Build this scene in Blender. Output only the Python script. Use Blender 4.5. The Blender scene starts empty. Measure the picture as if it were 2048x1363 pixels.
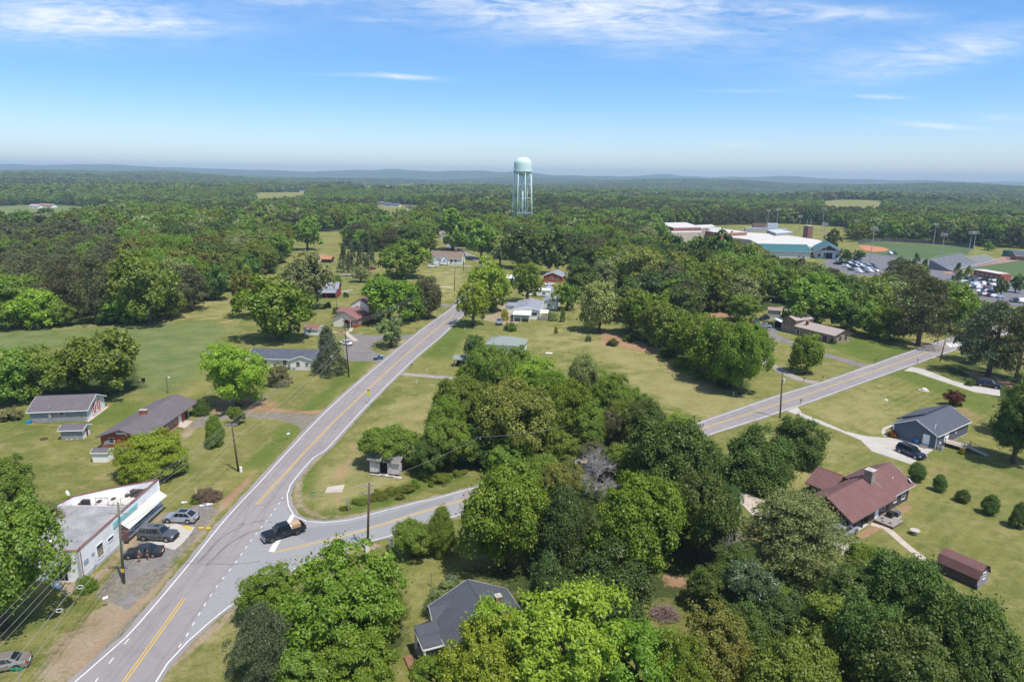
import bpy, bmesh, math, random
import numpy as np
from mathutils import Vector, Matrix

# ---------------------------------------------------------------- camera, sky, sun, exposure
F, CX, CY, H = 1365.0, 1024.0, 681.5, 50.0          # photo focal length in its own 2048-px width, centre, camera height (m)
TH = math.radians(0.75); PIT = math.atan((681.5 - 350) / F)
CT, ST, CP, SP = math.cos(TH), math.sin(TH), math.cos(PIT), math.sin(PIT)
SUN_AZ, SUN_EL = math.radians(-46), math.radians(65)   # azimuth from +X
SUN = Vector((math.cos(SUN_AZ) * math.cos(SUN_EL), math.sin(SUN_AZ) * math.cos(SUN_EL), math.sin(SUN_EL)))

scene = bpy.context.scene
COL = scene.collection
cd = bpy.data.cameras.new('camera'); cam = bpy.data.objects.new('camera', cd); COL.objects.link(cam)
cd.sensor_width = 36; cd.lens = 36 * F / 2048; cd.clip_start = 0.5; cd.clip_end = 60000
up = Vector((0, SP, CP)); fw = Vector((0, CP, -SP)); rt = Vector((1, 0, 0))
R_ = CT * rt + ST * up; U_ = -ST * rt + CT * up
m = Matrix((R_, U_, -fw)).transposed().to_4x4(); m.translation = Vector((0, 0, H))
cam.matrix_world = m
scene.camera = cam
scene.view_settings.view_transform = 'Standard'; scene.view_settings.look = 'None'
scene.view_settings.exposure = 0.2; scene.view_settings.gamma = 1
scene.cycles.max_bounces = 4; scene.cycles.diffuse_bounces = 2; scene.cycles.glossy_bounces = 2
scene.cycles.transmission_bounces = 2; scene.cycles.volume_bounces = 0; scene.cycles.transparent_max_bounces = 6
scene.cycles.use_denoising = True; scene.cycles.sample_clamp_indirect = 4
scene.render.use_persistent_data = False

w = bpy.data.worlds.new('World'); scene.world = w; w.use_nodes = True
nt = w.node_tree; nt.nodes.clear()


def ray(u, v):
    a = (u - CX) / F; b = -(v - CY) / F
    a2 = a * CT - b * ST; b2 = a * ST + b * CT
    return (a2, CP + b2 * SP, -SP + b2 * CP)


def P(u, v, z=0.0):
    """the point of the level z that is seen at photo pixel (u, v)"""
    r = ray(u, v); t = (H - z) / -r[2]
    return Vector((r[0] * t, r[1] * t, z))


def Q(x, y, z):
    dz = z - H
    dep = y * CP - dz * SP; a2 = x / dep; b2 = (y * SP + dz * CP) / dep
    return CX + (a2 * CT + b2 * ST) * F, CY - (-a2 * ST + b2 * CT) * F


def N(t, typ, **kw):
    n = t.nodes.new(typ)
    for k, v in kw.items():
        if k in ('operation', 'blend_type', 'data_type', 'noise_dimensions', 'wave_type', 'bands_direction', 'feature', 'sky_type', 'sun_disc',
                 'sun_elevation', 'sun_rotation', 'offset', 'air_density', 'dust_density', 'ozone_density', 'altitude', 'attribute_name', 'use_clamp', 'clamp_factor', 'interpolation_type'):
            setattr(n, k, v)
        else:
            n.inputs[k.replace('_', ' ')].default_value = v
    return n


def mth(t, op, a, b=None, clamp=False):
    n = t.nodes.new('ShaderNodeMath'); n.operation = op; n.use_clamp = clamp
    for i, x in enumerate((a, b)):
        if x is None: continue
        if isinstance(x, (int, float)): n.inputs[i].default_value = x
        else: t.links.new(x, n.inputs[i])
    return n.outputs[0]


def mix(t, f, a, b, bt='MIX'):
    n = t.nodes.new('ShaderNodeMix'); n.data_type = 'RGBA'; n.blend_type = bt
    for i, x in ((0, f), (6, a), (7, b)):
        if isinstance(x, (int, float)): n.inputs[i].default_value = x
        elif isinstance(x, (tuple, list)): n.inputs[i].default_value = (*x[:3], 1)
        else: t.links.new(x, n.inputs[i])
    return n.outputs[2]


# sky with thin cirrus laid out by compass direction
sky = N(nt, 'ShaderNodeTexSky', sky_type='NISHITA', sun_disc=False, sun_elevation=SUN_EL, sun_rotation=math.pi / 2 - SUN_AZ)
sky.altitude = 200; sky.air_density = 1.0; sky.dust_density = 0.6; sky.ozone_density = 2.2
tc = nt.nodes.new('ShaderNodeTexCoord'); sx = nt.nodes.new('ShaderNodeSeparateXYZ'); nt.links.new(tc.outputs['Generated'], sx.inputs[0])
yy = mth(nt, 'MAXIMUM', mth(nt, 'ABSOLUTE', sx.outputs[1]), 0.05)
az = mth(nt, 'DIVIDE', sx.outputs[0], yy); el = mth(nt, 'DIVIDE', sx.outputs[2], yy)
cm = nt.nodes.new('ShaderNodeCombineXYZ'); nt.links.new(az, cm.inputs[0]); nt.links.new(el, cm.inputs[1])
total = None
#            u    v    half-w half-h strength tilt
CLOUDS = [(120, 36, 330, 52, 1.25, .03), (330, 46, 150, 14, .6, .02), (1140, 14, 420, 58, 1.0, .05), (1250, 60, 420, 60, .42, .1), (1640, 24, 240, 18, .75, .04), (1900, 95, 260, 34, .62, -.16), (1850, 130, 260, 26, .4, -.2),
          (806, 153, 75, 6, 1.1, .06), (1755, 193, 62, 5, .9, .03), (1880, 252, 110, 6, 1.0, .08), (1482, 289, 55, 4, .6, 0), (2000, 236, 60, 8, .5, .05), (700, 150, 90, 4, .35, .02), (1490, 182, 120, 4, .3, .0), (560, 4, 90, 7, .6, .0), (770, 40, 60, 4, .5, .0)]
for (u, v, hw, hh, s, tilt) in CLOUDS:
    r0 = ray(u, v); r1 = ray(u + hw, v + hw * tilt); r2 = ray(u, v - hh)
    a0, e0 = r0[0] / r0[1], r0[2] / r0[1]; ax, ae = r1[0] / r1[1] - a0, r1[2] / r1[1] - e0
    hh_ = r2[2] / r2[1] - e0
    da = mth(nt, 'SUBTRACT', az, a0); de = mth(nt, 'SUBTRACT', mth(nt, 'SUBTRACT', el, e0), mth(nt, 'MULTIPLY', da, ae / ax))
    qa = mth(nt, 'POWER', mth(nt, 'ABSOLUTE', mth(nt, 'DIVIDE', da, ax)), 2); qe = mth(nt, 'POWER', mth(nt, 'ABSOLUTE', mth(nt, 'DIVIDE', de, hh_)), 2)
    g = mth(nt, 'MULTIPLY', mth(nt, 'EXPONENT', mth(nt, 'MULTIPLY', mth(nt, 'ADD', qa, qe), -1.3)), s)
    total = g if total is None else mth(nt, 'ADD', total, g)
mp = nt.nodes.new('ShaderNodeMapping'); nt.links.new(cm.outputs[0], mp.inputs[0]); mp.inputs['Scale'].default_value = (4.2, 22, 1); mp.inputs['Rotation'].default_value = (0, 0, math.radians(4))
n1 = N(nt, 'ShaderNodeTexNoise', Scale=1.6, Detail=11.0, Roughness=.68, Distortion=1.3); nt.links.new(mp.outputs[0], n1.inputs[0])
mp2 = nt.nodes.new('ShaderNodeMapping'); nt.links.new(cm.outputs[0], mp2.inputs[0]); mp2.inputs['Scale'].default_value = (9, 60, 1); mp2.inputs['Rotation'].default_value = (0, 0, math.radians(-9))
n2 = N(nt, 'ShaderNodeTexNoise', Scale=2.0, Detail=8.0, Roughness=.6, Distortion=.5); nt.links.new(mp2.outputs[0], n2.inputs[0])
nz = mth(nt, 'ADD', mth(nt, 'MULTIPLY', n1.outputs[0], .65), mth(nt, 'MULTIPLY', n2.outputs[0], .35))
cl = mth(nt, 'MULTIPLY', total, mth(nt, 'MULTIPLY', mth(nt, 'SUBTRACT', nz, .36), 3.6, True), True)
cl = mth(nt, 'MULTIPLY', cl, .92)
CLOUD_WHITE = (5.6, 5.9, 6.3)
nrm = nt.nodes.new('ShaderNodeMapRange'); nt.links.new(sx.outputs[2], nrm.inputs[0]); nrm.inputs[1].default_value = 0.; nrm.inputs[2].default_value = .14; nrm.interpolation_type = 'SMOOTHERSTEP'
nr2 = nt.nodes.new('ShaderNodeMapRange'); nt.links.new(sx.outputs[2], nr2.inputs[0]); nr2.inputs[1].default_value = .28; nr2.inputs[2].default_value = .6
tcol = mix(nt, nr2.outputs[0], mix(nt, nrm.outputs[0], (.8, .9, 1.12), (.49, .745, 1.02)), (.95, .9, .78))
tint = mix(nt, 1.0, sky.outputs[0], tcol, 'MULTIPLY')
bgc = mix(nt, cl, tint, CLOUD_WHITE)
bg = nt.nodes.new('ShaderNodeBackground'); bg.inputs[1].default_value = 0.15; nt.links.new(bgc, bg.inputs[0])
wo = nt.nodes.new('ShaderNodeOutputWorld'); nt.links.new(bg.outputs[0], wo.inputs[0])

sd = bpy.data.lights.new('sun', 'SUN'); sd.energy = 4.3; sd.angle = math.radians(0.5); sd.color = (1, .955, .89)
sun = bpy.data.objects.new('sun', sd); COL.objects.link(sun)
sun.rotation_euler = SUN.to_track_quat('Z', 'Y').to_euler(); sun.location = (0, 0, 180)

HAZE = 0.000125
random.seed(7); rng = np.random.default_rng(11)
# ---------------------------------------------------------------- materials
MATS = {}


def base_mat(name):
    m = bpy.data.materials.new(name); m.use_nodes = True
    t = m.node_tree; b = t.nodes['Principled BSDF']
    return m, t, b


def M(name, col, rough=.85, var=.12, scale=1.2, spec=.3, metal=0., pattern=None, ps=1., pc=None, bump=0., col2=None, stain=None):
    """procedural material: base colour broken up by two noises, plus an optional surface pattern"""
    if name in MATS: return MATS[name]
    m, t, b = base_mat(name)
    b.inputs['Roughness'].default_value = rough; b.inputs['Metallic'].default_value = metal; b.inputs['Specular IOR Level'].default_value = spec
    tc = t.nodes.new('ShaderNodeTexCoord'); co = tc.outputs['Object']
    n1 = N(t, 'ShaderNodeTexNoise', Scale=scale, Detail=5.0, Roughness=.6); t.links.new(co, n1.inputs[0])
    n2 = N(t, 'ShaderNodeTexNoise', Scale=scale * 9, Detail=3.0, Roughness=.7); t.links.new(co, n2.inputs[0])
    f = mth(t, 'ADD', mth(t, 'MULTIPLY', n1.outputs[0], .6), mth(t, 'MULTIPLY', n2.outputs[0], .4))
    f = mth(t, 'MULTIPLY', mth(t, 'SUBTRACT', f, .35), 3.3, True)
    lo = tuple(c * (1 - var) for c in col); hi = tuple(min(.95, c * (1 + var)) for c in col) if col2 is None else col2
    c = mix(t, f, lo, hi)
    h = f
    if pattern in ('brick', 'stone'):
        br = t.nodes.new('ShaderNodeTexBrick'); br.inputs['Scale'].default_value = ps
        mp = t.nodes.new('ShaderNodeMapping'); mp.inputs['Rotation'].default_value = (math.pi / 2, 0, 0)
        sp = t.nodes.new('ShaderNodeSeparateXYZ'); t.links.new(co, sp.inputs[0]); cb = t.nodes.new('ShaderNodeCombineXYZ')
        t.links.new(mth(t, 'ADD', sp.outputs[0], sp.outputs[1]), cb.inputs[0]); t.links.new(sp.outputs[2], cb.inputs[1]); t.links.new(cb.outputs[0], br.inputs[0])
        br.inputs['Color1'].default_value = (.8, .8, .8, 1); br.inputs['Color2'].default_value = (1.25, 1.2, 1.15, 1); br.inputs['Mortar'].default_value = (*(pc or (1.5, 1.6, 1.7)), 1)
        br.inputs['Mortar Size'].default_value = .03 if pattern == 'stone' else .012; br.inputs['Row Height'].default_value = .25 if pattern == 'brick' else .5
        c = mix(t, 1., c, br.outputs[0], 'MULTIPLY'); h = br.outputs[1]
    elif pattern in ('siding', 'rib', 'shingle', 'plank'):
        sp = t.nodes.new('ShaderNodeSeparateXYZ'); t.links.new(co, sp.inputs[0])
        ax = {'siding': sp.outputs[2], 'rib': sp.outputs[0], 'plank': mth(t, 'ADD', sp.outputs[0], sp.outputs[1]), 'shingle': mth(t, 'ADD', sp.outputs[2], mth(t, 'MULTIPLY', sp.outputs[1], .01))}[pattern]
        fr = mth(t, 'FRACT', mth(t, 'MULTIPLY', ax, ps))
        ln = mth(t, 'LESS_THAN', fr, .16 if pattern != 'shingle' else .25)
        c = mix(t, mth(t, 'MULTIPLY', ln, .35), c, tuple(x * .45 for x in col))
        h = mth(t, 'SUBTRACT', 1., ln)
        if pattern == 'shingle':
            v = N(t, 'ShaderNodeTexVoronoi', Scale=3.2); t.links.new(co, v.inputs[0]); hs = mth(t, 'MULTIPLY', v.outputs[0], .6, True)
            c = mix(t, mth(t, 'MULTIPLY', hs, .5), c, tuple(min(1, x * 1.5) for x in col))
    if stain:
        n3 = N(t, 'ShaderNodeTexNoise', Scale=.55, Detail=6.0, Roughness=.7); t.links.new(co, n3.inputs[0])
        c = mix(t, mth(t, 'MULTIPLY', mth(t, 'SUBTRACT', n3.outputs[0], .52), 5, True), c, stain)
    t.links.new(c, b.inputs['Base Color'])
    if bump:
        bp = t.nodes.new('ShaderNodeBump'); bp.inputs['Strength'].default_value = bump; bp.inputs['Distance'].default_value = .02
        t.links.new(h, bp.inputs['Height']); t.links.new(bp.outputs[0], b.inputs['Normal'])
    MATS[name] = m; return m


def leaf_mat(name, col, col2, tr=.32, thr=0.):
    m, t, b = base_mat(name)
    g = t.nodes.new('ShaderNodeNewGeometry'); oi = t.nodes.new('ShaderNodeObjectInfo'); tc = t.nodes.new('ShaderNodeTexCoord')
    n = N(t, 'ShaderNodeTexNoise', Scale=2.1, Detail=2.0); t.links.new(tc.outputs['Object'], n.inputs[0])
    f = mth(t, 'ADD', mth(t, 'MULTIPLY', g.outputs['Random Per Island'], .55), mth(t, 'MULTIPLY', mth(t, 'SUBTRACT', n.outputs[0], .3), .9), True)
    if thr: f = mth(t, 'MULTIPLY', mth(t, 'SUBTRACT', f, thr), 8, True)
    c = mix(t, f, col, col2)
    hs = t.nodes.new('ShaderNodeHueSaturation'); t.links.new(c, hs.inputs['Color'])
    t.links.new(mth(t, 'ADD', mth(t, 'MULTIPLY', oi.outputs['Random'], .04), .48), hs.inputs['Hue'])
    t.links.new(mth(t, 'ADD', mth(t, 'MULTIPLY', oi.outputs['Random'], .35), .82), hs.inputs['Value'])
    d = t.nodes.new('ShaderNodeBsdfDiffuse'); tl = t.nodes.new('ShaderNodeBsdfTranslucent'); gl = t.nodes.new('ShaderNodeBsdfGlossy')
    gl.inputs['Roughness'].default_value = .45; gl.inputs['Color'].default_value = (.9, .95, .9, 1)
    t.links.new(hs.outputs[0], d.inputs[0])
    tcx = mix(t, 1., hs.outputs[0], (1.15, 1.25, .5), 'MULTIPLY'); t.links.new(tcx, tl.inputs[0])
    mx = t.nodes.new('ShaderNodeMixShader'); mx.inputs[0].default_value = tr; t.links.new(d.outputs[0], mx.inputs[1]); t.links.new(tl.outputs[0], mx.inputs[2])
    m2 = t.nodes.new('ShaderNodeMixShader'); m2.inputs[0].default_value = .02; t.links.new(mx.outputs[0], m2.inputs[1]); t.links.new(gl.outputs[0], m2.inputs[2])
    t.links.new(m2.outputs[0], t.nodes['Material Output'].inputs[0])
    MATS[name] = m; return m


LEAF = {
    'plantation': leaf_mat('leaf_plantation', (.13, .155, .06), (.26, .26, .115), .2),
    'bright': leaf_mat('leaf_bright', (0.123, 0.203, 0.0195), (0.258, 0.349, 0.0366)),
    'yellow': leaf_mat('leaf_yellow_green', (0.199, 0.286, 0.0231), (0.399, 0.492, 0.0521)),
    'mid': leaf_mat('leaf_mid', (0.132, 0.21, 0.0307), (0.278, 0.356, 0.0513)),
    'dark': leaf_mat('leaf_dark', (0.0644, 0.119, 0.0239), (0.151, 0.21, 0.041), .22),
    'deep': leaf_mat('leaf_deep', (0.0527, 0.0964, 0.0256), (0.111, 0.161, 0.0375), .18),
    'olive': leaf_mat('leaf_olive', (0.161, 0.175, 0.0342), (0.32, 0.303, 0.0615)),
    'brown': leaf_mat('leaf_brownish', (.1, .105, .042), (.185, .175, .078), .2),
    'pine': leaf_mat('leaf_pine', (0.0927, 0.108, 0.041), (0.204, 0.194, 0.0827), .15),
    'grey': leaf_mat('leaf_grey_green', (0.146, 0.196, 0.0683), (0.351, 0.379, 0.136), .22),
    'pale': leaf_mat('leaf_pale', (0.194, 0.257, 0.0682), (0.503, 0.532, 0.177), .25),
    'spruce': leaf_mat('leaf_spruce', (0.0733, 0.103, 0.0513), (0.175, 0.196, 0.0939), .1),
    'red': leaf_mat('leaf_dark_red', (0.078, 0.0182, 0.0156), (0.169, 0.039, 0.026), .2),
    'rust': leaf_mat('leaf_rust', (0.222, 0.068, 0.0168), (0.463, 0.153, 0.042), .2),
    'gold': leaf_mat('leaf_gold', (0.275, 0.242, 0.022), (0.462, 0.396, 0.044), .2),
    'cream': leaf_mat('leaf_cream', (0.154, 0.165, 0.055), (0.374, 0.352, 0.154), .2),
    'blossom': leaf_mat('leaf_blossom', (0.1, 0.15, 0.06), (0.8, 0.82, 0.72), .2, .68),
    'dry': leaf_mat('leaf_dry_weeds', (0.143, 0.11, 0.066), (0.33, 0.242, 0.154), .1),
    'moss': leaf_mat('leaf_scrub', (0.114, 0.157, 0.0273), (0.252, 0.294, 0.0477), .25),
}
bark = M('bark', (.11, .085, .065), .95, .35, 3., bump=.3)
bark_pale = M('bark_pale', (.33, .3, .26), .9, .25, 3.)
asphalt = None
white_paint = M('white_paint', (.86, .86, .85), .7, .05, 1.)
wall_white = M('old_white_wall', (.88, .88, .88), .85, .08, .8, stain=(.58, .58, .6))
cream = M('cream_siding', (.8, .77, .66), .8, .06, 1., pattern='siding', ps=5)
white_siding = M('white_siding', (.87, .87, .85), .7, .05, 1., pattern='siding', ps=5)
brick_red = M('red_brick', (.32, .09, .05), .9, .15, 1.5, pattern='brick', ps=3.2, bump=.2)
brick_dull = M('dull_brick', (.24, .12, .09), .9, .15, 1.5, pattern='brick', ps=3.2, bump=.2)
stone = M('rubble_stone', (.24, .18, .13), .95, .35, 1.6, pattern='stone', ps=2.4, bump=.4, col2=(.42, .34, .26))
block_grey = M('grey_block', (.27, .27, .28), .9, .12, 1., pattern='brick', ps=1.3)
blue_siding = M('blue_grey_siding', (.105, .125, .165), .75, .06, 1., pattern='siding', ps=5)
brown_siding = M('brown_siding', (.085, .066, .056), .85, .15, 1., pattern='siding', ps=4)
red_wall = M('barn_red_wall', (.3, .05, .05), .8, .15, 1., pattern='plank', ps=3)
tan_wall = M('tan_wall', (.45, .38, .3), .85, .1, 1.)
roof_purple = M('grey_mauve_shingle', (.135, .118, .13), .9, .12, .7, pattern='shingle', ps=6, stain=(.175, .155, .165))
roof_maroon = M('maroon_shingle', (.165, .085, .08), .9, .14, .7, pattern='shingle', ps=6, stain=(.2, .11, .112))
roof_maroon2 = M('faded_maroon_metal', (.27, .13, .125), .6, .08, .5, pattern='plank', ps=1.6)
roof_slate = M('slate_shingle', (.085, .095, .125), .9, .12, .7, pattern='shingle', ps=6, stain=(.115, .125, .155))
roof_dark = M('charcoal_shingle', (.075, .083, .102), .88, .14, .7, pattern='shingle', ps=6, stain=(.085, .092, .11))
roof_green = M('grey_green_shingle', (.24, .27, .25), .85, .08, .5, pattern='shingle', ps=5)
roof_brown = M('brown_shingle', (.21, .15, .12), .9, .12, .7, pattern='shingle', ps=5)
roof_pinkgrey = M('pinkish_metal_roof', (.42, .35, .32), .55, .07, .5, pattern='rib', ps=1.5)
roof_metal = M('grey_metal_roof', (.3, .31, .36), .5, .08, .5, pattern='plank', ps=1.6)
roof_white = M('white_membrane_roof', (.6, .57, .54), .8, .08, .1, stain=(.44, .41, .38))
roof_teal = M('teal_metal_roof', (.05, .15, .16), .5, .07, .1, pattern='rib', ps=.6)
roof_old = M('weathered_roof_felt', (.27, .262, .27), .95, .16, .5, stain=(.42, .41, .42), col2=(.37, .365, .375))
rust_trim = M('rusty_trim', (.2, .09, .075), .9, .3, 3.)
concrete = M('concrete', (.47, .44, .4), .9, .1, .35, stain=(.37, .34, .3), bump=.1)
concrete2 = M('concrete_pinkish', (.5, .42, .36), .9, .1, .35, stain=(.4, .33, .28))
old_asphalt = M('old_asphalt', (.2, .185, .18), .95, .2, .3, stain=(.3, .27, .24), bump=.1)
gravel = M('gravel', (.32, .29, .265), .95, .3, 2.2, stain=(.24, .22, .2), bump=.4)
clay = M('clay_dirt', (.36, .18, .1), .95, .18, .4, stain=(.42, .25, .15))
infield_mat = M('infield_clay', (.5, .2, .1), .95, .06, .05)
turf = M('field_turf', (.085, .135, .045), .95, .12, .05, pattern='rib', ps=.11)
lot_mat = M('lot_asphalt', (.17, .165, .18), .95, .1, .05)
alu = M('aluminium_seats', (.42, .43, .47), .45, .1, .3, pattern='siding', ps=1.2)
steel = M('galvanised_steel', (.42, .43, .44), .5, .1, 2., metal=.3)
wood = M('grey_wood', (.3, .26, .23), .9, .2, 3., pattern='plank', ps=5)
pole_wood = M('pole_wood', (.12, .085, .06), .95, .25, 3.)
pole_grey = M('pole_weathered', (.15, .155, .12), .95, .25, 3.)
glass_dark = M('window_glass', (.03, .04, .05), .08, .1, 1., spec=.7)
glass_car = M('car_glass', (.015, .02, .025), .06, .1, 1., spec=.8)
tyre_m = M('tyre_rubber', (.02, .02, .02), .9, .1, 5.)
rim_m = M('wheel_rim', (.4, .4, .42), .35, .1, 5., metal=.8)
rim_dark = M('wheel_rim_dark', (.1, .1, .11), .4, .1, 5., metal=.6)
chrome = M('chrome', (.65, .66, .68), .25, .05, 5., metal=.9)
lamp_red = M('tail_lamp', (.45, .02, .02), .3, .05, 5.)
lamp_clear = M('head_lamp', (.75, .77, .8), .2, .05, 5.)
plastic_black = M('black_plastic', (.025, .025, .028), .6, .1, 3.)
plastic_blue = M('blue_plastic', (.03, .12, .3), .5, .08, 3.)
plastic_teal = M('light_blue_plastic', (.04, .25, .42), .5, .08, 3.)
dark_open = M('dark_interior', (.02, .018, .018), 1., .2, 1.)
tower_mint = M('mint_tower_paint', (.62, .77, .73), .45, .04, .05)
red_paint = M('red_paint', (.5, .03, .04), .7, .08, 2.)
yellow_paint = M('yellow_paint', (.72, .48, .04), .7, .15, 2.)
sign_yellow = M('sign_yellow_green', (.7, .75, .03), .5, .04, 2.)
sign_green = M('sign_green', (.02, .3, .16), .5, .05, 2.)
wire_m = M('wire', (.3, .3, .3), .6, .1, 1.)
wire_dark = M('wire_dark', (.12, .12, .12), .6, .1, 1.)


def car_paint(name, col, metal=.4):
    m = M(name, col, .28, .03, 1., spec=.6, metal=metal); m.node_tree.nodes['Principled BSDF'].inputs['Coat Weight'].default_value = .6; return m


paint = {'black': car_paint('car_black', (.012, .013, .017)), 'white': car_paint('car_white', (.75, .75, .76), 0), 'silver': car_paint('car_silver', (.42, .46, .52)),
         'grey': car_paint('car_grey', (.12, .13, .15)), 'charcoal': car_paint('car_charcoal', (.04, .043, .052)), 'navy': car_paint('car_navy', (.015, .025, .06)),
         'blue': car_paint('car_blue', (.02, .08, .35)), 'red': car_paint('car_red', (.3, .02, .02)), 'tan': car_paint('car_tan', (.33, .3, .27))}


# ---- ground and roads
def ground_material():
    m, t, b = base_mat('ground')
    b.inputs['Roughness'].default_value = .95; b.inputs['Specular IOR Level'].default_value = .1
    tc = t.nodes.new('ShaderNodeTexCoord'); co = tc.outputs['Object']

    def noise(s, d=4., r=.6, off=0, dist=0.):
        n = N(t, 'ShaderNodeTexNoise', Scale=s, Detail=d, Roughness=r, Distortion=dist)
        if off:
            mp = t.nodes.new('ShaderNodeMapping'); mp.inputs['Location'].default_value = (off, off * 1.7, 0); t.links.new(co, mp.inputs[0]); t.links.new(mp.outputs[0], n.inputs[0])
        else: t.links.new(co, n.inputs[0])
        return n.outputs[0]

    def att(k):
        a = t.nodes.new('ShaderNodeAttribute'); a.attribute_name = k; return a.outputs['Fac']
    big = noise(.022, 5., .6); mid = noise(.16, 5., .65, 40); fine = noise(1.3, 5., .7, 90); vf = noise(7, 3., .7, 13)
    k = lambda x, lo, g: mth(t, 'MULTIPLY', mth(t, 'SUBTRACT', x, lo), g, True)
    g = mix(t, k(mid, .4, 5), (.148, .168, .038), (.262, .25, .08))
    g = mix(t, mth(t, 'MULTIPLY', k(big, .42, 5), .6), g, (.32, .285, .1))
    g = mix(t, mth(t, 'MULTIPLY', k(noise(.6, 6., .75, 33), .5, 7), .55), g, (.115, .155, .03))
    g = mix(t, mth(t, 'MULTIPLY', k(noise(.3, 7., .75, 70), .52, 9), .62), g, (.4, .33, .165))
    g = mix(t, mth(t, 'MULTIPLY', k(noise(.075, 6., .7, 120), .5, 7), .55), g, (.12, .165, .035))
    g = mix(t, mth(t, 'MULTIPLY', k(noise(.11, 6., .72, 260), .56, 9), .5), g, (.42, .33, .17))
    mps = t.nodes.new('ShaderNodeMapping'); mps.inputs['Rotation'].default_value = (0, 0, math.radians(-28)); mps.inputs['Scale'].default_value = (.12, 1.1, 1); t.links.new(co, mps.inputs[0])
    ns = N(t, 'ShaderNodeTexNoise', Scale=.9, Detail=5.0, Roughness=.7); t.links.new(mps.outputs[0], ns.inputs[0])
    g = mix(t, mth(t, 'MULTIPLY', k(ns.outputs[0], .5, 6), .4), g, (.13, .16, .045))
    edge = lambda a, amt=.55: mth(t, 'MULTIPLY', mth(t, 'SUBTRACT', mth(t, 'ADD', a, mth(t, 'MULTIPLY', mth(t, 'SUBTRACT', mth(t, 'ADD', mth(t, 'MULTIPLY', fine, .5), mth(t, 'MULTIPLY', mid, .5)), .5), amt * 5.)), .32), 2.6, True)
    g = mix(t, mth(t, 'MULTIPLY', k(noise(4.5, 4., .8, 21), .56, 9), .5), g, (.4, .37, .17))
    # mown stripes
    wv = N(t, 'ShaderNodeTexWave', Scale=.16, Distortion=1.6, Detail=2.0); wv.inputs['Detail Scale'].default_value = .3
    mp = t.nodes.new('ShaderNodeMapping'); mp.inputs['Rotation'].default_value = (0, 0, math.radians(50)); t.links.new(co, mp.inputs[0]); t.links.new(mp.outputs[0], wv.inputs[0])
    g = mix(t, mth(t, 'MULTIPLY', mth(t, 'MULTIPLY', wv.outputs[1], att('mown')), .32), g, (.34, .31, .11))
    g = mix(t, mth(t, 'MULTIPLY', edge(att('dry')), .75), g, mix(t, k(mid, .35, 3), (.3, .27, .105), (.42, .36, .17)))
    g = mix(t, mth(t, 'MULTIPLY', edge(att('lush')), .8), g, mix(t, k(mid, .35, 3), (.085, .145, .022), (.15, .2, .04)))
    g = mix(t, mth(t, 'MULTIPLY', edge(att('meadow')), .8), g, mix(t, k(mid, .35, 3), (.125, .185, .06), (.215, .245, .1)))
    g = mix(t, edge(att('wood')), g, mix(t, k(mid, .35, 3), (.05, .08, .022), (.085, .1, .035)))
    g = mix(t, mth(t, 'MULTIPLY', edge(att('dirt')), .92), g, mix(t, k(mid, .3, 2.5), (.36, .25, .165), (.46, .37, .28)))
    g = mix(t, mth(t, 'MULTIPLY', edge(att('clay')), .92), g, mix(t, k(mid, .3, 2.5), (.37, .2, .115), (.46, .3, .2)))
    g = mix(t, mth(t, 'MULTIPLY', edge(att('gravel')), .95), g, mix(t, k(fine, .35, 3), (.2, .175, .155), (.37, .33, .28)))
    g = mix(t, mth(t, 'MULTIPLY', k(noise(2.6, 5., .85, 55), .45, 7), .7), g, mix(t, 1., g, (.7, .74, .62), 'MULTIPLY'))
    t.links.new(g, b.inputs['Base Color'])
    bp = t.nodes.new('ShaderNodeBump'); bp.inputs['Strength'].default_value = .9; bp.inputs['Distance'].default_value = .2
    t.links.new(mth(t, 'ADD', fine, vf), bp.inputs['Height']); t.links.new(bp.outputs[0], b.inputs['Normal'])
    return m


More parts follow.
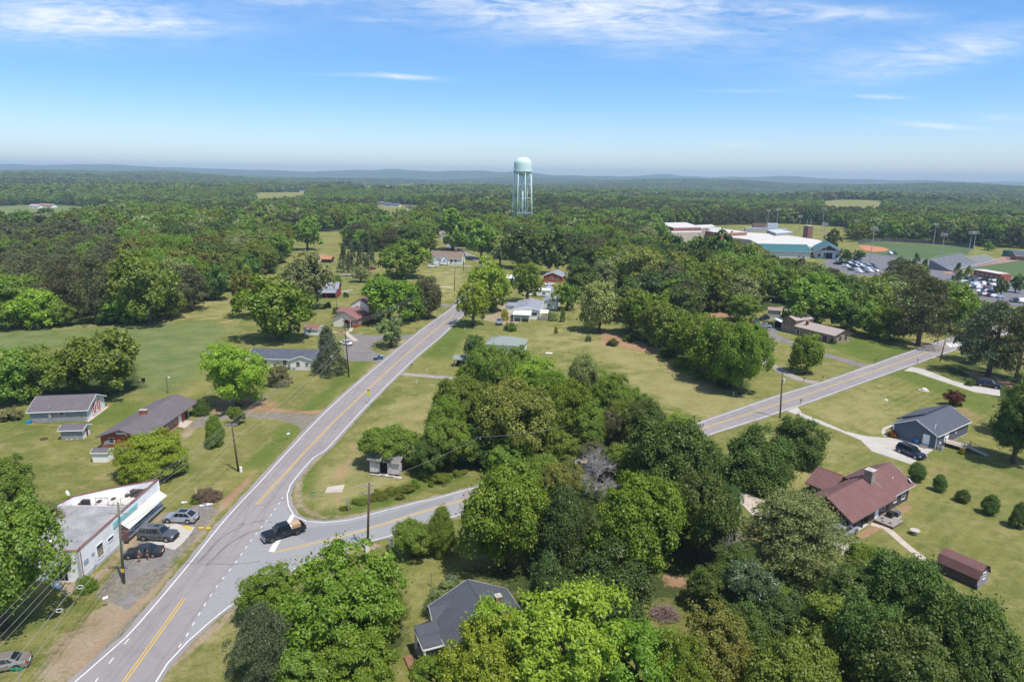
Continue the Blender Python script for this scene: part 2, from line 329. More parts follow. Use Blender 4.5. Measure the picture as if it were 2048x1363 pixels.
def road_material():
    m, t, b = base_mat('asphalt')
    b.inputs['Roughness'].default_value = .88; b.inputs['Specular IOR Level'].default_value = .25
    tc = t.nodes.new('ShaderNodeTexCoord'); co = tc.outputs['Object']
    n1 = N(t, 'ShaderNodeTexNoise', Scale=.07, Detail=4.0); t.links.new(co, n1.inputs[0])
    n2 = N(t, 'ShaderNodeTexNoise', Scale=4.0, Detail=6.0, Roughness=.75); t.links.new(co, n2.inputs[0])
    n3 = N(t, 'ShaderNodeTexNoise', Scale=.5, Detail=6.0, Roughness=.7); t.links.new(co, n3.inputs[0])
    # streaks along the road direction
    mp = t.nodes.new('ShaderNodeMapping'); mp.inputs['Rotation'].default_value = (0, 0, math.radians(-2)); mp.inputs['Scale'].default_value = (1.4, .035, 1); t.links.new(co, mp.inputs[0])
    n4 = N(t, 'ShaderNodeTexNoise', Scale=1.0, Detail=4.0); t.links.new(mp.outputs[0], n4.inputs[0])
    a = t.nodes.new('ShaderNodeAttribute'); a.attribute_name = 'branch'
    c = mix(t, a.outputs['Fac'], (.278, .257, .26), (.296, .293, .296))
    c = mix(t, mth(t, 'MULTIPLY', mth(t, 'SUBTRACT', n1.outputs[0], .35), 3, True), c, mix(t, 1., c, (1.18, 1.15, 1.12), 'MULTIPLY'))
    c = mix(t, mth(t, 'MULTIPLY', mth(t, 'SUBTRACT', n3.outputs[0], .48), 4, True), c, mix(t, 1., c, (.84, .84, .86), 'MULTIPLY'))
    c = mix(t, mth(t, 'MULTIPLY', mth(t, 'SUBTRACT', n4.outputs[0], .5), 5, True), c, mix(t, 1., c, (.86, .85, .86), 'MULTIPLY'))
    v = N(t, 'ShaderNodeTexVoronoi', Scale=.22, feature='DISTANCE_TO_EDGE')
    nw = N(t, 'ShaderNodeTexNoise', Scale=.8, Detail=5.0); t.links.new(co, nw.inputs[0]); cw = mix(t, .12, co, nw.outputs[1]); t.links.new(cw, v.inputs[0])
    crack = mth(t, 'MULTIPLY', mth(t, 'LESS_THAN', v.outputs[0], .008), mth(t, 'MULTIPLY', mth(t, 'SUBTRACT', n1.outputs[0], .42), 6, True))
    c = mix(t, mth(t, 'MULTIPLY', crack, .32), c, (.05, .05, .05))
    c = mix(t, mth(t, 'MULTIPLY', n2.outputs[0], .25), c, mix(t, 1., c, (.65, .65, .65), 'MULTIPLY'))
    t.links.new(c, b.inputs['Base Color'])
    return m


def marking_mat(name, col, wear=.3):
    m, t, b = base_mat(name); b.inputs['Roughness'].default_value = .7
    tc = t.nodes.new('ShaderNodeTexCoord'); n = N(t, 'ShaderNodeTexNoise', Scale=2.5, Detail=6.0, Roughness=.75); t.links.new(tc.outputs['Object'], n.inputs[0])
    c = mix(t, mth(t, 'MULTIPLY', mth(t, 'MULTIPLY', mth(t, 'SUBTRACT', n.outputs[0], .5), 6, True), wear), col, (.2, .19, .19)); t.links.new(c, b.inputs['Base Color'])
    return m


def stain_mat(name, col, strength):
    """a thin see-through film: tyre marks, oil"""
    m, t, b = base_mat(name); b.inputs['Roughness'].default_value = .8; b.inputs['Base Color'].default_value = (*col, 1)
    tc = t.nodes.new('ShaderNodeTexCoord'); n = N(t, 'ShaderNodeTexNoise', Scale=.9, Detail=5.0, Roughness=.7); t.links.new(tc.outputs['Object'], n.inputs[0])
    t.links.new(mth(t, 'MULTIPLY', mth(t, 'MULTIPLY', mth(t, 'SUBTRACT', n.outputs[0], .3), 2.5, True), strength), b.inputs['Alpha'])
    return m
# ---------------------------------------------------------------- mesh helpers
def tag(o, label=None, cat=None, group=None, kind=None):
    if label: o['label'] = label
    if cat: o['category'] = cat
    if group: o['group'] = group
    if kind: o['kind'] = kind
    return o


def link(name, me, mat=None, parent=None, loc=None):
    o = bpy.data.objects.new(name, me); COL.objects.link(o)
    if mat is not None and len(me.materials) == 0: me.materials.append(mat)
    if parent is not None: o.parent = parent
    if loc is not None: o.location = loc
    return o


def empty(name, loc, rz=0., label=None, cat=None, group=None):
    o = bpy.data.objects.new(name, None); COL.objects.link(o); o.empty_display_size = .5
    o.location = loc; o.rotation_euler = (0, 0, rz)
    return tag(o, label, cat, group)


class MB:
    def __init__(self): self.v = []; self.f = []

    def face(self, pts):
        n = len(self.v); self.v += [tuple(p) for p in pts]; self.f.append(tuple(range(n, n + len(pts))))

    def solid(self, pts, faces):
        n = len(self.v); self.v += [tuple(p) for p in pts]; self.f += [tuple(i + n for i in f) for f in faces]

    def box(self, x0, y0, z0, x1, y1, z1):
        self.solid([(x0, y0, z0), (x1, y0, z0), (x1, y1, z0), (x0, y1, z0), (x0, y0, z1), (x1, y0, z1), (x1, y1, z1), (x0, y1, z1)],
                   [(0, 3, 2, 1), (4, 5, 6, 7), (0, 1, 5, 4), (1, 2, 6, 5), (2, 3, 7, 6), (3, 0, 4, 7)]); return self

    def prism(self, poly, d):
        """poly: 3-D points of one face, d: extrusion vector"""
        n = len(poly); a = [tuple(p) for p in poly]; b = [tuple(p[i] + d[i] for i in range(3)) for p in poly]
        self.solid(a + b, [tuple(range(n - 1, -1, -1)), tuple(range(n, 2 * n))] + [(i, (i + 1) % n, n + (i + 1) % n, n + i) for i in range(n)]); return self

    def tube(self, pts, rs, seg=8, cap=True):
        pts = [Vector(p) for p in pts]
        if isinstance(rs, (int, float)): rs = [rs] * len(pts)
        n0 = len(self.v)
        for i, p in enumerate(pts):
            d = (pts[min(i + 1, len(pts) - 1)] - pts[max(i - 1, 0)]).normalized()
            a = d.cross(Vector((0, 0, 1)) if abs(d.z) < .9 else Vector((1, 0, 0))).normalized(); b = d.cross(a)
            for k in range(seg):
                t = 2 * math.pi * k / seg; self.v.append(tuple(p + (a * math.cos(t) + b * math.sin(t)) * rs[i]))
        for i in range(len(pts) - 1):
            for k in range(seg):
                k2 = (k + 1) % seg; self.f.append((n0 + i * seg + k, n0 + i * seg + k2, n0 + (i + 1) * seg + k2, n0 + (i + 1) * seg + k))
        if cap:
            self.f.append(tuple(n0 + k for k in range(seg))[::-1]); self.f.append(tuple(n0 + (len(pts) - 1) * seg + k for k in range(seg)))
        return self

    def disc(self, c, ax, r, h, seg=16):
        c = Vector(c); ax = Vector(ax).normalized(); return self.tube([c - ax * h / 2, c + ax * h / 2], r, seg)

    def ball(self, c, r, sz=1., seg=12, rings=7):
        n0 = len(self.v)
        for i in range(rings + 1):
            ph = math.pi * i / rings
            for k in range(seg):
                t = 2 * math.pi * k / seg; self.v.append((c[0] + r * math.sin(ph) * math.cos(t), c[1] + r * math.sin(ph) * math.sin(t), c[2] + r * sz * math.cos(ph)))
        for i in range(rings):
            for k in range(seg): self.f.append((n0 + i * seg + k, n0 + (i + 1) * seg + k, n0 + (i + 1) * seg + (k + 1) % seg, n0 + i * seg + (k + 1) % seg))
        return self

    def mesh(self, name, smooth=False, bevel=0.):
        me = bpy.data.meshes.new(name); bm = bmesh.new()
        vs = [bm.verts.new(p) for p in self.v]
        for f in self.f:
            try: bm.faces.new([vs[i] for i in f])
            except ValueError: pass
        bmesh.ops.remove_doubles(bm, verts=bm.verts, dist=1e-5)
        bmesh.ops.dissolve_degenerate(bm, edges=bm.edges, dist=1e-6)
        bmesh.ops.recalc_face_normals(bm, faces=bm.faces)
        if bevel: bmesh.ops.bevel(bm, geom=bm.edges[:], offset=bevel, segments=2, affect='EDGES', profile=.6, clamp_overlap=True)
        bm.to_mesh(me); bm.free()
        if smooth:
            me.shade_smooth()
        return me

    def build(self, name, mat, parent=None, smooth=False, bevel=0., label=None):
        o = link(name, self.mesh(name, smooth, bevel), mat, parent)
        if label: o['label'] = label
        return o


def copy_tree(o, parent=None):
    c = o.copy(); COL.objects.link(c)
    if parent is not None: c.parent = parent
    for ch in o.children: copy_tree(ch, c)
    return c


def polyline(pts, step=None):
    """smooth (Catmull-Rom) resampling of world points"""
    pts = [Vector(p) for p in pts]; out = []
    for i in range(len(pts) - 1):
        p0 = pts[max(i - 1, 0)]; p1 = pts[i]; p2 = pts[i + 1]; p3 = pts[min(i + 2, len(pts) - 1)]
        n = max(1, int((p2 - p1).length / (step or 2.)))
        for k in range(n):
            t = k / n; out.append(.5 * ((2 * p1) + (p2 - p0) * t + (2 * p0 - 5 * p1 + 4 * p2 - p3) * t * t + (3 * p1 - p0 - 3 * p2 + p3) * t ** 3))
    out.append(pts[-1]); return out


def offset(pts, d):
    """shift a polyline sideways (positive: to its left)"""
    out = []
    for i, p in enumerate(pts):
        t = (pts[min(i + 1, len(pts) - 1)] - pts[max(i - 1, 0)]); t.z = 0; t.normalize()
        out.append(Vector((p.x - t.y * d, p.y + t.x * d, p.z)))
    return out


def W(*px): return [P(u, v) for (u, v) in px]


def strip(name, line, width, z, mat, kind='structure', jag=0.):
    a = offset(line, width / 2); b = offset(line, -width / 2); me = bpy.data.meshes.new(name)
    if jag:
        a = [p + Vector((random.uniform(-jag, jag), random.uniform(-jag, jag), 0)) for p in a]; b = [p + Vector((random.uniform(-jag, jag), random.uniform(-jag, jag), 0)) for p in b]
    vs = [(p.x, p.y, z) for p in a] + [(p.x, p.y, z) for p in b]; n = len(a)
    me.from_pydata(vs, [], [(n + i, n + i + 1, i + 1, i) for i in range(n - 1)])
    o = link(name, me, mat)
    o['kind'] = kind; return o


def sheet(name, pts, z, mat, jag=0., kind='structure', step=1.5, closed_smooth=True):
    """flat patch of any outline"""
    pts = [Vector(p) for p in pts]
    if closed_smooth:
        q = []
        for i in range(len(pts)):
            a, b = pts[i], pts[(i + 1) % len(pts)]; n = max(1, int((b - a).length / step))
            q += [a.lerp(b, k / n) for k in range(n)]
        pts = q
    if jag: pts = [p + Vector((random.uniform(-jag, jag), random.uniform(-jag, jag), 0)) for p in pts]
    bm = bmesh.new(); vs = [bm.verts.new((p.x, p.y, z)) for p in pts]; f = bm.faces.new(vs)
    bmesh.ops.triangulate(bm, faces=[f], ngon_method='EAR_CLIP')
    for f in bm.faces:
        f.normal_update()
        if f.normal.z < 0: f.normal_flip()
    me = bpy.data.meshes.new(name); bm.to_mesh(me); bm.free()
    o = link(name, me, mat); o['kind'] = kind; return o


# ---------------------------------------------------------------- terrain
def smooth(a, b, x):
    t = np.clip((x - a) / (b - a), 0, 1); return t * t * (3 - 2 * t)


def ground_z(x, y):
    x = np.asarray(x, float); y = np.asarray(y, float); r = np.hypot(x, y)
    z = smooth(550, 1500, r) * 7 * (np.sin(x * .0041 + 1.3) * np.cos(y * .0053 + .4) + .5 * np.sin(x * .0093 - y * .004) - .9)
    z += smooth(1500, 4500, r) * 20 * (np.sin(x * .0013 + y * .0007 + 2.) + .6 * np.sin(x * .0031 - y * .0016) - .5)
    az = x / np.maximum(y, 1.)
    hump = 34 * np.exp(-((az + .72) / .035) ** 2) + 12 * np.exp(-((az + .6) / .06) ** 2)
    ridge = 80 - 42 * smooth(-.3, .8, az) + hump + 7 * np.sin(az * 31 + 1) + 5 * np.sin(az * 67) + 3 * np.sin(az * 143 + 2)
    z = z + smooth(7800, 9600, y) * ridge
    z = z + smooth(4200, 5200, y) * (1 - smooth(5600, 6400, y)) * (9 + 5 * np.sin(az * 22) - 6 * az)
    return z


def inside(poly, X, Y):
    """signed distance (positive inside) of points to a polygon, numpy"""
    poly = np.asarray([(p[0], p[1]) for p in poly]); n = len(poly); ins = np.zeros(X.shape, bool); d = np.full(X.shape, 1e9)
    for i in range(n):
        x1, y1 = poly[i]; x2, y2 = poly[(i + 1) % n]
        c = ((y1 > Y) != (y2 > Y)) & (X < (x2 - x1) * (Y - y1) / (y2 - y1 + 1e-12) + x1); ins ^= c
        dx, dy = x2 - x1, y2 - y1; t = np.clip(((X - x1) * dx + (Y - y1) * dy) / (dx * dx + dy * dy + 1e-9), 0, 1)
        d = np.minimum(d, np.hypot(X - x1 - t * dx, Y - y1 - t * dy))
    return np.where(ins, d, -d)


# woodland outlines and clearings, given by what is seen at ground level in the photo
WOOD_EDGE = [(-900, 655), (0, 652), (120, 650), (300, 645), (345, 622), (385, 612), (440, 590), (478, 575), (500, 560), (545, 545), (570, 520), (590, 500), (582, 470), (700, 462), (705, 500),
             (760, 505), (830, 505), (862, 485), (868, 470), (880, 425), (888, 425), (905, 490), (960, 500), (1000, 518), (1060, 530), (1140, 525), (1175, 540), (1195, 565), (1245, 600), (1262, 650), (1300, 655), (1380, 648),
             (1415, 625), (1470, 620), (1500, 630), (1560, 612), (1600, 618), (1660, 632), (1730, 650), (1790, 672), (1815, 668), (1860, 645), (1900, 650), (1950, 655), (2500, 700)]
CLEAR = [  # (px polygon); the near side reaches in front of what shows, because tall trees stand before it
    [(-400, 400), (0, 398), (80, 395), (160, 401), (208, 409), (215, 440), (100, 452), (0, 455), (-400, 460)],
    [(505, 392), (525, 382), (560, 378), (640, 376), (655, 380), (620, 388), (600, 400), (540, 404), (515, 410)],
    [(560, 470), (585, 466), (695, 462), (700, 520), (590, 520)],
    [(745, 412), (752, 398), (800, 400), (838, 408), (852, 440), (800, 456), (750, 448)],
    [(1640, 402), (1700, 400), (1770, 404), (1765, 432), (1650, 432)],
    [(1300, 465), (1330, 452), (1440, 447), (1500, 446), (1600, 444), (1690, 452), (1700, 478), (1720, 483), (1830, 481), (1900, 486), (1970, 493), (2100, 500), (2600, 530), (2600, 640), (2040, 625), (1960, 600), (1860, 565), (1800, 562), (1700, 552), (1640, 535), (1480, 528), (1340, 510)],
    [(1020, 440), (1070, 440), (1075, 470), (1015, 470)],
    [(1530, 380), (1640, 378), (1640, 396), (1530, 397)], 
    [(700, 364), (830, 362), (820, 376), (700, 377)], [(590, 428), (625, 428), (625, 446), (590, 446)], [(290, 476), (330, 476), (330, 500), (290, 500)],
]


def px_of(X, Y):
    dz = -H; dep = Y * CP - dz * SP; a2 = X / dep; b2 = (Y * SP + dz * CP) / dep
    return CX + (a2 * CT + b2 * ST) * F, CY - (-a2 * ST + b2 * CT) * F


def wood_mask(X, Y):
    U, V = px_of(X, Y); e = np.array(WOOD_EDGE); lim = np.interp(U, e[:, 0], e[:, 1])
    w_ = (V < lim) & (Y > 0)
    for c in CLEAR: w_ &= inside(c, U, V) < 0
    return w_


def make_ground():
    def axis(spec):
        out = [spec[0][0]]
        for (a, b, s) in spec:
            n = max(1, int(abs(b - a) / s)); out += list(a + (b - a) * (np.arange(1, n + 1) / n))
        return np.array(out)
    xs = axis([(-11500, -3000, 250), (-3000, -700, 50), (-700, -200, 8), (-200, -95, 1.6), (-95, 110, .62), (110, 230, 1.6), (230, 800, 8), (800, 3000, 50), (3000, 11500, 250)])
    ys = axis([(-300, 0, 50), (0, 40, 5), (40, 190, .62), (190, 330, 1.6), (330, 800, 6), (800, 2500, 25), (2500, 6000, 60), (6000, 11000, 90), (11000, 11300, 150)])
    X, Y = np.meshgrid(xs, ys); Z = ground_z(X, Y); nx, ny = len(xs), len(ys)
    # coarse canopy relief of the far-off woods, which are too far for single trees
    far = smooth(4200, 4800, np.hypot(X, Y)); Z = Z + far * (8 + rng.uniform(0, 6, Z.shape))
    co = np.stack([X, Y, Z], -1).reshape(-1, 3)
    me = bpy.data.meshes.new('ground'); me.vertices.add(nx * ny); me.vertices.foreach_set('co', co.ravel().astype(np.float32))
    i = np.arange(nx * ny).reshape(ny, nx); q = np.stack([i[:-1, :-1], i[:-1, 1:], i[1:, 1:], i[1:, :-1]], -1).reshape(-1, 4)
    me.loops.add(q.size); me.loops.foreach_set('vertex_index', q.ravel().astype(np.int32)); me.polygons.add(len(q)); me.polygons.foreach_set('loop_start', (np.arange(len(q)) * 4).astype(np.int32)); me.polygons.foreach_set('loop_total', np.full(len(q), 4, np.int32))
    me.update(calc_edges=True); me.shade_smooth()
    masks = {k: np.zeros(X.shape) for k in ('dry', 'lush', 'wood', 'dirt', 'clay', 'gravel', 'mown', 'meadow')}
    U, V = px_of(np.where(Y > 5, X, 0), np.maximum(Y, 5)); ok = (Y > 5)
    wd = np.zeros(X.shape)
    wm = wood_mask(X, np.maximum(Y, 5)) & ok; wd[wm] = 1.
    masks['wood'] = wd
    for (kind, s, soft, poly) in PATCHES:
        wp = [P(*p) for p in poly]; xa = min(p.x for p in wp) - soft * 3; xb = max(p.x for p in wp) + soft * 3; ya = min(p.y for p in wp) - soft * 3; yb = max(p.y for p in wp) + soft * 3
        ix = np.where((xs > xa) & (xs < xb))[0]; iy = np.where((ys > ya) & (ys < yb))[0]
        if len(ix) == 0 or len(iy) == 0: continue
        sl = np.ix_(iy, ix); d = inside(wp, X[sl], Y[sl]); mval = s * np.clip(.5 + d / (2 * soft), 0, 1)
        masks[kind][sl] = np.maximum(masks[kind][sl], mval)
        if kind in ('dry', 'lush', 'mown', 'meadow'): pass
    for k, a in masks.items():
        at = me.attributes.new(k, 'FLOAT', 'POINT'); at.data.foreach_set('value', a.ravel().astype(np.float32))
    o = link('ground', me, ground_material()); o['kind'] = 'structure'
    return o


def band(px, wid):
    """patch polygon along a pixel polyline with a width in metres"""
    l = polyline(W(*px), 4); a = offset(l, wid / 2); b = offset(l, -wid / 2)
    return [px_of(np.array(p.x), np.array(p.y)) for p in a + b[::-1]]


PATCHES = [
    ('meadow', 1, 8, [(-400, 398), (0, 396), (80, 394), (160, 400), (210, 409), (215, 442), (0, 458), (-400, 465)]),
    ('dry', .35, 8, [(505, 394), (525, 384), (560, 379), (600, 384), (640, 380), (630, 396), (570, 404), (510, 410)]),
    ('dry', .35, 8, [(1635, 400), (1700, 398), (1775, 402), (1770, 434), (1645, 434)]),
    ('dry', .35, 15, [(1525, 378), (1645, 376), (1645, 398), (1525, 399)]), ('dry', .35, 15, [(695, 362), (835, 360), (825, 378), (695, 379)]),
    # storefront lot and the verge along the main road
    ('gravel', 1, .5, [(190, 1190), (250, 1110), (330, 1030), (395, 1008), (430, 1010), (436, 1022), (395, 1070), (330, 1150), (290, 1190), (240, 1210)]),
    ('dirt', 1, .8, [(120, 1363), (150, 1290), (200, 1240), (250, 1200), (310, 1170), (360, 1110), (400, 1060), (440, 1010), (490, 960), (500, 965), (440, 1025), (330, 1165), (250, 1250), (150, 1363)]),
    ('dirt', .8, 1.2, [(90, 1300), (160, 1240), (230, 1190), (250, 1220), (180, 1290), (130, 1363), (80, 1363)]),
    ('clay', .6, .8, [(130, 1363), (200, 1275), (290, 1185), (325, 1150), (335, 1155), (250, 1250), (160, 1350)]),
    ('dirt', .75, .5, [(165, 1170), (240, 1095), (325, 1020), (345, 1030), (260, 1110), (190, 1180)]),
    ('dirt', .9, .4, [(120, 1155), (150, 1150), (165, 1175), (140, 1190), (118, 1180)]),
    ('clay', .9, .5, [(440, 1000), (495, 955), (512, 935), (500, 962), (450, 1018)]),
    ('dry', .9, .8, [(395, 985), (440, 975), (448, 1000), (420, 1012), (392, 1005)]),
    # verges of the main road
    ('dirt', .62, .35, band([(560, 915), (640, 832), (735, 745), (830, 662)], 1.4)),
    ('lush', .8, 2.2, band([(500, 935), (560, 880), (640, 800), (730, 720)], 5)),
    ('lush', .9, 2., band([(870, 715), (915, 665), (940, 640)], 8)),
    ('lush', .8, 2., band([(600, 985), (615, 935), (680, 860), (745, 800)], 4)),
    ('dirt', .7, .4, band([(665, 885), (625, 925), (596, 965), (600, 1012), (640, 1034), (720, 1030), (860, 1000)], 1.5)),
    ('dry', .8, 3, [(640, 945), (700, 880), (800, 790), (890, 790), (880, 830), (830, 900), (800, 960), (700, 1000), (640, 1020), (620, 985)]),
    ('clay', .5, 1.2, [(650, 985), (700, 880), (735, 850), (720, 900), (690, 960), (680, 1010)]),
    ('lush', .9, 1., band([(700, 1010), (760, 1000), (850, 965), (930, 945)], 4.5)),
    ('dirt', .7, .4, band([(345, 1330), (440, 1245), (520, 1175), (620, 1128), (760, 1088)], 1.3)),
    ('dry', .75, 2.5, [(340, 1363), (430, 1260), (500, 1200), (520, 1260), (460, 1340), (440, 1363)]),
    ('clay', .35, 2., [(380, 1363), (430, 1290), (470, 1290), (450, 1363)]),
    # gravel drive on the left and bare soil above it
    ('gravel', 1, .35, [(398, 832), (420, 828), (500, 824), (560, 824), (632, 830), (668, 806), (650, 835), (604, 862), (600, 852), (560, 838), (500, 834), (440, 840), (390, 858), (375, 852)]),
    ('clay', .95, 1., [(420, 818), (450, 808), (500, 806), (560, 816), (620, 822), (650, 818), (640, 830), (560, 823), (480, 823), (425, 826)]),
    ('clay', .7, 1.5, [(420, 800), (480, 795), (560, 800), (550, 815), (430, 818)]),
    ('dirt', .8, .4, [(362, 868), (372, 845), (404, 842), (406, 850), (388, 862), (372, 878)]),
    ('clay', .7, .35, band([(50, 847), (120, 851), (172, 842), (215, 812), (222, 806)], 1.)),
    ('clay', .6, .3, band([(184, 928), (214, 928), (234, 912), (245, 905)], .8)),
    ('meadow', 1, 5, [(-200, 670), (200, 655), (420, 640), (455, 655), (440, 690), (400, 740), (340, 790), (290, 790), (270, 730), (180, 690), (-200, 720)]),
    ('lush', .7, 4, [(0, 830), (100, 800), (200, 790), (300, 800), (310, 830), (230, 850), (50, 860), (0, 870)]),
    ('dry', .55, 4, [(0, 640), (380, 600), (470, 590), (500, 620), (400, 645), (0, 668)]),
    ('dry', .5, 6, [(370, 610), (470, 585), (490, 640), (440, 690), (370, 700)]),
    # centre right field
    ('dry', .85, 7, [(1160, 670), (1250, 680), (1330, 720), (1420, 770), (1540, 800), (1480, 830), (1400, 840), (1300, 800), (1230, 740), (1150, 700)]),
    ('clay', .9, 2., [(1200, 660), (1240, 668), (1300, 690), (1335, 705), (1330, 718), (1270, 700), (1200, 688)]),
    ('clay', .5, 3., [(1320, 705), (1400, 755), (1470, 790), (1460, 805), (1390, 780), (1310, 730)]),
    ('dirt', .95, 1., [(980, 602), (1008, 606), (1030, 622), (1040, 645), (1010, 650), (968, 640), (962, 632), (990, 626), (1002, 616)]),
    ('dry', .6, 3, [(840, 540), (930, 535), (935, 600), (870, 602), (840, 580)]),
    ('dry', .6, 3, [(1060, 650), (1180, 665), (1150, 720), (1060, 700)]),
    ('clay', 1, 1.5, [(1415, 628), (1445, 622), (1470, 630), (1462, 640), (1420, 638)]),
    # right side lawns
    ('lush', .9, 2., [(1660, 660), (1800, 690), (1860, 705), (1760, 728), (1700, 712), (1650, 690)]),
    ('lush', .7, 3., [(1760, 745), (1820, 735), (2000, 800), (1985, 840), (1900, 800)]),
    ('mown', 1, 3., [(1590, 812), (1760, 755), (1830, 738), (2000, 800), (1990, 850), (1930, 870), (1770, 870), (1650, 845)]),
    ('mown', .8, 4., [(1420, 900), (1590, 830), (1700, 890), (1830, 930), (2048, 960), (2048, 1363), (1700, 1120), (1560, 1010), (1460, 950)]),
    ('dry', .7, 4., [(1620, 815), (1760, 762), (1800, 790), (1790, 840), (1760, 870), (1700, 865)]),
    ('dry', .75, 4., [(1440, 900), (1600, 850), (1700, 900), (1660, 960), (1560, 1000), (1460, 950)]),
    ('clay', .5, .8, band([(1640, 845), (1720, 885), (1745, 905)], 1.2)),
    ('clay', .8, 1.5, [(1440, 960), (1500, 965), (1560, 975), (1540, 985), (1460, 975)]),
    ('clay', .7, 1.5, [(1560, 925), (1600, 925), (1620, 935), (1580, 940)]),
    ('clay', 1, .3, [(1705, 1075), (1750, 1045), (1762, 1056), (1728, 1078)]),
    ('clay', 1, .3, band([(1780, 1035), (1822, 1010)], 1.1)),
    ('clay', .5, 2., [(1450, 1110), (1480, 1040), (1520, 1100), (1560, 1140), (1480, 1180)]),
    ('clay', .8, 1.2, [(1318, 1150), (1345, 1145), (1390, 1165), (1370, 1180), (1330, 1168)]),
    ('clay', .5, 1., [(1900, 820), (1925, 838), (1950, 850), (1975, 840), (1930, 815)]),
    ('clay', .45, 2.5, [(1985, 880), (2010, 890), (2030, 905), (2000, 905)]),
    ('clay', .55, 2., [(1850, 935), (1900, 935), (1910, 950), (1860, 955)]),
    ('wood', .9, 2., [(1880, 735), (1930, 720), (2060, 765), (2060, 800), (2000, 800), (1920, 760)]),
    ('clay', .9, .7, [(1920, 738), (1990, 752), (2040, 768), (2030, 775), (1940, 752)]),
    ('dry', .8, 1.5, [(1800, 690), (1850, 672), (1900, 676), (1880, 700), (1840, 705)]),
    ('dry', .6, 2., [(850, 1230), (800, 1180), (840, 1150), (870, 1180), (860, 1330), (800, 1340)]),
    ('clay', .7, 1., [(832, 1250), (850, 1240), (862, 1330), (838, 1330)]),
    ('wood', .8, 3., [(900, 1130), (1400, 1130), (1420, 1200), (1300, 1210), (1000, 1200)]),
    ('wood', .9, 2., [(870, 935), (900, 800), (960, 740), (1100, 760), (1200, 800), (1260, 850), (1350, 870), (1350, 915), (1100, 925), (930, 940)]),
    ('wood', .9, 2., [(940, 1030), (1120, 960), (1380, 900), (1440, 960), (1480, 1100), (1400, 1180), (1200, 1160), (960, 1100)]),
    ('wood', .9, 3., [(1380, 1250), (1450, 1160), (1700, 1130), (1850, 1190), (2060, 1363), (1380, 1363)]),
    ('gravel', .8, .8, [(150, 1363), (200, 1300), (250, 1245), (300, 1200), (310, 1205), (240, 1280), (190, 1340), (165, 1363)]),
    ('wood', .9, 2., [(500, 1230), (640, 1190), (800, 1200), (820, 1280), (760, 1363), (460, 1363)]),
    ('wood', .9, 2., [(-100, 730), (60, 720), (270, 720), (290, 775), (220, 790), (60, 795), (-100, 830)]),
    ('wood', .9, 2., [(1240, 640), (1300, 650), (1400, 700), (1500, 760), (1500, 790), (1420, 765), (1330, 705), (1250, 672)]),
    ('dirt', .9, 2., [(625, 510), (655, 508), (665, 522), (635, 526)]),
]
# ---------------------------------------------------------------- roads and paths
make_ground()
ROAD = road_material(); white_line = marking_mat('white_line', (.72, .72, .72)); yellow_line = marking_mat('yellow_line', (.66, .42, .07), .35)
ALn = W((60, 1480), (150, 1363), (253, 1273), (369, 1139), (450, 1039), (519, 965), (578, 900), (658, 817), (745, 741), (842, 661), (903, 617), (918, 604))
ARn = W((651, 900), (737, 807), (829, 717), (882, 672), (914, 641), (935, 622))
CRN = W((627, 915), (598, 947), (581, 969), (574, 990), (577, 1011), (588, 1031), (613, 1042), (648, 1045), (701, 1039), (754, 1025), (843, 1002), (928, 981))
BLn = W((235, 1480), (312, 1363), (335, 1326), (376, 1282), (422, 1241), (496, 1187), (616, 1124), (701, 1093), (783, 1070), (914, 1030))
CU = W((1388, 848), (1400, 845), (1558, 791), (1644, 765), (1748, 729), (1890, 680), (1990, 652), (2100, 622)); CD = W((1390, 877), (1400, 874), (1590, 813), (1754, 754), (1925, 694), (2030, 662), (2150, 630))
upper = polyline(ARn[::-1] + CRN + CU, 2.5); lower = polyline(BLn + CD, 2.5); left = polyline(ALn, 2.5)
out_left = offset(left, .75); out_up = offset(upper, .7); out_low = offset(lower, -.55)
road_outline = out_left + out_up + out_low[::-1]
road = sheet('road', road_outline, .03, ROAD, jag=.13, step=1.2)
# which lane of tar it is: the side road is a bluer, newer coat
me = road.data; at = me.attributes.new('branch', 'FLOAT', 'POINT'); at.data.foreach_set('value', [0.] * len(me.vertices))
# the far end of the main road, past the crossing
back = polyline(W((908, 632), (936, 590), (962, 560), (975, 535), (962, 522), (925, 505), (897, 488), (884, 462), (874, 430)), 4)
strip('road', back, 6.4, .026, ROAD)
strip('side_street', polyline(W((925, 609), (895, 611), (868, 607), (835, 603)), 3), 4.2, .022, old_asphalt, jag=.1)
strip('track', polyline(W((905, 575), (880, 573), (845, 574)), 3), 2.4, .018, concrete2, jag=.15)
strip('track', polyline(W((942, 532), (905, 530), (860, 528)), 3), 5., .018, gravel, jag=.2)
MK = .042




strip('road_marking', left, .16, MK, white_line); strip('road_marking', upper, .16, MK, white_line); strip('road_marking', lower, .16, MK, white_line)


def dbl(line):
    strip('road_marking', offset(line, .17), .13, MK, yellow_line); strip('road_marking', offset(line, -.17), .13, MK, yellow_line)


dbl(polyline(W((185, 1440), (248, 1363), (369, 1195)), 2)); dbl(polyline(W((513, 1009), (632, 880), (700, 812), (788, 730), (862, 667), (908, 630)), 2))
dbl(polyline(W((549, 1103), (648, 1082), (737, 1057), (825, 1029), (910, 1004), (1000, 978), (1150, 930), (1390, 862), (1400, 858), (1574, 802), (1699, 759), (1780, 731), (1890, 692), (2000, 661)), 2.5))


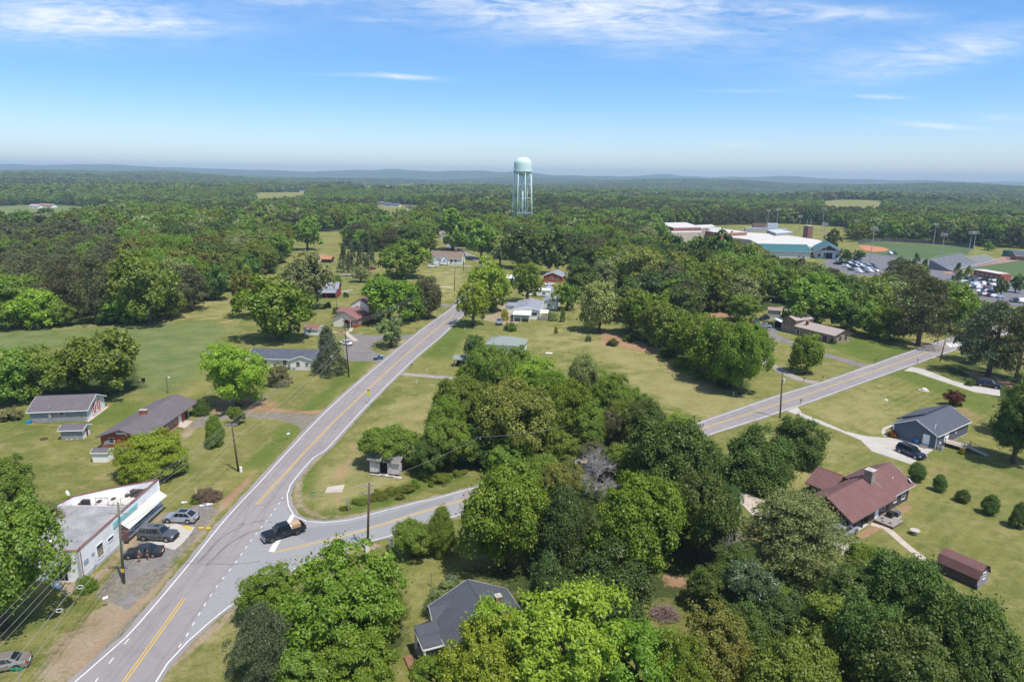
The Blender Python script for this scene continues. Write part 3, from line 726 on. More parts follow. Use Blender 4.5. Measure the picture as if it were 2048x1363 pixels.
def dash(line, step, ln, wd, mat):
    line = polyline(line, .5); mb = MB(); s = 0.
    acc = [0.]
    for a, b in zip(line, line[1:]): acc.append(acc[-1] + (b - a).length)
    tot = acc[-1]; k = 0.

    def at_(d):
        i = max(0, min(len(acc) - 2, int(np.searchsorted(acc, d)) - 1)); t = (d - acc[i]) / (acc[i + 1] - acc[i] + 1e-9); return line[i].lerp(line[i + 1], t)
    while k < tot:
        a, b = at_(k), at_(min(k + ln, tot)); d = (b - a).normalized() if (b - a).length > 1e-4 else Vector((1, 0, 0)); n = Vector((-d.y, d.x, 0)) * wd / 2
        mb.face([(p.x, p.y, MK) for p in (a - n, b - n, b + n, a + n)]); k += step
    o = mb.build('road_marking', mat); o['kind'] = 'structure'; return o


dash(W((566, 994), (538, 1035), (500, 1083), (472, 1124), (442, 1161), (410, 1208), (372, 1272), (350, 1305)), 1.83, .62, .13, white_line)
dash(W((258, 1277), (232, 1309), (206, 1342), (150, 1420)), 3.0, .9, .12, white_line)
sheet('road_marking', W((590, 1030), (583, 1028), (537, 1102), (548, 1104)), MK + .003, white_line, step=9)
for k in range(5):
    a = P(1893 + k * 7, 690 - k * .6); sheet('road_marking', [a + Vector((-.5, -2.6, 0)), a + Vector((.5, -2.6, 0)), a + Vector((2.4, 2.6, 0)), a + Vector((1.4, 2.6, 0))], MK + .003, white_line, step=9)
skid = stain_mat('tyre_film', (.04, .04, .04), .35)
for line, wd in ((((395, 1127), (440, 1078), (485, 1052), (520, 1041), (545, 1045)), .3), (((410, 1133), (455, 1090), (500, 1064), (530, 1056)), .28), (((360, 1126), (400, 1127), (470, 1128), (520, 1122)), .22), (((540, 1040), (640, 1010), (700, 1008)), .01)):
    o = strip('tyre_mark', polyline(W(*line), 1.), wd, MK + .008, skid)
sheet('side_road_tint', [P(*q) for q in ((562, 1000), (584, 1033), (613, 1044), (700, 1041), (843, 1004), (928, 984), (914, 1028), (783, 1068), (701, 1091), (616, 1122), (496, 1185), (422, 1239), (360, 1296), (395, 1232), (472, 1124), (538, 1035))], .036, marking_mat('newer_tar', (.3, .295, .305), .5), jag=.1)
sheet('tar_patch', W((575, 1060), (700, 1046), (830, 1012), (905, 992), (905, 1000), (760, 1046), (610, 1084)), .039, marking_mat('tar_patch', (.255, .252, .265), .5), jag=.15)
# drives
sheet('driveway', W((688, 690), (690, 676), (706, 667), (745, 671), (790, 669), (834, 670), (833, 676), (790, 677), (757, 681), (744, 690), (742, 700), (760, 708), (797, 712), (793, 722), (772, 727), (735, 722), (700, 721), (690, 718)), .02, old_asphalt, jag=.2)
strip('garden_path', polyline(W((662, 664), (685, 664), (700, 662), (702, 655)), 1.), 1.2, .024, concrete2, jag=.05); strip('garden_path', polyline(W((690, 664), (700, 672), (712, 682)), 1.), 1.6, .028, concrete2, jag=.05)
strip('driveway', polyline(W((802, 747), (830, 750), (870, 753), (905, 756)), 2.), 2.6, .02, gravel, jag=.15)
strip('driveway', polyline(W((1510, 712), (1530, 723), (1558, 739), (1600, 758), (1650, 768)), 2.), 3., .02, gravel, jag=.2)
sheet('driveway', W((1506, 640), (1530, 648), (1562, 658), (1552, 668), (1600, 688), (1634, 701), (1690, 717), (1742, 731), (1727, 736), (1660, 716), (1590, 692), (1530, 672), (1512, 662)), .02, old_asphalt, jag=.2)
sheet('driveway', W((1808, 741), (1822, 733), (1850, 738), (1903, 760), (1950, 772), (2000, 774), (2000, 792), (1950, 784), (1880, 761), (1830, 744)), .02, concrete, jag=.05)
sheet('driveway', W((1570, 820), (1596, 813), (1604, 826), (1640, 840), (1690, 862), (1735, 872), (1767, 875), (1788, 875), (1867, 899), (1821, 928), (1780, 914), (1744, 902), (1722, 880), (1680, 862), (1630, 844), (1600, 832)), .02, concrete, jag=.05)
sheet('garden_path', W((1768, 873), (1762, 864), (1766, 855), (1782, 849), (1788, 851), (1772, 858), (1770, 866), (1788, 872)), .024, concrete, step=.6)
sheet('driveway', W((1420, 950), (1445, 962), (1500, 988), (1556, 1016), (1620, 1046), (1700, 1078), (1722, 1085), (1690, 1110), (1600, 1090), (1505, 1029), (1461, 985), (1432, 968)), .02, concrete2, jag=.05)
strip('garden_path', polyline(W((1742, 1047), (1770, 1055), (1812, 1090), (1840, 1112), (1866, 1130)), 1.), 1.1, .026, concrete2, jag=.03)
sheet('concrete_pad', W((1852, 1126), (1868, 1122), (1876, 1128), (1866, 1142), (1856, 1138)), .02, concrete, step=.6)
sheet('concrete_pad', W((655, 973), (690, 968), (684, 984), (650, 985)), .02, concrete2, step=.6); sheet('concrete_pad', W((664, 975), (681, 972), (678, 980), (662, 981)), .05, concrete, step=.6)
sheet('concrete_pad', W((172, 842), (213, 812), (218, 813), (178, 843)), .02, concrete2, step=1)
sheet('patio', W((353, 852), (372, 840), (386, 841), (370, 856)), .02, concrete2, step=1)
sheet('concrete_pad', W((295, 1082), (330, 1045), (392, 1052), (350, 1100)), .02, concrete, jag=.3)
sheet('tar_patch', W((340, 1030), (395, 1010), (428, 1012), (400, 1035), (350, 1042)), .02, old_asphalt, jag=.4); sheet('tar_patch', W((240, 1130), (262, 1108), (350, 1098), (330, 1130), (262, 1160)), .02, old_asphalt, jag=.4)
sheet('tar_patch', W((232, 1205), (262, 1180), (280, 1200), (250, 1220)), .02, old_asphalt, jag=.3)
# school grounds
sheet('parking_lot', W((1648, 530), (1652, 512), (1700, 506), (1820, 508), (1850, 512), (1900, 520), (1910, 545), (2060, 552), (2060, 618), (1990, 605), (1940, 596), (1880, 572), (1840, 552), (1770, 552), (1700, 550)), .03, lot_mat, step=6)
sheet('playing_field', W((1716, 487), (1760, 484), (1830, 487), (1900, 492), (1945, 497), (1930, 512), (1880, 520), (1800, 515), (1735, 505)), .05, turf, step=6)
sheet('infield', W((1714, 490), (1740, 491), (1768, 495), (1779, 499), (1770, 503), (1745, 504), (1728, 500)), .1, infield_mat, step=2)
sheet('playing_field', W((1925, 538), (1990, 528), (2060, 518), (2200, 525), (2200, 570), (2045, 556), (1960, 546)), .06, turf, step=6)
sheet('track', W((1885, 545), (1990, 517), (2060, 503), (2100, 506), (2060, 520), (1925, 541), (1900, 548)), .05, M('running_track', (.33, .2, .16), .9, .08, .1), step=6)
# ---------------------------------------------------------------- trees
def rdir(n, g, upb=0.):
    d = g.normal(size=(n, 3)); d[:, 2] += upb; return d / np.linalg.norm(d, axis=1)[:, None]


def leaf_mesh(name, C, Nn, size, g, aspect=.62):
    """one diamond leaf cluster per point, facing roughly along Nn"""
    n = len(C); r = rdir(n, g); T = np.cross(Nn, r); T /= np.linalg.norm(T, axis=1)[:, None] + 1e-9; B = np.cross(Nn, T)
    s = (size * g.uniform(.65, 1.35, n))[:, None]
    bend = Nn * s * .25
    V = np.stack([C - T * s - bend, C - B * s * aspect, C + T * s - bend, C + B * s * aspect], 1).reshape(-1, 3)
    me = bpy.data.meshes.new(name); me.vertices.add(4 * n); me.vertices.foreach_set('co', V.ravel().astype(np.float32))
    me.loops.add(4 * n); me.loops.foreach_set('vertex_index', np.arange(4 * n, dtype=np.int32)); me.polygons.add(n)
    me.polygons.foreach_set('loop_start', (np.arange(n) * 4).astype(np.int32)); me.polygons.foreach_set('loop_total', np.full(n, 4, np.int32))
    me.update(calc_edges=True); me.validate(); return me


def wobble(D, g, k=6, amp=.16):
    f = np.zeros(len(D))
    for _ in range(k):
        a = g.normal(size=3) * 2.2; f += np.cos(D @ a + g.uniform(0, 6.28))
    return 1 + amp * f / math.sqrt(k) * 1.3


def crown_mesh(name, kind, seed, lod):
    """crown in tree units: radius about 1, tree height 2"""
    g = np.random.default_rng(seed)
    K = {'near': 160, 'mid': 90, 'far': 42, 'vfar': 18}[lod]; L = {'near': 190, 'mid': 72, 'far': 30, 'vfar': 15}[lod]; size = {'near': .027, 'mid': .05, 'far': .1, 'vfar': .19}[lod]
    lz = 1.; lr0, lr1 = (.11, .25) if lod == 'near' else (.14, .28)
    if kind == 'broad' or kind == 'open':
        D = rdir(K, g, .25); r = wobble(D, g, amp=.2) * g.uniform(.5, .95, K); c = D * r[:, None] * [.92, .92, .84] + [0, 0, 1.08]; zlo = .25
        if kind == 'open': lr0, lr1 = .09, .2; L = int(L * .75)
    elif kind == 'oval':
        D = rdir(K, g, .1); r = wobble(D, g) * g.uniform(.6, .85, K); c = D * r[:, None] * [.78, .78, .95] + [0, 0, 1.02]; c[:, :2] *= (1.15 - .28 * c[:, 2:3]); zlo = .1; lr0, lr1 = .15, .27
    elif kind == 'bush':
        D = rdir(K, g, .45); D[:, 2] = np.abs(D[:, 2]) - .05; r = wobble(D, g, amp=.22) * g.uniform(.5, .92, K); c = D * r[:, None] * [1, 1, 1.9] + [0, 0, .12]; lr0, lr1 = .17, .28; zlo = 0; lz = 1.5
    elif kind == 'maple':   # flat leaf tiers
        D = rdir(K, g, .6); D[:, 2] = np.abs(D[:, 2]); r = wobble(D, g, amp=.08) * g.uniform(.55, .9, K); c = D * r[:, None] * [1, 1, 1.5] + [0, 0, .22]; lz = .42; lr0, lr1 = .22, .36; zlo = .1
    elif kind == 'cone':
        t = g.uniform(.0, 1, K) ** 1.25; a = g.uniform(0, 6.283, K); rr = (1 - t) ** .85 * g.uniform(.55, .92, K); c = np.stack([rr * np.cos(a), rr * np.sin(a), .12 + 1.75 * t], 1); lr0, lr1 = .17, .32; zlo = .03
        D = np.stack([np.cos(a), np.sin(a), .35 + 0 * a], 1)
    elif kind == 'pine':
        t = g.uniform(0, 1, K); a = g.uniform(0, 6.283, K); prof = np.sin(np.clip(t * .85 + .17, 0, 1) * math.pi) ** .6; rr = prof * g.uniform(.25, .95, K); c = np.stack([rr * np.cos(a), rr * np.sin(a), .32 + 1.58 * t], 1)
        D = np.stack([np.cos(a), np.sin(a), .6 + 0 * a], 1); lz = .6; lr0, lr1 = .16, .3; zlo = .2
    elif kind == 'whitepine':   # long level limbs with feathery sprays
        K2 = K * 2; t = np.sort(g.uniform(0, 1, K2)); tier = np.floor(t * 9) / 9; a = g.uniform(0, 6.283, K2); rr = (1.05 - tier * .85) * g.uniform(.25, 1.05, K2)
        c = np.stack([rr * np.cos(a), rr * np.sin(a), .45 + 1.45 * tier + rr * .12 + g.normal(0, .03, K2)], 1); D = np.stack([np.cos(a), np.sin(a), .8 + 0 * a], 1); lz = .35; lr0, lr1 = .12, .2; zlo = .3; K = K2; L = int(L * .6)
    D = D / np.linalg.norm(D, axis=1)[:, None]
    lr = g.uniform(lr0, lr1, K)
    idx = np.repeat(np.arange(K), L); n = len(idx)
    d = rdir(n, g) + D[idx] * .75 + [0, 0, .35]; d /= np.linalg.norm(d, axis=1)[:, None]
    rad = lr[idx] * g.uniform(.72, 1.08, n)
    pts = c[idx] + d * rad[:, None] * [1, 1, lz]
    nrm = d * .7 + rdir(n, g) * .55 + [0, 0, .35]; nrm /= np.linalg.norm(nrm, axis=1)[:, None]
    if kind in ('pine', 'whitepine', 'cone'): nrm = d * .4 + rdir(n, g) * .8 + [0, 0, .3]; nrm /= np.linalg.norm(nrm, axis=1)[:, None]
    # strays that fray the outline, and inner leaves
    m_ = n // (6 if kind == 'bush' else 10); j = g.integers(0, n, m_); stray = pts[j] + D[idx[j]] * g.uniform(.02, .22 if kind == 'bush' else .15, m_)[:, None] + g.normal(0, .03, (m_, 3))
    q = g.integers(0, n, n // 8); inner = np.array([0, 0, 1.0]) + (pts[q] - [0, 0, 1.0]) * g.uniform(.35, .75, len(q))[:, None]
    pts = np.concatenate([pts, stray, inner]); nrm = np.concatenate([nrm, rdir(m_, g, .5), rdir(len(q), g, .8)])
    keep = pts[:, 2] > (zlo * .4 if kind != 'bush' else .02); pts = pts[keep]; nrm = nrm[keep]
    if kind in ('pine', 'whitepine'): size *= .85
    pts[:, 2] *= 2. / max(pts[:, 2].max(), .1); rm = np.percentile(np.hypot(pts[:, 0], pts[:, 1]), 98.5); pts[:, :2] /= rm
    return leaf_mesh(name, pts, nrm, size, g, .62 if kind not in ('pine', 'whitepine', 'cone') else .35)


def trunk_mesh(name, kind, seed, detail=True):
    g = random.Random(seed); mb = MB(); seg = 7 if detail else 5
    top = 1.75 if kind in ('cone', 'pine', 'whitepine') else 1.25
    r0 = .07 if kind != 'open' else .085
    pts = [(0, 0, -.05)]; x = y = 0
    for i in range(1, 6): x += g.uniform(-.04, .04); y += g.uniform(-.04, .04); pts.append((x, y, top * i / 5))
    mb.tube(pts, [r0 * 1.3, r0, r0 * .8, r0 * .6, r0 * .4, r0 * .12], seg)
    nb = (14 if kind == 'whitepine' else 9) if detail else 4
    for k in range(nb):
        a = k * 2.4 + g.uniform(-.4, .4); h = top * (.3 + .65 * k / nb); ln = (.75 if kind != 'cone' else .5) * (1 - .35 * k / nb); rise = .12 if kind == 'whitepine' else (.55 if kind not in ('pine', 'cone') else .2)
        i = min(4, int(h / top * 5)); bx, by = pts[i][0], pts[i][1]
        p1 = (bx + math.cos(a) * ln * .5, by + math.sin(a) * ln * .5, h + ln * rise * .35); p2 = (bx + math.cos(a + .15) * ln, by + math.sin(a + .15) * ln, h + ln * rise)
        mb.tube([(bx, by, h), p1, p2], [r0 * .38, r0 * .26, r0 * .08], 5)
    return mb.mesh(name, True)


CROWNS, TRUNKS = {}, {}


def crown(kind, var, lod):
    k = (kind, var, lod)
    if k not in CROWNS:
        CROWNS[k] = crown_mesh('crown_' + kind, kind, 100 + var * 17 + len(kind) * 7, lod); CROWNS[k].materials.append(LEAF['mid'])
    return CROWNS[k]


def trunk(kind, var):
    k = (kind, var)
    if k not in TRUNKS: TRUNKS[k] = trunk_mesh('trunk_' + kind, kind, 5 + var); TRUNKS[k].materials.append(bark)
    return TRUNKS[k]


def tree_at(x, y, w_, h, kind, leaf, label, name='tree', cat='tree', group=None, lod=None, seed=None, tm=None):
    r = random.Random(seed if seed is not None else int(x * 13 + y * 7)); d = math.hypot(x, y)
    lod = lod or ('near' if d < 165 else 'mid' if d < 340 else 'far')
    nv = {'near': 2, 'mid': 3, 'far': 2}[lod]; v = r.randrange(nv)
    z = float(ground_z(x, y)); e = empty(name, (x, y, z), r.uniform(0, 6.28), label, cat, group)
    e.scale = (w_ / 2, w_ / 2 * r.uniform(.92, 1.08), h / 2)
    c = link('crown', crown(kind, v, lod), None, e); c.material_slots[0].link = 'OBJECT'; c.material_slots[0].material = LEAF[leaf]
    if kind != 'bush':
        t = link('trunk', trunk(kind, v % 2), None, e)
        if tm: t.material_slots[0].link = 'OBJECT'; t.material_slots[0].material = tm
    return e


def height_for(x, y, vtop):
    """height of something standing at (x, y) whose top reaches photo row vtop"""
    lo, hi = 0., 60.
    for _ in range(40):
        mid = (lo + hi) / 2
        if Q(x, y, mid)[1] > vtop: lo = mid
        else: hi = mid
    return lo


def tree(u, vb, vt, wpx, kind, leaf, label, name='tree', cat='tree', **kw):
    p = P(u, vb); dep = p.y * CP + H * SP; w_ = wpx / F * dep
    # the crown's near side sits lower in the picture than the trunk: top from the trunk line
    return tree_at(p.x, p.y, w_, max(.6, height_for(p.x, p.y, vt)), kind, leaf, label, name, cat, **kw)
# ---------------------------------------------------------------- the trees one can tell apart
TREES = [
    # near left
    (12, 1255, 990, 235, 'broad', 'mid', 'big tree overhanging the flat roofed storefront above the parked sedan'),
    (88, 1090, 1000, 110, 'open', 'grey', 'thin grey green tree touching the back corner of the storefront roof'),
    (25, 1030, 912, 118, 'broad', 'mid', 'round tree on the lawn behind the storefront, at the picture edge'),
    (313, 950, 857, 138, 'maple', 'yellow', 'low spreading yellow green maple in front of the brick ranch house'),
    (431, 892, 826, 42, 'oval', 'bright', 'small upright tree on the lawn beside the gravel drive'),
    (474, 848, 810, 38, 'broad', 'bright', 'small round tree beside the utility pole at the gravel drive'),
    (478, 812, 676, 142, 'open', 'yellow', 'large loose yellow green tree left of the cream house'),
    (658, 748, 650, 72, 'cone', 'spruce', 'dark blue green spruce in front of the cream house'),
    (560, 680, 542, 152, 'broad', 'bright', 'huge bright green spreading tree above the small shed with red roof'),
    (512, 635, 540, 92, 'open', 'olive', 'olive green tree tucked behind the huge spreading tree'),
    (612, 618, 498, 112, 'broad', 'grey', 'tall grey green tree beside the red barn'),
    (668, 577, 546, 36, 'broad', 'mid', 'small round tree behind the red barn'),
    (780, 645, 546, 112, 'broad', 'bright', 'big bright green tree beside the house with faded maroon roof'),
    (822, 640, 562, 62, 'broad', 'bright', 'light green tree between the bright tree and the magnolia'),
    (857, 637, 552, 58, 'oval', 'brown', 'dark brownish magnolia beside the main road'),
    (781, 694, 628, 68, 'open', 'grey', 'grey green multi-stemmed tree on the island of the paved loop'),
    (722, 564, 531, 42, 'open', 'grey', 'weeping grey green tree alone on the far lawn'),
    (806, 556, 476, 114, 'broad', 'mid', 'wide dome shaped tree beside the two white parked cars'),
    (946, 652, 562, 80, 'open', 'yellow', 'yellow green roadside tree casting its shade over the main road'),
    (982, 622, 507, 88, 'broad', 'yellow', 'tall yellow green tree behind the roadside tree'),
    (1054, 606, 522, 78, 'open', 'bright', 'bright loose tree behind the grey metal roofed house'),
    (1133, 620, 560, 62, 'open', 'bright', 'light green tree beside the small white outbuilding'),
    (1197, 664, 560, 80, 'oval', 'pale', 'pale silvery tree standing at the top of the mown field'),
    (1160, 592, 524, 80, 'broad', 'dark', 'dark round tree behind the light green tree'),
    (1036, 537, 456, 76, 'broad', 'dark', 'dark round tree behind the road, the first of two below the water tower'),
    (1115, 548, 454, 80, 'broad', 'dark', 'dark full round tree, the second of two below the water tower'),
    (962, 518, 440, 66, 'broad', 'mid', 'tall dome shaped tree right behind the crossarm pole'),
    (906, 500, 412, 84, 'broad', 'mid', 'very tall broad tree above the brown roofed house'),
    (1000, 530, 470, 46, 'open', 'pale', 'pale thin tree between two dark round ones'),
    (860, 505, 462, 40, 'broad', 'bright', 'small bright tree behind the brown roofed house'),
    (615, 500, 436, 62, 'broad', 'mid', 'round tree standing alone in the far pasture'),
    (1150, 560, 510, 40, 'broad', 'dark', 'small dark tree behind the far grey roof'),
    (1262, 668, 570, 78, 'broad', 'mid', 'first tree of the row along the mown field, by the bare red soil'),
    (1293, 676, 582, 90, 'open', 'bright', 'light green tree second in the row along the mown field'),
    (1345, 705, 612, 90, 'broad', 'mid', 'mid green tree third in the row along the mown field'),
    (1385, 728, 622, 94, 'broad', 'bright', 'light green topped tree fourth in the row along the mown field'),
    (1432, 765, 630, 98, 'oval', 'bright', 'bright tree fifth in the row along the mown field'),
    (1480, 788, 634, 108, 'broad', 'bright', 'last and largest tree of the row along the mown field'),
    (1318, 690, 596, 84, 'broad', 'mid', 'mid green tree between the second and third of the field row'),
    (1408, 745, 626, 88, 'broad', 'mid', 'mid green tree between the fourth and fifth of the field row'),
    (1452, 772, 636, 84, 'broad', 'bright', 'bright tree just before the last of the field row'),
    (1611, 746, 666, 64, 'oval', 'bright', 'young green tree beside the gravel lane across the road'),
    (1538, 712, 672, 24, 'open', 'grey', 'slender sapling beside the paved lane to the stone house'),
    (1487, 642, 584, 70, 'broad', 'mid', 'round tree beside the blue parked car'),
    (1626, 655, 545, 134, 'broad', 'mid', 'huge dome shaped tree behind the stone ranch house'),
    (1690, 660, 590, 80, 'broad', 'dark', 'dark tree at the gable end of the stone ranch house'),
    (1740, 672, 600, 80, 'broad', 'mid', 'mid green tree above the lawn of the stone house'),
    (1835, 692, 548, 118, 'pine', 'pine', 'tall brownish pine beside the road crossing'),
    (1775, 680, 612, 90, 'broad', 'bright', 'bright low tree under the tall brownish pine'),
    (1897, 664, 556, 92, 'broad', 'bright', 'full bright green tree right of the tall brownish pine'),
    (1975, 752, 598, 128, 'pine', 'spruce', 'dark pine at the bend of the road, in front of its group'),
    (2032, 765, 600, 110, 'pine', 'pine', 'dark pine over the parked black car at the picture edge'),
    (1950, 725, 620, 80, 'pine', 'pine', 'brownish pine behind the pines at the road bend'),
    (2025, 925, 770, 130, 'broad', 'dark', 'big dark tree at the picture edge beside the blue grey house'),
    (2075, 880, 740, 130, 'broad', 'dark', 'dark tree half outside the picture above the blue grey house'),
    (1905, 810, 777, 40, 'broad', 'red', 'small dark red maple behind the blue grey house'),
    (1508, 968, 848, 148, 'bush', 'dark', 'big dark round tree nearest the road bend, larger of a pair'),
    (1592, 924, 826, 112, 'bush', 'dark', 'dark round tree with a pole behind it, smaller of a pair'),
    (1580, 1145, 985, 265, 'whitepine', 'grey', 'large grey green white pine with long level limbs beside the carport'),
    # lower right
    (1490, 1230, 1112, 125, 'broad', 'blossom', 'tree with white blossoms under the white pine'),
    (1430, 1220, 1130, 110, 'broad', 'dark', 'dark tree left of the white blossoms'),
    (1340, 1010, 828, 176, 'broad', 'dark', 'tall dark oak beside the dead tree'),
    (1400, 1125, 925, 168, 'broad', 'dark', 'dark oak above the brush pile'),
    (1440, 1060, 960, 90, 'broad', 'deep', 'deep green tree at the end of the concrete drive'),
    (1290, 905, 795, 112, 'broad', 'dark', 'dark tree where the road disappears into the trees'),
    (1350, 890, 826, 66, 'open', 'yellow', 'small yellow green tree beside the road edge'),
    (1700, 1250, 1120, 150, 'broad', 'dark', 'dark tree between the white pine and the gambrel shed'),
    (1800, 1290, 1105, 170, 'broad', 'dark', 'tall dark tree in front of the gambrel shed'),
    (1905, 1400, 1180, 210, 'broad', 'dark', 'dark tree at the lower corner of the wide lawn'),
    (1665, 1340, 1190, 180, 'open', 'mid', 'mid green tree in the dark grove at the lower edge'),
    (1800, 1480, 1250, 230, 'broad', 'dark', 'dark tree cut by the lower picture edge below the lawn'),
    (1960, 1470, 1270, 160, 'broad', 'dark', 'outer dark tree of the lower grove beside the lawn'),
    (1560, 1300, 1190, 130, 'broad', 'deep', 'deep green tree below the white pine'),
    (1425, 1400, 1208, 175, 'open', 'olive', 'yellowish olive tree beside the brush pile'),
    (1570, 1460, 1270, 190, 'broad', 'mid', 'mid green tree at the lower edge beside the olive one'),
    (1265, 1185, 943, 192, 'broad', 'bright', 'large bright green tree right below the dead tree'),
    (1008, 1135, 922, 188, 'broad', 'bright', 'large yellowish green tree covering the side road'),
    (1125, 1150, 962, 130, 'oval', 'deep', 'deep green holly between two bright trees'),
    (1205, 1240, 1085, 200, 'bush', 'deep', 'low deep green ivy covered tree below the bright ones'),
    (1108, 1020, 918, 100, 'broad', 'olive', 'olive tree at the roadside behind the holly'),
    (1120, 1420, 1150, 275, 'open', 'yellow', 'largest yellow green tree covering the charcoal roof'),
    (965, 1440, 1230, 190, 'open', 'yellow', 'yellow green tree in front of the charcoal roofed house'),
    (1270, 1440, 1220, 210, 'open', 'bright', 'bright green tree at the lower edge beside the largest one'),
    (875, 1420, 1300, 120, 'open', 'bright', 'low bright green tree below the porch'),
    (1220, 900, 812, 68, 'broad', 'brown', 'brown leaved dying tree in the central grove'),
    (1030, 925, 748, 172, 'broad', 'olive', 'largest olive brown oak in the central grove'),
    (905, 935, 828, 118, 'broad', 'mid', 'mid green tree at the near corner of the central grove'),
    (925, 850, 745, 110, 'broad', 'mid', 'mid green tree on the road side of the central grove'),
    (988, 815, 678, 112, 'broad', 'mid', 'tall mid green tree behind the grey green roof'),
    (950, 735, 668, 46, 'oval', 'dark', 'slim dark tree beside the small open shed'),
    (1060, 815, 705, 100, 'open', 'yellow', 'yellow green tree in the middle of the central grove'),
    (1168, 802, 694, 68, 'oval', 'pale', 'pale dense tree at the field edge of the central grove'),
    (1140, 885, 752, 116, 'broad', 'bright', 'bright feathery tree in the middle of the central grove'),
    (1215, 835, 738, 82, 'open', 'bright', 'light airy tree on the field side of the central grove'),
    (1085, 900, 800, 90, 'broad', 'mid', 'mid green tree beside the olive brown oak'),
    (1250, 895, 796, 100, 'broad', 'mid', 'grey green tree between the brown tree and the road'),
    (960, 930, 850, 90, 'broad', 'dark', 'dark tree low in the central grove above the side road'),
    (1120, 935, 860, 80, 'open', 'mid', 'thin tree at the lower side of the central grove'),
    (1195, 945, 880, 70, 'broad', 'brown', 'brownish tree right behind the dead tree'),
    (782, 931, 849, 124, 'broad', 'mid', 'wide green tree growing over the ruined shed'),
    (822, 935, 880, 55, 'open', 'grey', 'half bare grey tree beside the ruined shed'),
    (826, 1112, 1036, 88, 'broad', 'mid', 'round tree on the lawn beside the side road pole'),
    (884, 1108, 1006, 62, 'oval', 'mid', 'narrow tree beside the round one at the side road'),
    (690, 1340, 1092, 240, 'open', 'bright', 'big mid green tree beside the junction with bare top twigs'),
    (545, 1240, 1128, 120, 'open', 'bright', 'leaning tree nearest the junction edge line'),
    (535, 1400, 1205, 150, 'pine', 'spruce', 'dark bluish cedar beside the junction'),
    (775, 1275, 1168, 96, 'broad', 'mid', 'dark green tree facing the charcoal roofed house'),
    (720, 1430, 1260, 170, 'open', 'bright', 'bright tree at the lower edge below the junction tree'),
    (610, 1460, 1300, 150, 'open', 'mid', 'mid green tree at the lower edge beside the cedar'),
    (1040, 770, 690, 80, 'broad', 'mid', 'round tree behind the yellow green one in the central grove'),
    (1000, 870, 770, 110, 'broad', 'mid', 'mid green tree between the road side trees and the oak'),
    (945, 800, 715, 70, 'open', 'bright', 'light tree beside the slim dark one'),
    (890, 880, 790, 80, 'broad', 'bright', 'bright tree on the road side edge of the grove'),
    (860, 950, 872, 75, 'broad', 'dark', 'dark tree right beside the ruined shed'),
    (1100, 830, 735, 90, 'broad', 'bright', 'bright tree under the pale dense one'),
    (1195, 790, 735, 60, 'broad', 'mid', 'small tree beside the pale dense one at the field edge'),
    (1245, 850, 765, 80, 'broad', 'mid', 'tree at the field corner of the central grove'),
    (1180, 905, 800, 95, 'broad', 'mid', 'mid green tree beside the feathery one'),
    (1290, 850, 790, 70, 'broad', 'dark', 'dark low tree at the field side near the road'),
    (1020, 945, 865, 110, 'open', 'mid', 'spreading tree at the bank of the side road'),
    (1320, 930, 840, 110, 'broad', 'mid', 'mid green tree under the tall dark oak'),
    (1250, 960, 880, 100, 'broad', 'mid', 'mid green tree beyond the dead tree'),
    (1090, 985, 905, 90, 'broad', 'mid', 'mid green tree above the road bank'),
    (1385, 985, 880, 100, 'broad', 'dark', 'dark tree on the drive side of the tall oak'),
    (1350, 1090, 985, 110, 'broad', 'dark', 'dark shaded tree between the bright tree and the oak'),
    (1470, 1160, 1085, 90, 'broad', 'dark', 'shaded tree behind the white blossoms'),
    (1545, 1260, 1175, 110, 'broad', 'mid', 'mid green tree under the limbs of the white pine'),
    (1690, 1230, 1130, 110, 'broad', 'grey', 'grey green tree below the carport'),
    (1735, 1170, 1090, 100, 'broad', 'mid', 'rounded green tree on the lawn below the path'),
    (1740, 1400, 1190, 170, 'broad', 'dark', 'dark tree in the middle of the lower grove'),
    (1480, 1350, 1200, 130, 'broad', 'dark', 'dark tree between olive tree and lower grove'),
    (1345, 1480, 1260, 150, 'open', 'bright', 'bright tree at the lower edge below the brush pile'),
    (1110, 1240, 1090, 120, 'bush', 'deep', 'deep green ivy mound above the charcoal roof'),
    (1040, 1080, 960, 90, 'broad', 'mid', 'mid green tree between the two bright ones'),
    (985, 1400, 1195, 150, 'open', 'yellow', 'yellow green tree overhanging the porch side of the charcoal roof'),
    # left, behind the barn and along the wood
    (212, 792, 658, 145, 'broad', 'mid', 'big tree behind the barn with red doors'),
    (150, 785, 690, 90, 'broad', 'bright', 'brighter tree in the clump behind the barn'),
    (95, 795, 688, 110, 'broad', 'mid', 'tree above the barn roof, middle of the clump'),
    (30, 805, 690, 110, 'broad', 'mid', 'tree at the picture edge in the clump behind the barn'),
    (-40, 800, 700, 110, 'broad', 'dark', 'tree just outside the picture beside the barn clump'),
    (300, 648, 492, 125, 'broad', 'mid', 'tallest green tree at the edge of the hay field'),
    (262, 645, 575, 90, 'broad', 'bright', 'bushy bright tree below the tallest field edge tree'),
    (340, 635, 560, 70, 'broad', 'mid', 'mid green tree right of the tallest field edge tree'),
    (72, 655, 574, 92, 'broad', 'yellow', 'yellow green tree at the edge of the hay field'),
    (20, 658, 600, 80, 'broad', 'bright', 'bright tree at the picture edge beside the hay field'),
    (125, 652, 595, 60, 'broad', 'mid', 'small mid green tree between yellow tree and pine'),
    (195, 648, 505, 92, 'pine', 'pine', 'dark brownish pine at the edge of the hay field'),
    (385, 622, 528, 80, 'pine', 'brown', 'brownish pine at the corner of the hay field'),
    (430, 600, 525, 70, 'broad', 'dark', 'dark tree where the hay field narrows'),
    (470, 582, 510, 70, 'broad', 'mid', 'mid green tree at the tip of the hay field'),
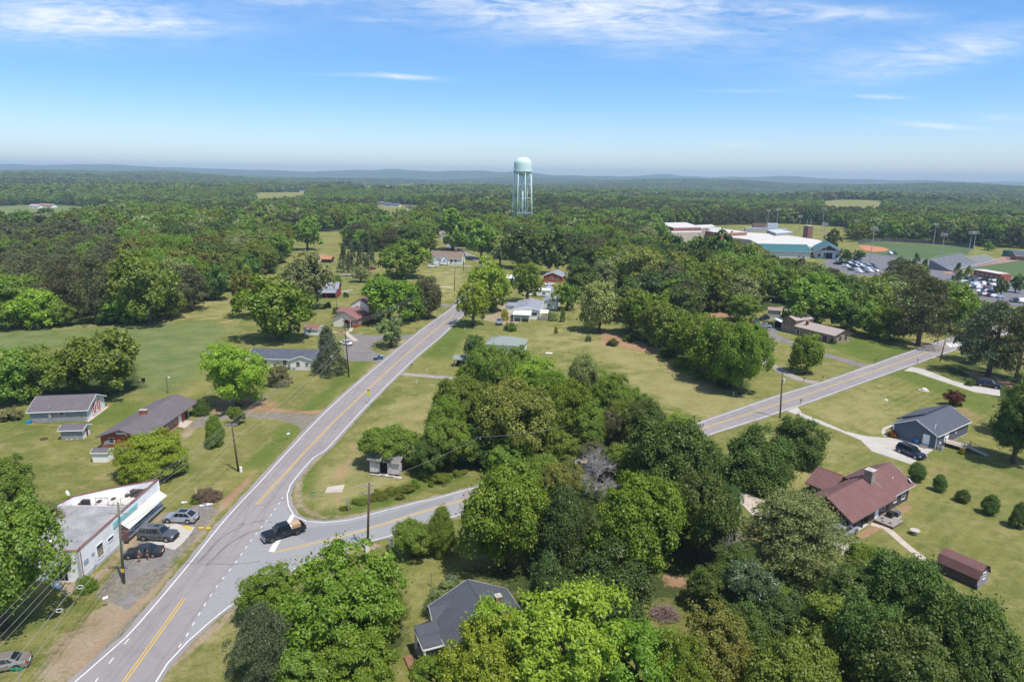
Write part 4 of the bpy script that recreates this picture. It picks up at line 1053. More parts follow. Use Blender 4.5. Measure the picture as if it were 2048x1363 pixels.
    (220, 648, 605, 60, 'broad', 'dark', 'low dark tree at the foot of the field edge pine'),
    # in front of the school
    (1325, 540, 462, 60, 'broad', 'mid', 'mid green tree at the red brick end of the school'), (1352, 548, 470, 62, 'broad', 'dark', 'dark tree before the red brick end of the school'), (1398, 552, 470, 56, 'broad', 'dark', 'dark tree second from the red brick end of the school'),
    (1440, 556, 455, 84, 'broad', 'dark', 'tallest dark dome tree before the school roofs'), (1490, 566, 486, 66, 'broad', 'mid', 'mid green tree before the broad pale roof'), (1538, 566, 508, 56, 'broad', 'dark', 'dark tree under the teal roof'),
    (1600, 572, 513, 62, 'broad', 'brown', 'brownish tree before the school entrance gable'), (1655, 588, 534, 66, 'pine', 'pine', 'brownish pine before the first car park'), (1560, 602, 524, 76, 'broad', 'mid', 'mid green tree below the pink roofed hut'),
    (1500, 606, 530, 84, 'broad', 'mid', 'wide tree behind the round one by the blue car'), (1715, 604, 550, 66, 'open', 'grey', 'pale grey green tree before the first car park'), (1790, 600, 512, 76, 'pine', 'pine', 'tall brownish pine between the two car parks'),
    (1420, 620, 520, 90, 'broad', 'mid', 'big dome tree in the wood behind the bare red soil'), (1350, 600, 520, 80, 'broad', 'brown', 'brown tinged tree behind the field row'),
    (1280, 590, 488, 96, 'broad', 'olive', 'tall yellowish dome tree behind the start of the field row'),
    # planted among the car park
    (1913, 560, 525, 24, 'cone', 'dark', 'narrow dark conical tree beside the baseball field'),
    (1830, 535, 506, 24, 'cone', 'dark', 'dark conical tree at the first car park'),
    (1848, 545, 517, 22, 'cone', 'dark', 'dark conical tree right of the first car park'),
    (1935, 556, 530, 20, 'cone', 'mid', 'small conical tree beside the brick ticket building'),
    (2002, 590, 552, 30, 'broad', 'dark', 'round car park tree beside the red brick dugout'),
    (2030, 585, 545, 30, 'broad', 'dark', 'round car park tree at the picture edge'),
    (1975, 500, 484, 28, 'broad', 'mid', 'rounded tree behind the aluminium bleachers'),
    (1690, 528, 498, 30, 'broad', 'dark', 'dark tree at the school entrance'),
    (1665, 500, 455, 42, 'broad', 'dark', 'dark tall tree behind the school entrance gable'),
    (1718, 520, 500, 26, 'broad', 'dark', 'small dark tree beside the infield'),
]
for t in TREES: tree(*t)
# a row of four dark conifers
for k, (u, vb, vt, w_) in enumerate([(688, 545, 486, 26), (704, 540, 480, 26), (724, 538, 482, 28), (742, 537, 476, 26)]):
    tree(u, vb, vt, w_, 'cone', 'spruce', ['first', 'second', 'third', 'fourth'][k] + ' dark conifer of the four behind the pasture lawn, counted from the red barn', group='dark conifers beside the far lawn')
# small cone-shaped evergreens planted in a line on the wide lawn
for k, (u, vb, vt, w_) in enumerate([(1832, 961, 923, 34), (1877, 981, 946, 29), (1925, 1003, 977, 29), (1979, 1028, 986, 34), (2036, 1054, 1001, 38)]):
    tree(u, vb, vt, w_, 'oval', 'dark', ['first small evergreen of the line, beside the dark red roofed house', 'second small evergreen of the line on the wide lawn', 'third and smallest evergreen of the line on the wide lawn',
         'fourth evergreen of the line on the wide lawn', 'fifth and last evergreen of the line, at the picture edge'][k], name='small_evergreen', cat='evergreen', group='small evergreens in a line on the lawn')
BUSHES = [
    (558, 769, 722, 52, 'cream', 'rounded cream flowering bush beside the cream house'), (403, 829, 797, 34, 'dark', 'clipped dark bush at the end of the brick house carport'),
    (881, 1222, 1152, 72, 'grey', 'grey green shrub beside the charcoal roof'), (905, 1172, 1148, 36, 'blossom', 'shrub with white flowers behind the charcoal roof'),
    (1020, 661, 642, 28, 'mid', 'bush on the lawn below the white pickup'), (1104, 640, 622, 26, 'grey', 'grey bush beside the white porch'), (1125, 643, 612, 16, 'mid', 'thin young tree shaped bush beside the grey bush'),
    (1145, 662, 650, 16, 'dark', 'dark round bush alone on the lawn'), (1112, 666, 652, 9, 'mid', 'tiny upright bush on the open lawn'), (1176, 682, 668, 14, 'blossom', 'small pale flowering bush under the silvery tree'),
    (655, 614, 602, 18, 'dark', 'round dark bush on the lawn below the red barn'), (693, 594, 582, 14, 'dark', 'dark bush against the red barn end'), (672, 628, 612, 16, 'dark', 'bush at the corner of the white and brick house'),
    (691, 656, 645, 10, 'mid', 'little bush beside the front steps'), (733, 648, 630, 12, 'olive', 'tall olive bush at the brick wall'), (1785, 873, 858, 20, 'rust', 'rust coloured bush beside the blue grey house'),
    (1923, 907, 895, 14, 'gold', 'golden yellow bush below the wooden deck'), (1940, 1200, 1190, 4, 'gold', 'tiny yellow weed clump beside the gambrel shed'), (1666, 687, 675, 13, 'dark', 'round bush at the corner of the stone house'),
    (1682, 680, 673, 9, 'dark', 'small bush at the gable end of the stone house'), (175, 1180, 1150, 42, 'bright', 'weedy bush at the near corner of the storefront'), (140, 1000, 990, 34, 'yellow', 'yellow green bush behind the storefront roof edge'),
    (412, 1000, 975, 46, 'dry', 'dry straw coloured weeds at the end of the lot'), (432, 996, 978, 30, 'dry', 'dry reddish weeds beside the road verge'), (395, 1004, 988, 26, 'moss', 'green weeds at the edge of the lot'),
    (20, 838, 815, 46, 'cream', 'pale weedy bush beside the barn'), (720, 1005, 996, 30, 'moss', 'low scrub on the bank by the leaning post'), (765, 995, 984, 34, 'moss', 'scrub on the bank beside the side road pole'), (815, 980, 966, 36, 'moss', 'scrub below the ruined shed'),
    (880, 960, 944, 50, 'moss', 'scrub along the side road below the grove'), (850, 950, 915, 50, 'dark', 'dark bush right of the ruined shed'), (1842, 872, 866, 7, 'mid', 'tiny bush by the blue grey house wall'), (1920, 812, 802, 12, 'mid', 'green bush beside the dark red maple'),
    (1940, 770, 758, 22, 'dark', 'low dark bush in front of the pines'), (395, 824, 818, 8, 'dark', 'small potted bush at the porch'), (760, 560, 545, 22, 'mid', 'bush at the foot of the dark conifers'), (1010, 640, 615, 16, 'gold', 'yellow bush beside the dirt drive'),
]
for (u, vb, vt, w_, leaf, label) in BUSHES: tree(u, vb, vt, w_, 'bush', leaf, label, name='bush', cat='bush')

for (u, v) in ((708, 1008), (732, 1006), (745, 1000), (752, 990), (782, 990), (795, 984), (800, 996), (835, 972), (862, 972), (900, 958), (915, 950), (858, 958), (828, 962), (780, 978), (905, 940), (925, 948), (690, 1016), (870, 940)):
    tree(u, v + random.uniform(-4, 4), v - random.uniform(4, 13), random.uniform(10, 30), 'bush', random.choice(('moss', 'olive', 'mid')), 'low tangled scrub on the bank of the side road', name='bush', cat='bush', group='low scrub on the bank')
for (u, v) in ((860, 900), (850, 925), (835, 935), (1000, 940), (1040, 948), (890, 930), (1225, 690), (1262, 680), (1305, 690), (1330, 715), (1365, 735), (1400, 755), (1450, 775)):
    tree(u, v, v - random.uniform(10, 22), random.uniform(24, 44), 'bush', random.choice(('mid', 'dark', 'olive')), 'undergrowth bush at the foot of the tall trees', name='bush', cat='bush', group='undergrowth bushes under trees')

# dead tree: bare silvery branches
def bare_tree(u, vb, vt, label, mat, depth=6, spread=.6, seed=3, name='dead_tree'):
    p = P(u, vb); h = height_for(p.x, p.y, vt); e = empty(name, p, 0, label, 'tree'); g = random.Random(seed); tr = MB(); br = MB()

    def grow(q, d, ln, r, lv):
        e2 = q + d * ln; (tr if lv == depth else br).tube([q, q.lerp(e2, .5) + Vector((g.uniform(-1, 1), g.uniform(-1, 1), 0)) * ln * .06, e2], [r, r * .8, r * .6], 5)
        if lv <= 0: return
        for k in range(4 if lv > 3 else 3):
            dd = (d * .7 + Vector((g.uniform(-1, 1), g.uniform(-1, 1), g.uniform(-.45, .6))) * spread * 1.5).normalized(); grow(q.lerp(e2, g.uniform(.45, 1)) if k else e2, dd, ln * g.uniform(.6, .85), r * .55, lv - 1)
    grow(Vector((0, 0, -.2)), Vector((0, 0, 1)), h * (.36 if depth < 5 else .3), .3 if depth > 5 else .2, depth); tr.build('trunk', mat, e, True); br.build('branches', mat, e, True); return e


silver = M('dead_wood', (.4, .37, .37), .9, .2, 3.)
bare_tree(1192, 1000, 884, 'dead tree with bare silvery branches in the middle of the grove', silver)
bare_tree(668, 1255, 1105, 'bare pale branches rising from the tree by the junction', bark_pale, 5, .32, 9, 'bare_tree')
bare_tree(1455, 1150, 1060, 'thin bare trunk beside the blossoming tree', bark_pale, 4, .4, 5, 'bare_tree')


# ---------------------------------------------------------------- the woods
def wood_points():
    out = []
    for (r0, r1, s) in ((120, 800, 12.), (800, 1700, 12.5), (1700, 4700, 21.0), (4700, 7600, 29.0)):
        xs_ = np.arange(-r1 * .95, r1 * .95, s); ys_ = np.arange(r0 * .6, r1, s); X, Y = np.meshgrid(xs_, ys_); X = X + rng.uniform(-.48, .48, X.shape) * s; Y = Y + rng.uniform(-.48, .48, Y.shape) * s
        r = np.hypot(X, Y); k = (r >= r0) & (r < r1) & (np.abs(X) < Y * .9 + 25) & wood_mask(X, Y); X, Y = X[k], Y[k]
        out.append(np.stack([X, Y, np.full(X.shape, s)], 1))
    return np.concatenate(out)


wp = wood_points()
hand = np.array([(o.location.x, o.location.y) for o in bpy.data.objects if o.type == 'EMPTY' and o.name.split('.')[0] in ('tree',)])
dmin = np.min(np.hypot(wp[:, None, 0][:, 0][:, None] - hand[None, :, 0], wp[:, 1][:, None] - hand[None, :, 1]), axis=1)
wp = wp[dmin > 7]
wu, wv = px_of(wp[:, 0], wp[:, 1])
plant = inside([(-500, 470), (0, 468), (180, 462), (262, 478), (250, 560), (185, 610), (60, 615), (-500, 625)], wu, wv) > 0
low = np.interp(wp[:, 0] / wp[:, 1], [-.8, -.3, 0, .4, .8], [.95, 1., 1., .98, .95])
clump = np.sin(wp[:, 0] * .021 + 2) * np.cos(wp[:, 1] * .017) + .6 * np.sin(wp[:, 0] * .057 + wp[:, 1] * .043)
band_ = np.where(wp[:, 1] > 500, .75 * np.sin(wp[:, 1] * .0071 + wp[:, 0] * .0013 + 1) + .5 * np.sin(wp[:, 1] * .0023 - wp[:, 0] * .0019), 0); clump = clump + band_
SKY_LIM = [(1240, 0), (1290, 462), (1330, 474), (1375, 478), (1420, 462), (1480, 462), (1510, 494), (1535, 512), (1600, 514), (1640, 538), (1690, 552), (1740, 556), (1770, 540), (1810, 520), (1845, 546), (1890, 562), (1920, 580), (1960, 602), (2060, 612), (2400, 640)]
lims = np.interp(wu, [a for a, b in SKY_LIM], [b for a, b in SKY_LIM])
order = np.argsort(np.hypot(wp[:, 0], wp[:, 1]))
KINDS = [('broad', 'mid'), ('broad', 'dark'), ('broad', 'bright'), ('pine', 'pine'), ('open', 'olive'), ('oval', 'grey'), ('broad', 'deep'), ('pine', 'brown'), ('cone', 'plantation')]
cnt = 0; rest = []
NAMES = {'mid': 'mid green', 'dark': 'dark green', 'bright': 'bright green', 'pine': 'brownish green pine', 'olive': 'olive', 'plantation': 'slender plantation pine', 'grey': 'grey green', 'deep': 'deep green', 'brown': 'brown tinged pine', 'pale': 'pale'}
for i in order:
    x, y, s = wp[i]; c = clump[i] + rng.normal(0, .55)
    if plant[i]: ki = 8 if rng.random() < .8 else (7 if rng.random() < .5 else 0)
    elif c > 1.0: ki = 3 if rng.random() < .6 else 7
    elif c > .45: ki = 1 if rng.random() < .6 else 6
    elif c > -.2: ki = 0 if rng.random() < .7 else 5
    elif c > -.8: ki = 0 if rng.random() < .5 else 1
    else: ki = 2 if rng.random() < .5 else 4
    ww = s * rng.uniform(1.05, 1.6); hh = rng.uniform(13, 19) * low[i]
    if plant[i]: ww = s * rng.uniform(1., 1.25); hh = rng.uniform(9, 14)
    if wu[i] > 1285 and y < 520 and wv[i] > 500:
        hm_ = height_for(x, y, lims[i] + rng.uniform(-2, 8))
        if hm_ < 3: continue
        if hh > hm_: ww = min(ww, max(6, hm_ * 1.25)); hh = hm_
    if s > 15: ww = s * rng.uniform(1.2, 1.6); hh = rng.uniform(13, 21)
    if cnt < 118:
        kind, leaf = KINDS[ki]; left = x < -20
        look = NAMES[leaf] + ('' if 'pine' in NAMES[leaf] else ' leafy tree'); where = 'in the wood beyond the hay field' if wu[i] < 480 else 'in the wood behind the pasture' if wu[i] < 900 else 'in the wood between the road bend and the school' if wu[i] > 1200 else 'in the wood around the water tower'
        tree_at(x, y, ww, hh, kind, leaf, look + ' ' + where, group=look + ' ' + where); cnt += 1
    else: rest.append((x, y, ww, hh, ki, s))


def far_wood(rest):
    kinds = bpy.data.collections.new('wood_tree_kinds'); src = []
    for li, lod in enumerate(('mid', 'far', 'vfar')):
        for i, (kind, leaf) in enumerate(KINDS):
            me = crown(kind, i % 2, lod).copy(); me.materials.clear(); me.materials.append(LEAF[leaf]); o = bpy.data.objects.new('k_%s_%02d' % ('abc'[li], i), me); kinds.objects.link(o); src.append(o)
    R = np.array(rest); n = len(R); z = ground_z(R[:, 0], R[:, 1]); co = np.stack([R[:, 0], R[:, 1], z], 1)
    me = bpy.data.meshes.new('distant_wood'); me.vertices.add(n); me.vertices.foreach_set('co', co.ravel().astype(np.float32))
    a = me.attributes.new('size', 'FLOAT_VECTOR', 'POINT'); a.data.foreach_set('vector', np.stack([R[:, 2] / 2, R[:, 2] / 2, R[:, 3] / 2], 1).ravel().astype(np.float32))
    a = me.attributes.new('pick', 'INT', 'POINT'); a.data.foreach_set('value', (R[:, 4] + 9 * (np.hypot(R[:, 0], R[:, 1]) > 520) + 9 * (R[:, 5] > 15)).astype(np.int32))
    a = me.attributes.new('turn', 'FLOAT_VECTOR', 'POINT'); a.data.foreach_set('vector', np.stack([np.zeros(n), np.zeros(n), rng.uniform(0, 6.28, n)], 1).ravel().astype(np.float32))
    o = bpy.data.objects.new('distant_wood', me); COL.objects.link(o)
    ng = bpy.data.node_groups.new('wood', 'GeometryNodeTree'); ng.interface.new_socket('Geometry', in_out='INPUT', socket_type='NodeSocketGeometry'); ng.interface.new_socket('Geometry', in_out='OUTPUT', socket_type='NodeSocketGeometry')
    gi = ng.nodes.new('NodeGroupInput'); go = ng.nodes.new('NodeGroupOutput'); ip = ng.nodes.new('GeometryNodeInstanceOnPoints'); ci = ng.nodes.new('GeometryNodeCollectionInfo')
    ci.inputs['Collection'].default_value = kinds; ci.inputs['Separate Children'].default_value = True; ci.inputs['Reset Children'].default_value = True

    def named(nm, dt):
        k = ng.nodes.new('GeometryNodeInputNamedAttribute'); k.data_type = dt; k.inputs[0].default_value = nm; return next(s for s in k.outputs if s.enabled)
    L = ng.links.new; L(gi.outputs[0], ip.inputs['Points']); L(ci.outputs[0], ip.inputs['Instance']); ip.inputs['Pick Instance'].default_value = True
    L(named('pick', 'INT'), ip.inputs['Instance Index']); L(named('turn', 'FLOAT_VECTOR'), ip.inputs['Rotation']); L(named('size', 'FLOAT_VECTOR'), ip.inputs['Scale']); L(ip.outputs[0], go.inputs[0])
    md = o.modifiers.new('wood', 'NODES'); md.node_group = ng
    o['kind'] = 'stuff'; o['label'] = 'far-off woodland reaching to the horizon'
    return o


far_wood(rest)
# ---------------------------------------------------------------- buildings
class House:
    """a building on its own axes: x along the front wall, y away behind it"""
    def __init__(self, name, label, cat, org, ang, group=None):
        self.e = empty(name, (org[0], org[1], float(ground_z(org[0], org[1]))), ang, label, cat, group)

    def box(self, part, x0, y0, z0, x1, y1, z1, mat, parent=None, bevel=0., label=None):
        return MB().box(x0, y0, z0, x1, y1, z1).build(part, mat, parent or self.e, bevel=bevel, label=label)

    def walls(self, x0, y0, x1, y1, h, rise, ridge, mat, part='wall', z0=0.):
        mb = MB()
        if ridge == 'x': prof = [(x0, y0, z0), (x0, y1, z0), (x0, y1, h), (x0, (y0 + y1) / 2, h + rise), (x0, y0, h)]; mb.prism(prof, (x1 - x0, 0, 0))
        elif ridge == 'y': prof = [(x0, y0, z0), (x1, y0, z0), (x1, y0, h), ((x0 + x1) / 2, y0, h + rise), (x0, y0, h)]; mb.prism(prof, (0, y1 - y0, 0))
        else: mb.box(x0, y0, z0, x1, y1, h)
        return mb.build(part, mat, self.e)

    def roof(self, x0, y0, x1, y1, h, rise, ridge, mat, oh=.45, t=.16, trim=white_paint, part='roof', lift=.05, trim_part='fascia'):
        """two pitched slabs with overhang; fascia boards run round the edge"""
        mb = MB(); tr = MB(); g = h + lift
        W_ = (y1 - y0) if ridge == 'x' else (x1 - x0); sl = rise / (W_ / 2); drop = oh * sl

        def pt(a, b, z): return (a, b, z) if ridge == 'x' else (b, a, z)
        a0, a1 = (x0 - oh, x1 + oh) if ridge == 'x' else (y0 - oh, y1 + oh); b0, b1 = (y0, y1) if ridge == 'x' else (x0, x1); bm_ = (b0 + b1) / 2
        for s, be in ((-1, b0 - oh), (1, b1 + oh)):
            q = [pt(a0, be, g - drop), pt(a1, be, g - drop), pt(a1, bm_, g + rise), pt(a0, bm_, g + rise)]
            mb.prism(q, (0, 0, t))
            for a, d in ((a0, -.04), (a1, .04)):   # rake boards
                tr.prism([pt(a, be, g - drop - .05), pt(a, bm_, g + rise - .05), pt(a, bm_, g + rise + t + .01), pt(a, be, g - drop + t + .01)], pt(d, 0, 0) if ridge == 'x' else (0, d, 0))
            tr.prism([pt(a0, be, g - drop - .03), pt(a1, be, g - drop - .03), pt(a1, be, g - drop + t * .8), pt(a0, be, g - drop + t * .8)], pt(0, s * .05, 0) if ridge == 'x' else (s * .05, 0, 0))
        r = mb.build(part, mat, self.e)
        cap = MB().prism([pt(a0, bm_ - .12, g + rise + t - .02), pt(a0, bm_, g + rise + t + .05), pt(a0, bm_ + .12, g + rise + t - .02)], pt(a1 - a0, 0, 0) if ridge == 'x' else (0, a1 - a0, 0)); cap.build('ridge_cap', mat, r)
        if trim: tr.build(trim_part, trim, r)
        return r

    def shed_roof(self, x0, y0, x1, y1, zf, zb, mat, t=.12, part='roof', parent=None):
        return MB().prism([(x0, y0, zf), (x1, y0, zf), (x1, y1, zb), (x0, y1, zb)], (0, 0, t)).build(part, mat, parent or self.e)

    def opening(self, face, v, c, z, w_, h, part='window', frame=white_paint, pane=glass_dark, mull=1, label=None):
        """window or door on the wall plane face ('x-','x+','y-','y+') at coordinate v"""
        s = -1 if face[1] == '-' else 1; ax = face[0]

        def bx(mb, a0, a1, z0, z1, d0, d1):
            lo, hi = sorted((v + s * d0, v + s * d1))
            mb.box(a0, lo, z0, a1, hi, z1) if ax == 'y' else mb.box(lo, a0, z0, hi, a1, z1)
        f = MB(); b = .07
        bx(f, c - w_ / 2 - b, c - w_ / 2, z - b, z + h + b, -.02, .06); bx(f, c + w_ / 2, c + w_ / 2 + b, z - b, z + h + b, -.02, .06)
        bx(f, c - w_ / 2, c + w_ / 2, z + h, z + h + b, -.02, .06); bx(f, c - w_ / 2, c + w_ / 2, z - b, z, -.02, .09)
        if mull:
            bx(f, c - w_ / 2, c + w_ / 2, z + h / 2 - .025, z + h / 2 + .025, .02, .05)
        o = f.build(part, frame, self.e, label=label)
        p = MB(); bx(p, c - w_ / 2, c + w_ / 2, z, z + h, .005, .022); p.build('pane' if part == 'window' else 'panel', pane, o); return o

    def door(self, face, v, c, w_=.95, h=2.05, mat=white_paint, label=None, part='door'):
        s = -1 if face[1] == '-' else 1; ax = face[0]

        def bx(mb, a0, a1, z0, z1, d0, d1):
            lo, hi = sorted((v + s * d0, v + s * d1))
            mb.box(a0, lo, z0, a1, hi, z1) if ax == 'y' else mb.box(lo, a0, z0, hi, a1, z1)
        m = MB(); bx(m, c - w_ / 2, c + w_ / 2, .1, h, -.02, .05); o = m.build(part, mat, self.e, label=label)
        f = MB(); bx(f, c - w_ / 2 - .09, c - w_ / 2, .05, h + .09, -.02, .07); bx(f, c + w_ / 2, c + w_ / 2 + .09, .05, h + .09, -.02, .07); bx(f, c - w_ / 2, c + w_ / 2, h, h + .09, -.02, .07); f.build('frame', white_paint, o)
        k = MB(); bx(k, c + w_ * .34, c + w_ * .42, .98, 1.06, .05, .1); k.build('handle', steel, o); return o

    def chimney(self, x, y, z0, z1, w_=.9, d=.6, mat=brick_red, roof=None):
        o = MB().box(x - w_ / 2, y - d / 2, z0, x + w_ / 2, y + d / 2, z1).build('chimney', mat, roof or self.e)
        MB().box(x - w_ / 2 - .07, y - d / 2 - .07, z1, x + w_ / 2 + .07, y + d / 2 + .07, z1 + .12).box(x - w_ * .2, y - d * .2, z1 + .12, x + w_ * .2, y + d * .2, z1 + .2).build('chimney_cap', concrete, roof or self.e); return o

    def posts(self, pts, z, r=.06, mat=white_paint, part='post'):
        for (x, y) in pts: MB().box(x - r, y - r, 0, x + r, y + r, z).build(part, mat, self.e)

    def base(self, x0, y0, x1, y1, mat=brick_dull, h=.3): return MB().box(x0 - .03, y0 - .03, 0, x1 + .03, y1 + .03, h).build('foundation', mat, self.e)


def ang(a, b): return math.atan2(b.y - a.y, b.x - a.x)


R_D = math.radians
# --- flat roofed storefront at the junction
h = House('storefront', 'old white flat roofed storefront with long canopy and aqua sign at the junction', 'shop', P(163, 1163), R_D(89))
outline = [(0, 0), (19.4, 0), (16.6, 5.5), (14.0, 9.6), (10.2, 10.8), (0, 12.2)]


def ring_wall(out, t, z0, z1s, mat, part, parent):
    mb = MB(); n = len(out)
    for i in range(n):
        a, b = out[i], out[(i + 1) % n]; d = math.hypot(b[0] - a[0], b[1] - a[1]); ux, uy = (b[0] - a[0]) / d, (b[1] - a[1]) / d; nx, ny = -uy * t, ux * t
        za, zb = z1s[i], z1s[(i + 1) % n]
        e0 = .001 * i
        mb.solid([(a[0], a[1], z0), (b[0], b[1], z0), (b[0] + nx, b[1] + ny, z0), (a[0] + nx, a[1] + ny, z0), (a[0], a[1], za - e0), (b[0], b[1], zb - e0), (b[0] + nx, b[1] + ny, zb - e0), (a[0] + nx, a[1] + ny, za - e0)], [(0, 3, 2, 1), (4, 5, 6, 7), (0, 1, 5, 4), (1, 2, 6, 5), (2, 3, 7, 6), (3, 0, 4, 7)])
    return mb.build(part, mat, parent)


zs = [4.15, 4.75, 4.6, 4.45, 4.3, 4.1]
ring_wall(outline, .28, 0, zs, wall_white, 'wall', h.e)
tr = MB()
for i in range(6):
    a, b = outline[i], outline[(i + 1) % 6]; d = math.hypot(b[0] - a[0], b[1] - a[1]); nx, ny = -(b[1] - a[1]) / d, (b[0] - a[0]) / d
    tr.solid([(a[0] - nx * .06, a[1] - ny * .06, zs[i] + .003 * i), (b[0] - nx * .06, b[1] - ny * .06, zs[(i + 1) % 6] + .003 * i), (b[0] + nx * .3, b[1] + ny * .3, zs[(i + 1) % 6] + .003 * i), (a[0] + nx * .3, a[1] + ny * .3, zs[i] + .003 * i)] +
             [(a[0] - nx * .06, a[1] - ny * .06, zs[i] + .08 + .003 * i), (b[0] - nx * .06, b[1] - ny * .06, zs[(i + 1) % 6] + .08 + .003 * i), (b[0] + nx * .3, b[1] + ny * .3, zs[(i + 1) % 6] + .08 + .003 * i), (a[0] + nx * .3, a[1] + ny * .3, zs[i] + .08 + .003 * i)],
             [(0, 3, 2, 1), (4, 5, 6, 7), (0, 1, 5, 4), (1, 2, 6, 5), (2, 3, 7, 6), (3, 0, 4, 7)])
tr.build('coping', rust_trim, h.e)
rf = MB().prism([(.2, .2, 3.8), (11.9, .2, 4.05), (11.9, 10.1, 4.05), (10.1, 10.6, 4.0), (.2, 12.0, 3.8)], (0, 0, .1)).build('roof', roof_old, h.e)
MB().prism([(11.9, .25, 3.3), (19.0, .25, 3.3), (16.3, 5.4, 3.3), (13.9, 9.4, 3.3), (11.9, 9.9, 3.3)], (0, 0, .1)).build('roof', roof_white, h.e, label='pale sunken roof section with clutter')
MB().box(11.75, .3, 3.4, 11.9, 10.0, 4.2).build('step_wall', roof_white, h.e)
jk = MB(); jk.tube([(13.1, 2.2, 3.4), (13.1, 2.2, 4.7)], .03, 5); jk.box(12.6, 6.6, 3.4, 13.2, 7.6, 4.5); jk.box(16.1, 1.0, 3.4, 16.9, 2.6, 4.4); jk.tube([(13.4, 4.2, 3.4), (13.4, 4.2, 4.6), (13.4, 6.0, 4.6), (13.4, 6.0, 3.4)], .04, 5); jk.box(17.2, .8, 3.4, 18.2, 1.5, 3.9); jk.build('roof_clutter', M('burnt_timber', (.06, .05, .05), .9, .3, 4.), h.e)
for i in range(14):
    x = 12.5 + i * .32; y = 9.2 - i * .5 if i > 4 else 9.2 - i * .3
    MB().box(x - .3, max(.5, y - .25), 3.4, x + .3, max(.9, y + .2), 3.55 + random.uniform(0, .25)).build('debris', M('charred_debris', (.09, .07, .07), .9, .4, 4.), h.e) if i % 3 == 0 else None
h.chimney(3.9, 7.6, 3.9, 5.1, .65, .65, roof=rf); MB().disc((1.7, 6.0, 4.0), (0, 0, 1), .32, .2).build('vent', white_paint, rf, label='round white roof vent'); MB().disc((2.6, 1.6, 4.0), (0, 0, 1), .06, .5, 8).build('vent', steel, rf)
MB().box(2.2, 4.8, 3.93, 3.4, 5.9, 3.96).build('patch', roof_white, rf); MB().box(8.9, 6.2, 4.03, 9.8, 7.0, 4.06).build('patch', M('tar_spot', (.1, .1, .1)), rf)
dsh = MB().disc((13.2, 9.7, 5.35), (.3, -.9, .4), .42, .05, 18).build('satellite_dish', white_paint, h.e); MB().tube([(13.2, 9.7, 4.4), (13.2, 9.75, 5.3)], .04, 6).build('mast', steel, dsh)
# canopy over the shop windows
cn = MB().prism([(8.9, -1.25, 2.3), (19.0, -1.25, 2.3), (19.0, -.02, 3.15), (8.9, -.02, 3.15)], (0, 0, .07)).build('canopy', M('canopy_sheet', (.6, .59, .55), .7, .06, .8, stain=(.55, .52, .45)), h.e)
MB().prism([(8.93, -1.2, 2.28), (8.93, -.03, 3.12), (8.93, -.03, .5), (8.93, -.9, .5)], (.05, 0, 0)).build('side_board', M('rust_boards', (.14, .07, .065), .9, .4, 3.), h.e)
MB().box(9.2, -.5, .35, 18.9, -.02, .85).build('shop_sill', wall_white, h.e); h.opening('y-', 0, 14.6, .95, 7.2, 1.15, 'window', wall_white, glass_dark, 0)
MB().box(9.3, -.52, .86, 18.9, -.48, .98).build('trim', M('blue_trim', (.03, .05, .16)), h.e)
MB().box(17.2, -.06, 1.0, 18.2, -.02, 2.0).build('poster', M('poster', (.5, .52, .6), .7, .3, 6.), h.e)
# the faded aqua sign with painted lettering strokes
sg = MB().box(7.4, -.12, 3.28, 13.2, -.02, 4.12).build('sign', M('aqua_sign', (.36, .62, .64), .6, .12, 2.), h.e)
st = MB(); g_ = random.Random(4); x = 7.75
while x < 12.9:
    a = g_.uniform(.22, .34); st.prism([(x, -.125, 3.45), (x + .06, -.125, 3.45), (x + .16, -.125, 3.95 if g_.random() > .55 else 3.75), (x + .1, -.125, 3.95 if g_.random() > .55 else 3.75)], (0, -.012, 0)); st.prism([(x + .08, -.125, 3.5), (x + .24, -.125, 3.6), (x + .24, -.125, 3.66), (x + .08, -.125, 3.56)], (0, -.01, 0)); x += a
st.build('lettering', M('sign_teal', (.05, .38, .38), .6, .1, 2.), sg)
w1 = h.opening('y-', 0, 4.2, 1.05, 1.25, 1.75, 'window', wall_white, M('boarded', (.3, .24, .17), .9, .3, 3.), 0); MB().box(3.62, -.04, 2.3, 4.78, -.024, 2.78).build('pane', glass_dark, w1)
h.opening('y-', 0, 6.6, 2.0, 1.3, .45, 'window', wall_white, glass_dark, 0)
MB().box(2.5, -.02, 1.9, 3.1, -.005, 2.4).box(.9, -.02, 1.6, 1.8, -.006, 2.3).build('patch', M('blue_patch', (.32, .38, .5)), h.e)
MB().box(.5, -.03, .1, 8.8, -.01, .5).build('skirting', M('plinth_grey', (.55, .56, .62), .9, .1, 1., stain=(.2, .2, .22)), h.e)
MB().tube([(.4, -.12, 0), (.4, -.12, 4.6)], .05, 6).build('downpipe', rust_trim, h.e)
dk = MB().box(-.03, 1.6, .2, -.005, 3.4, 2.1).build('doorway', dark_open, h.e); MB().box(-.05, 2.0, .2, -.035, 2.12, 2.1).box(-.05, 2.7, .2, -.035, 2.8, 2.1).build('slats', wood, dk)
MB().ball((-.9, 2.6, .25), .5, .7).ball((-1.4, 1.9, .2), .35, .7).build('rubble', wall_white, h.e)

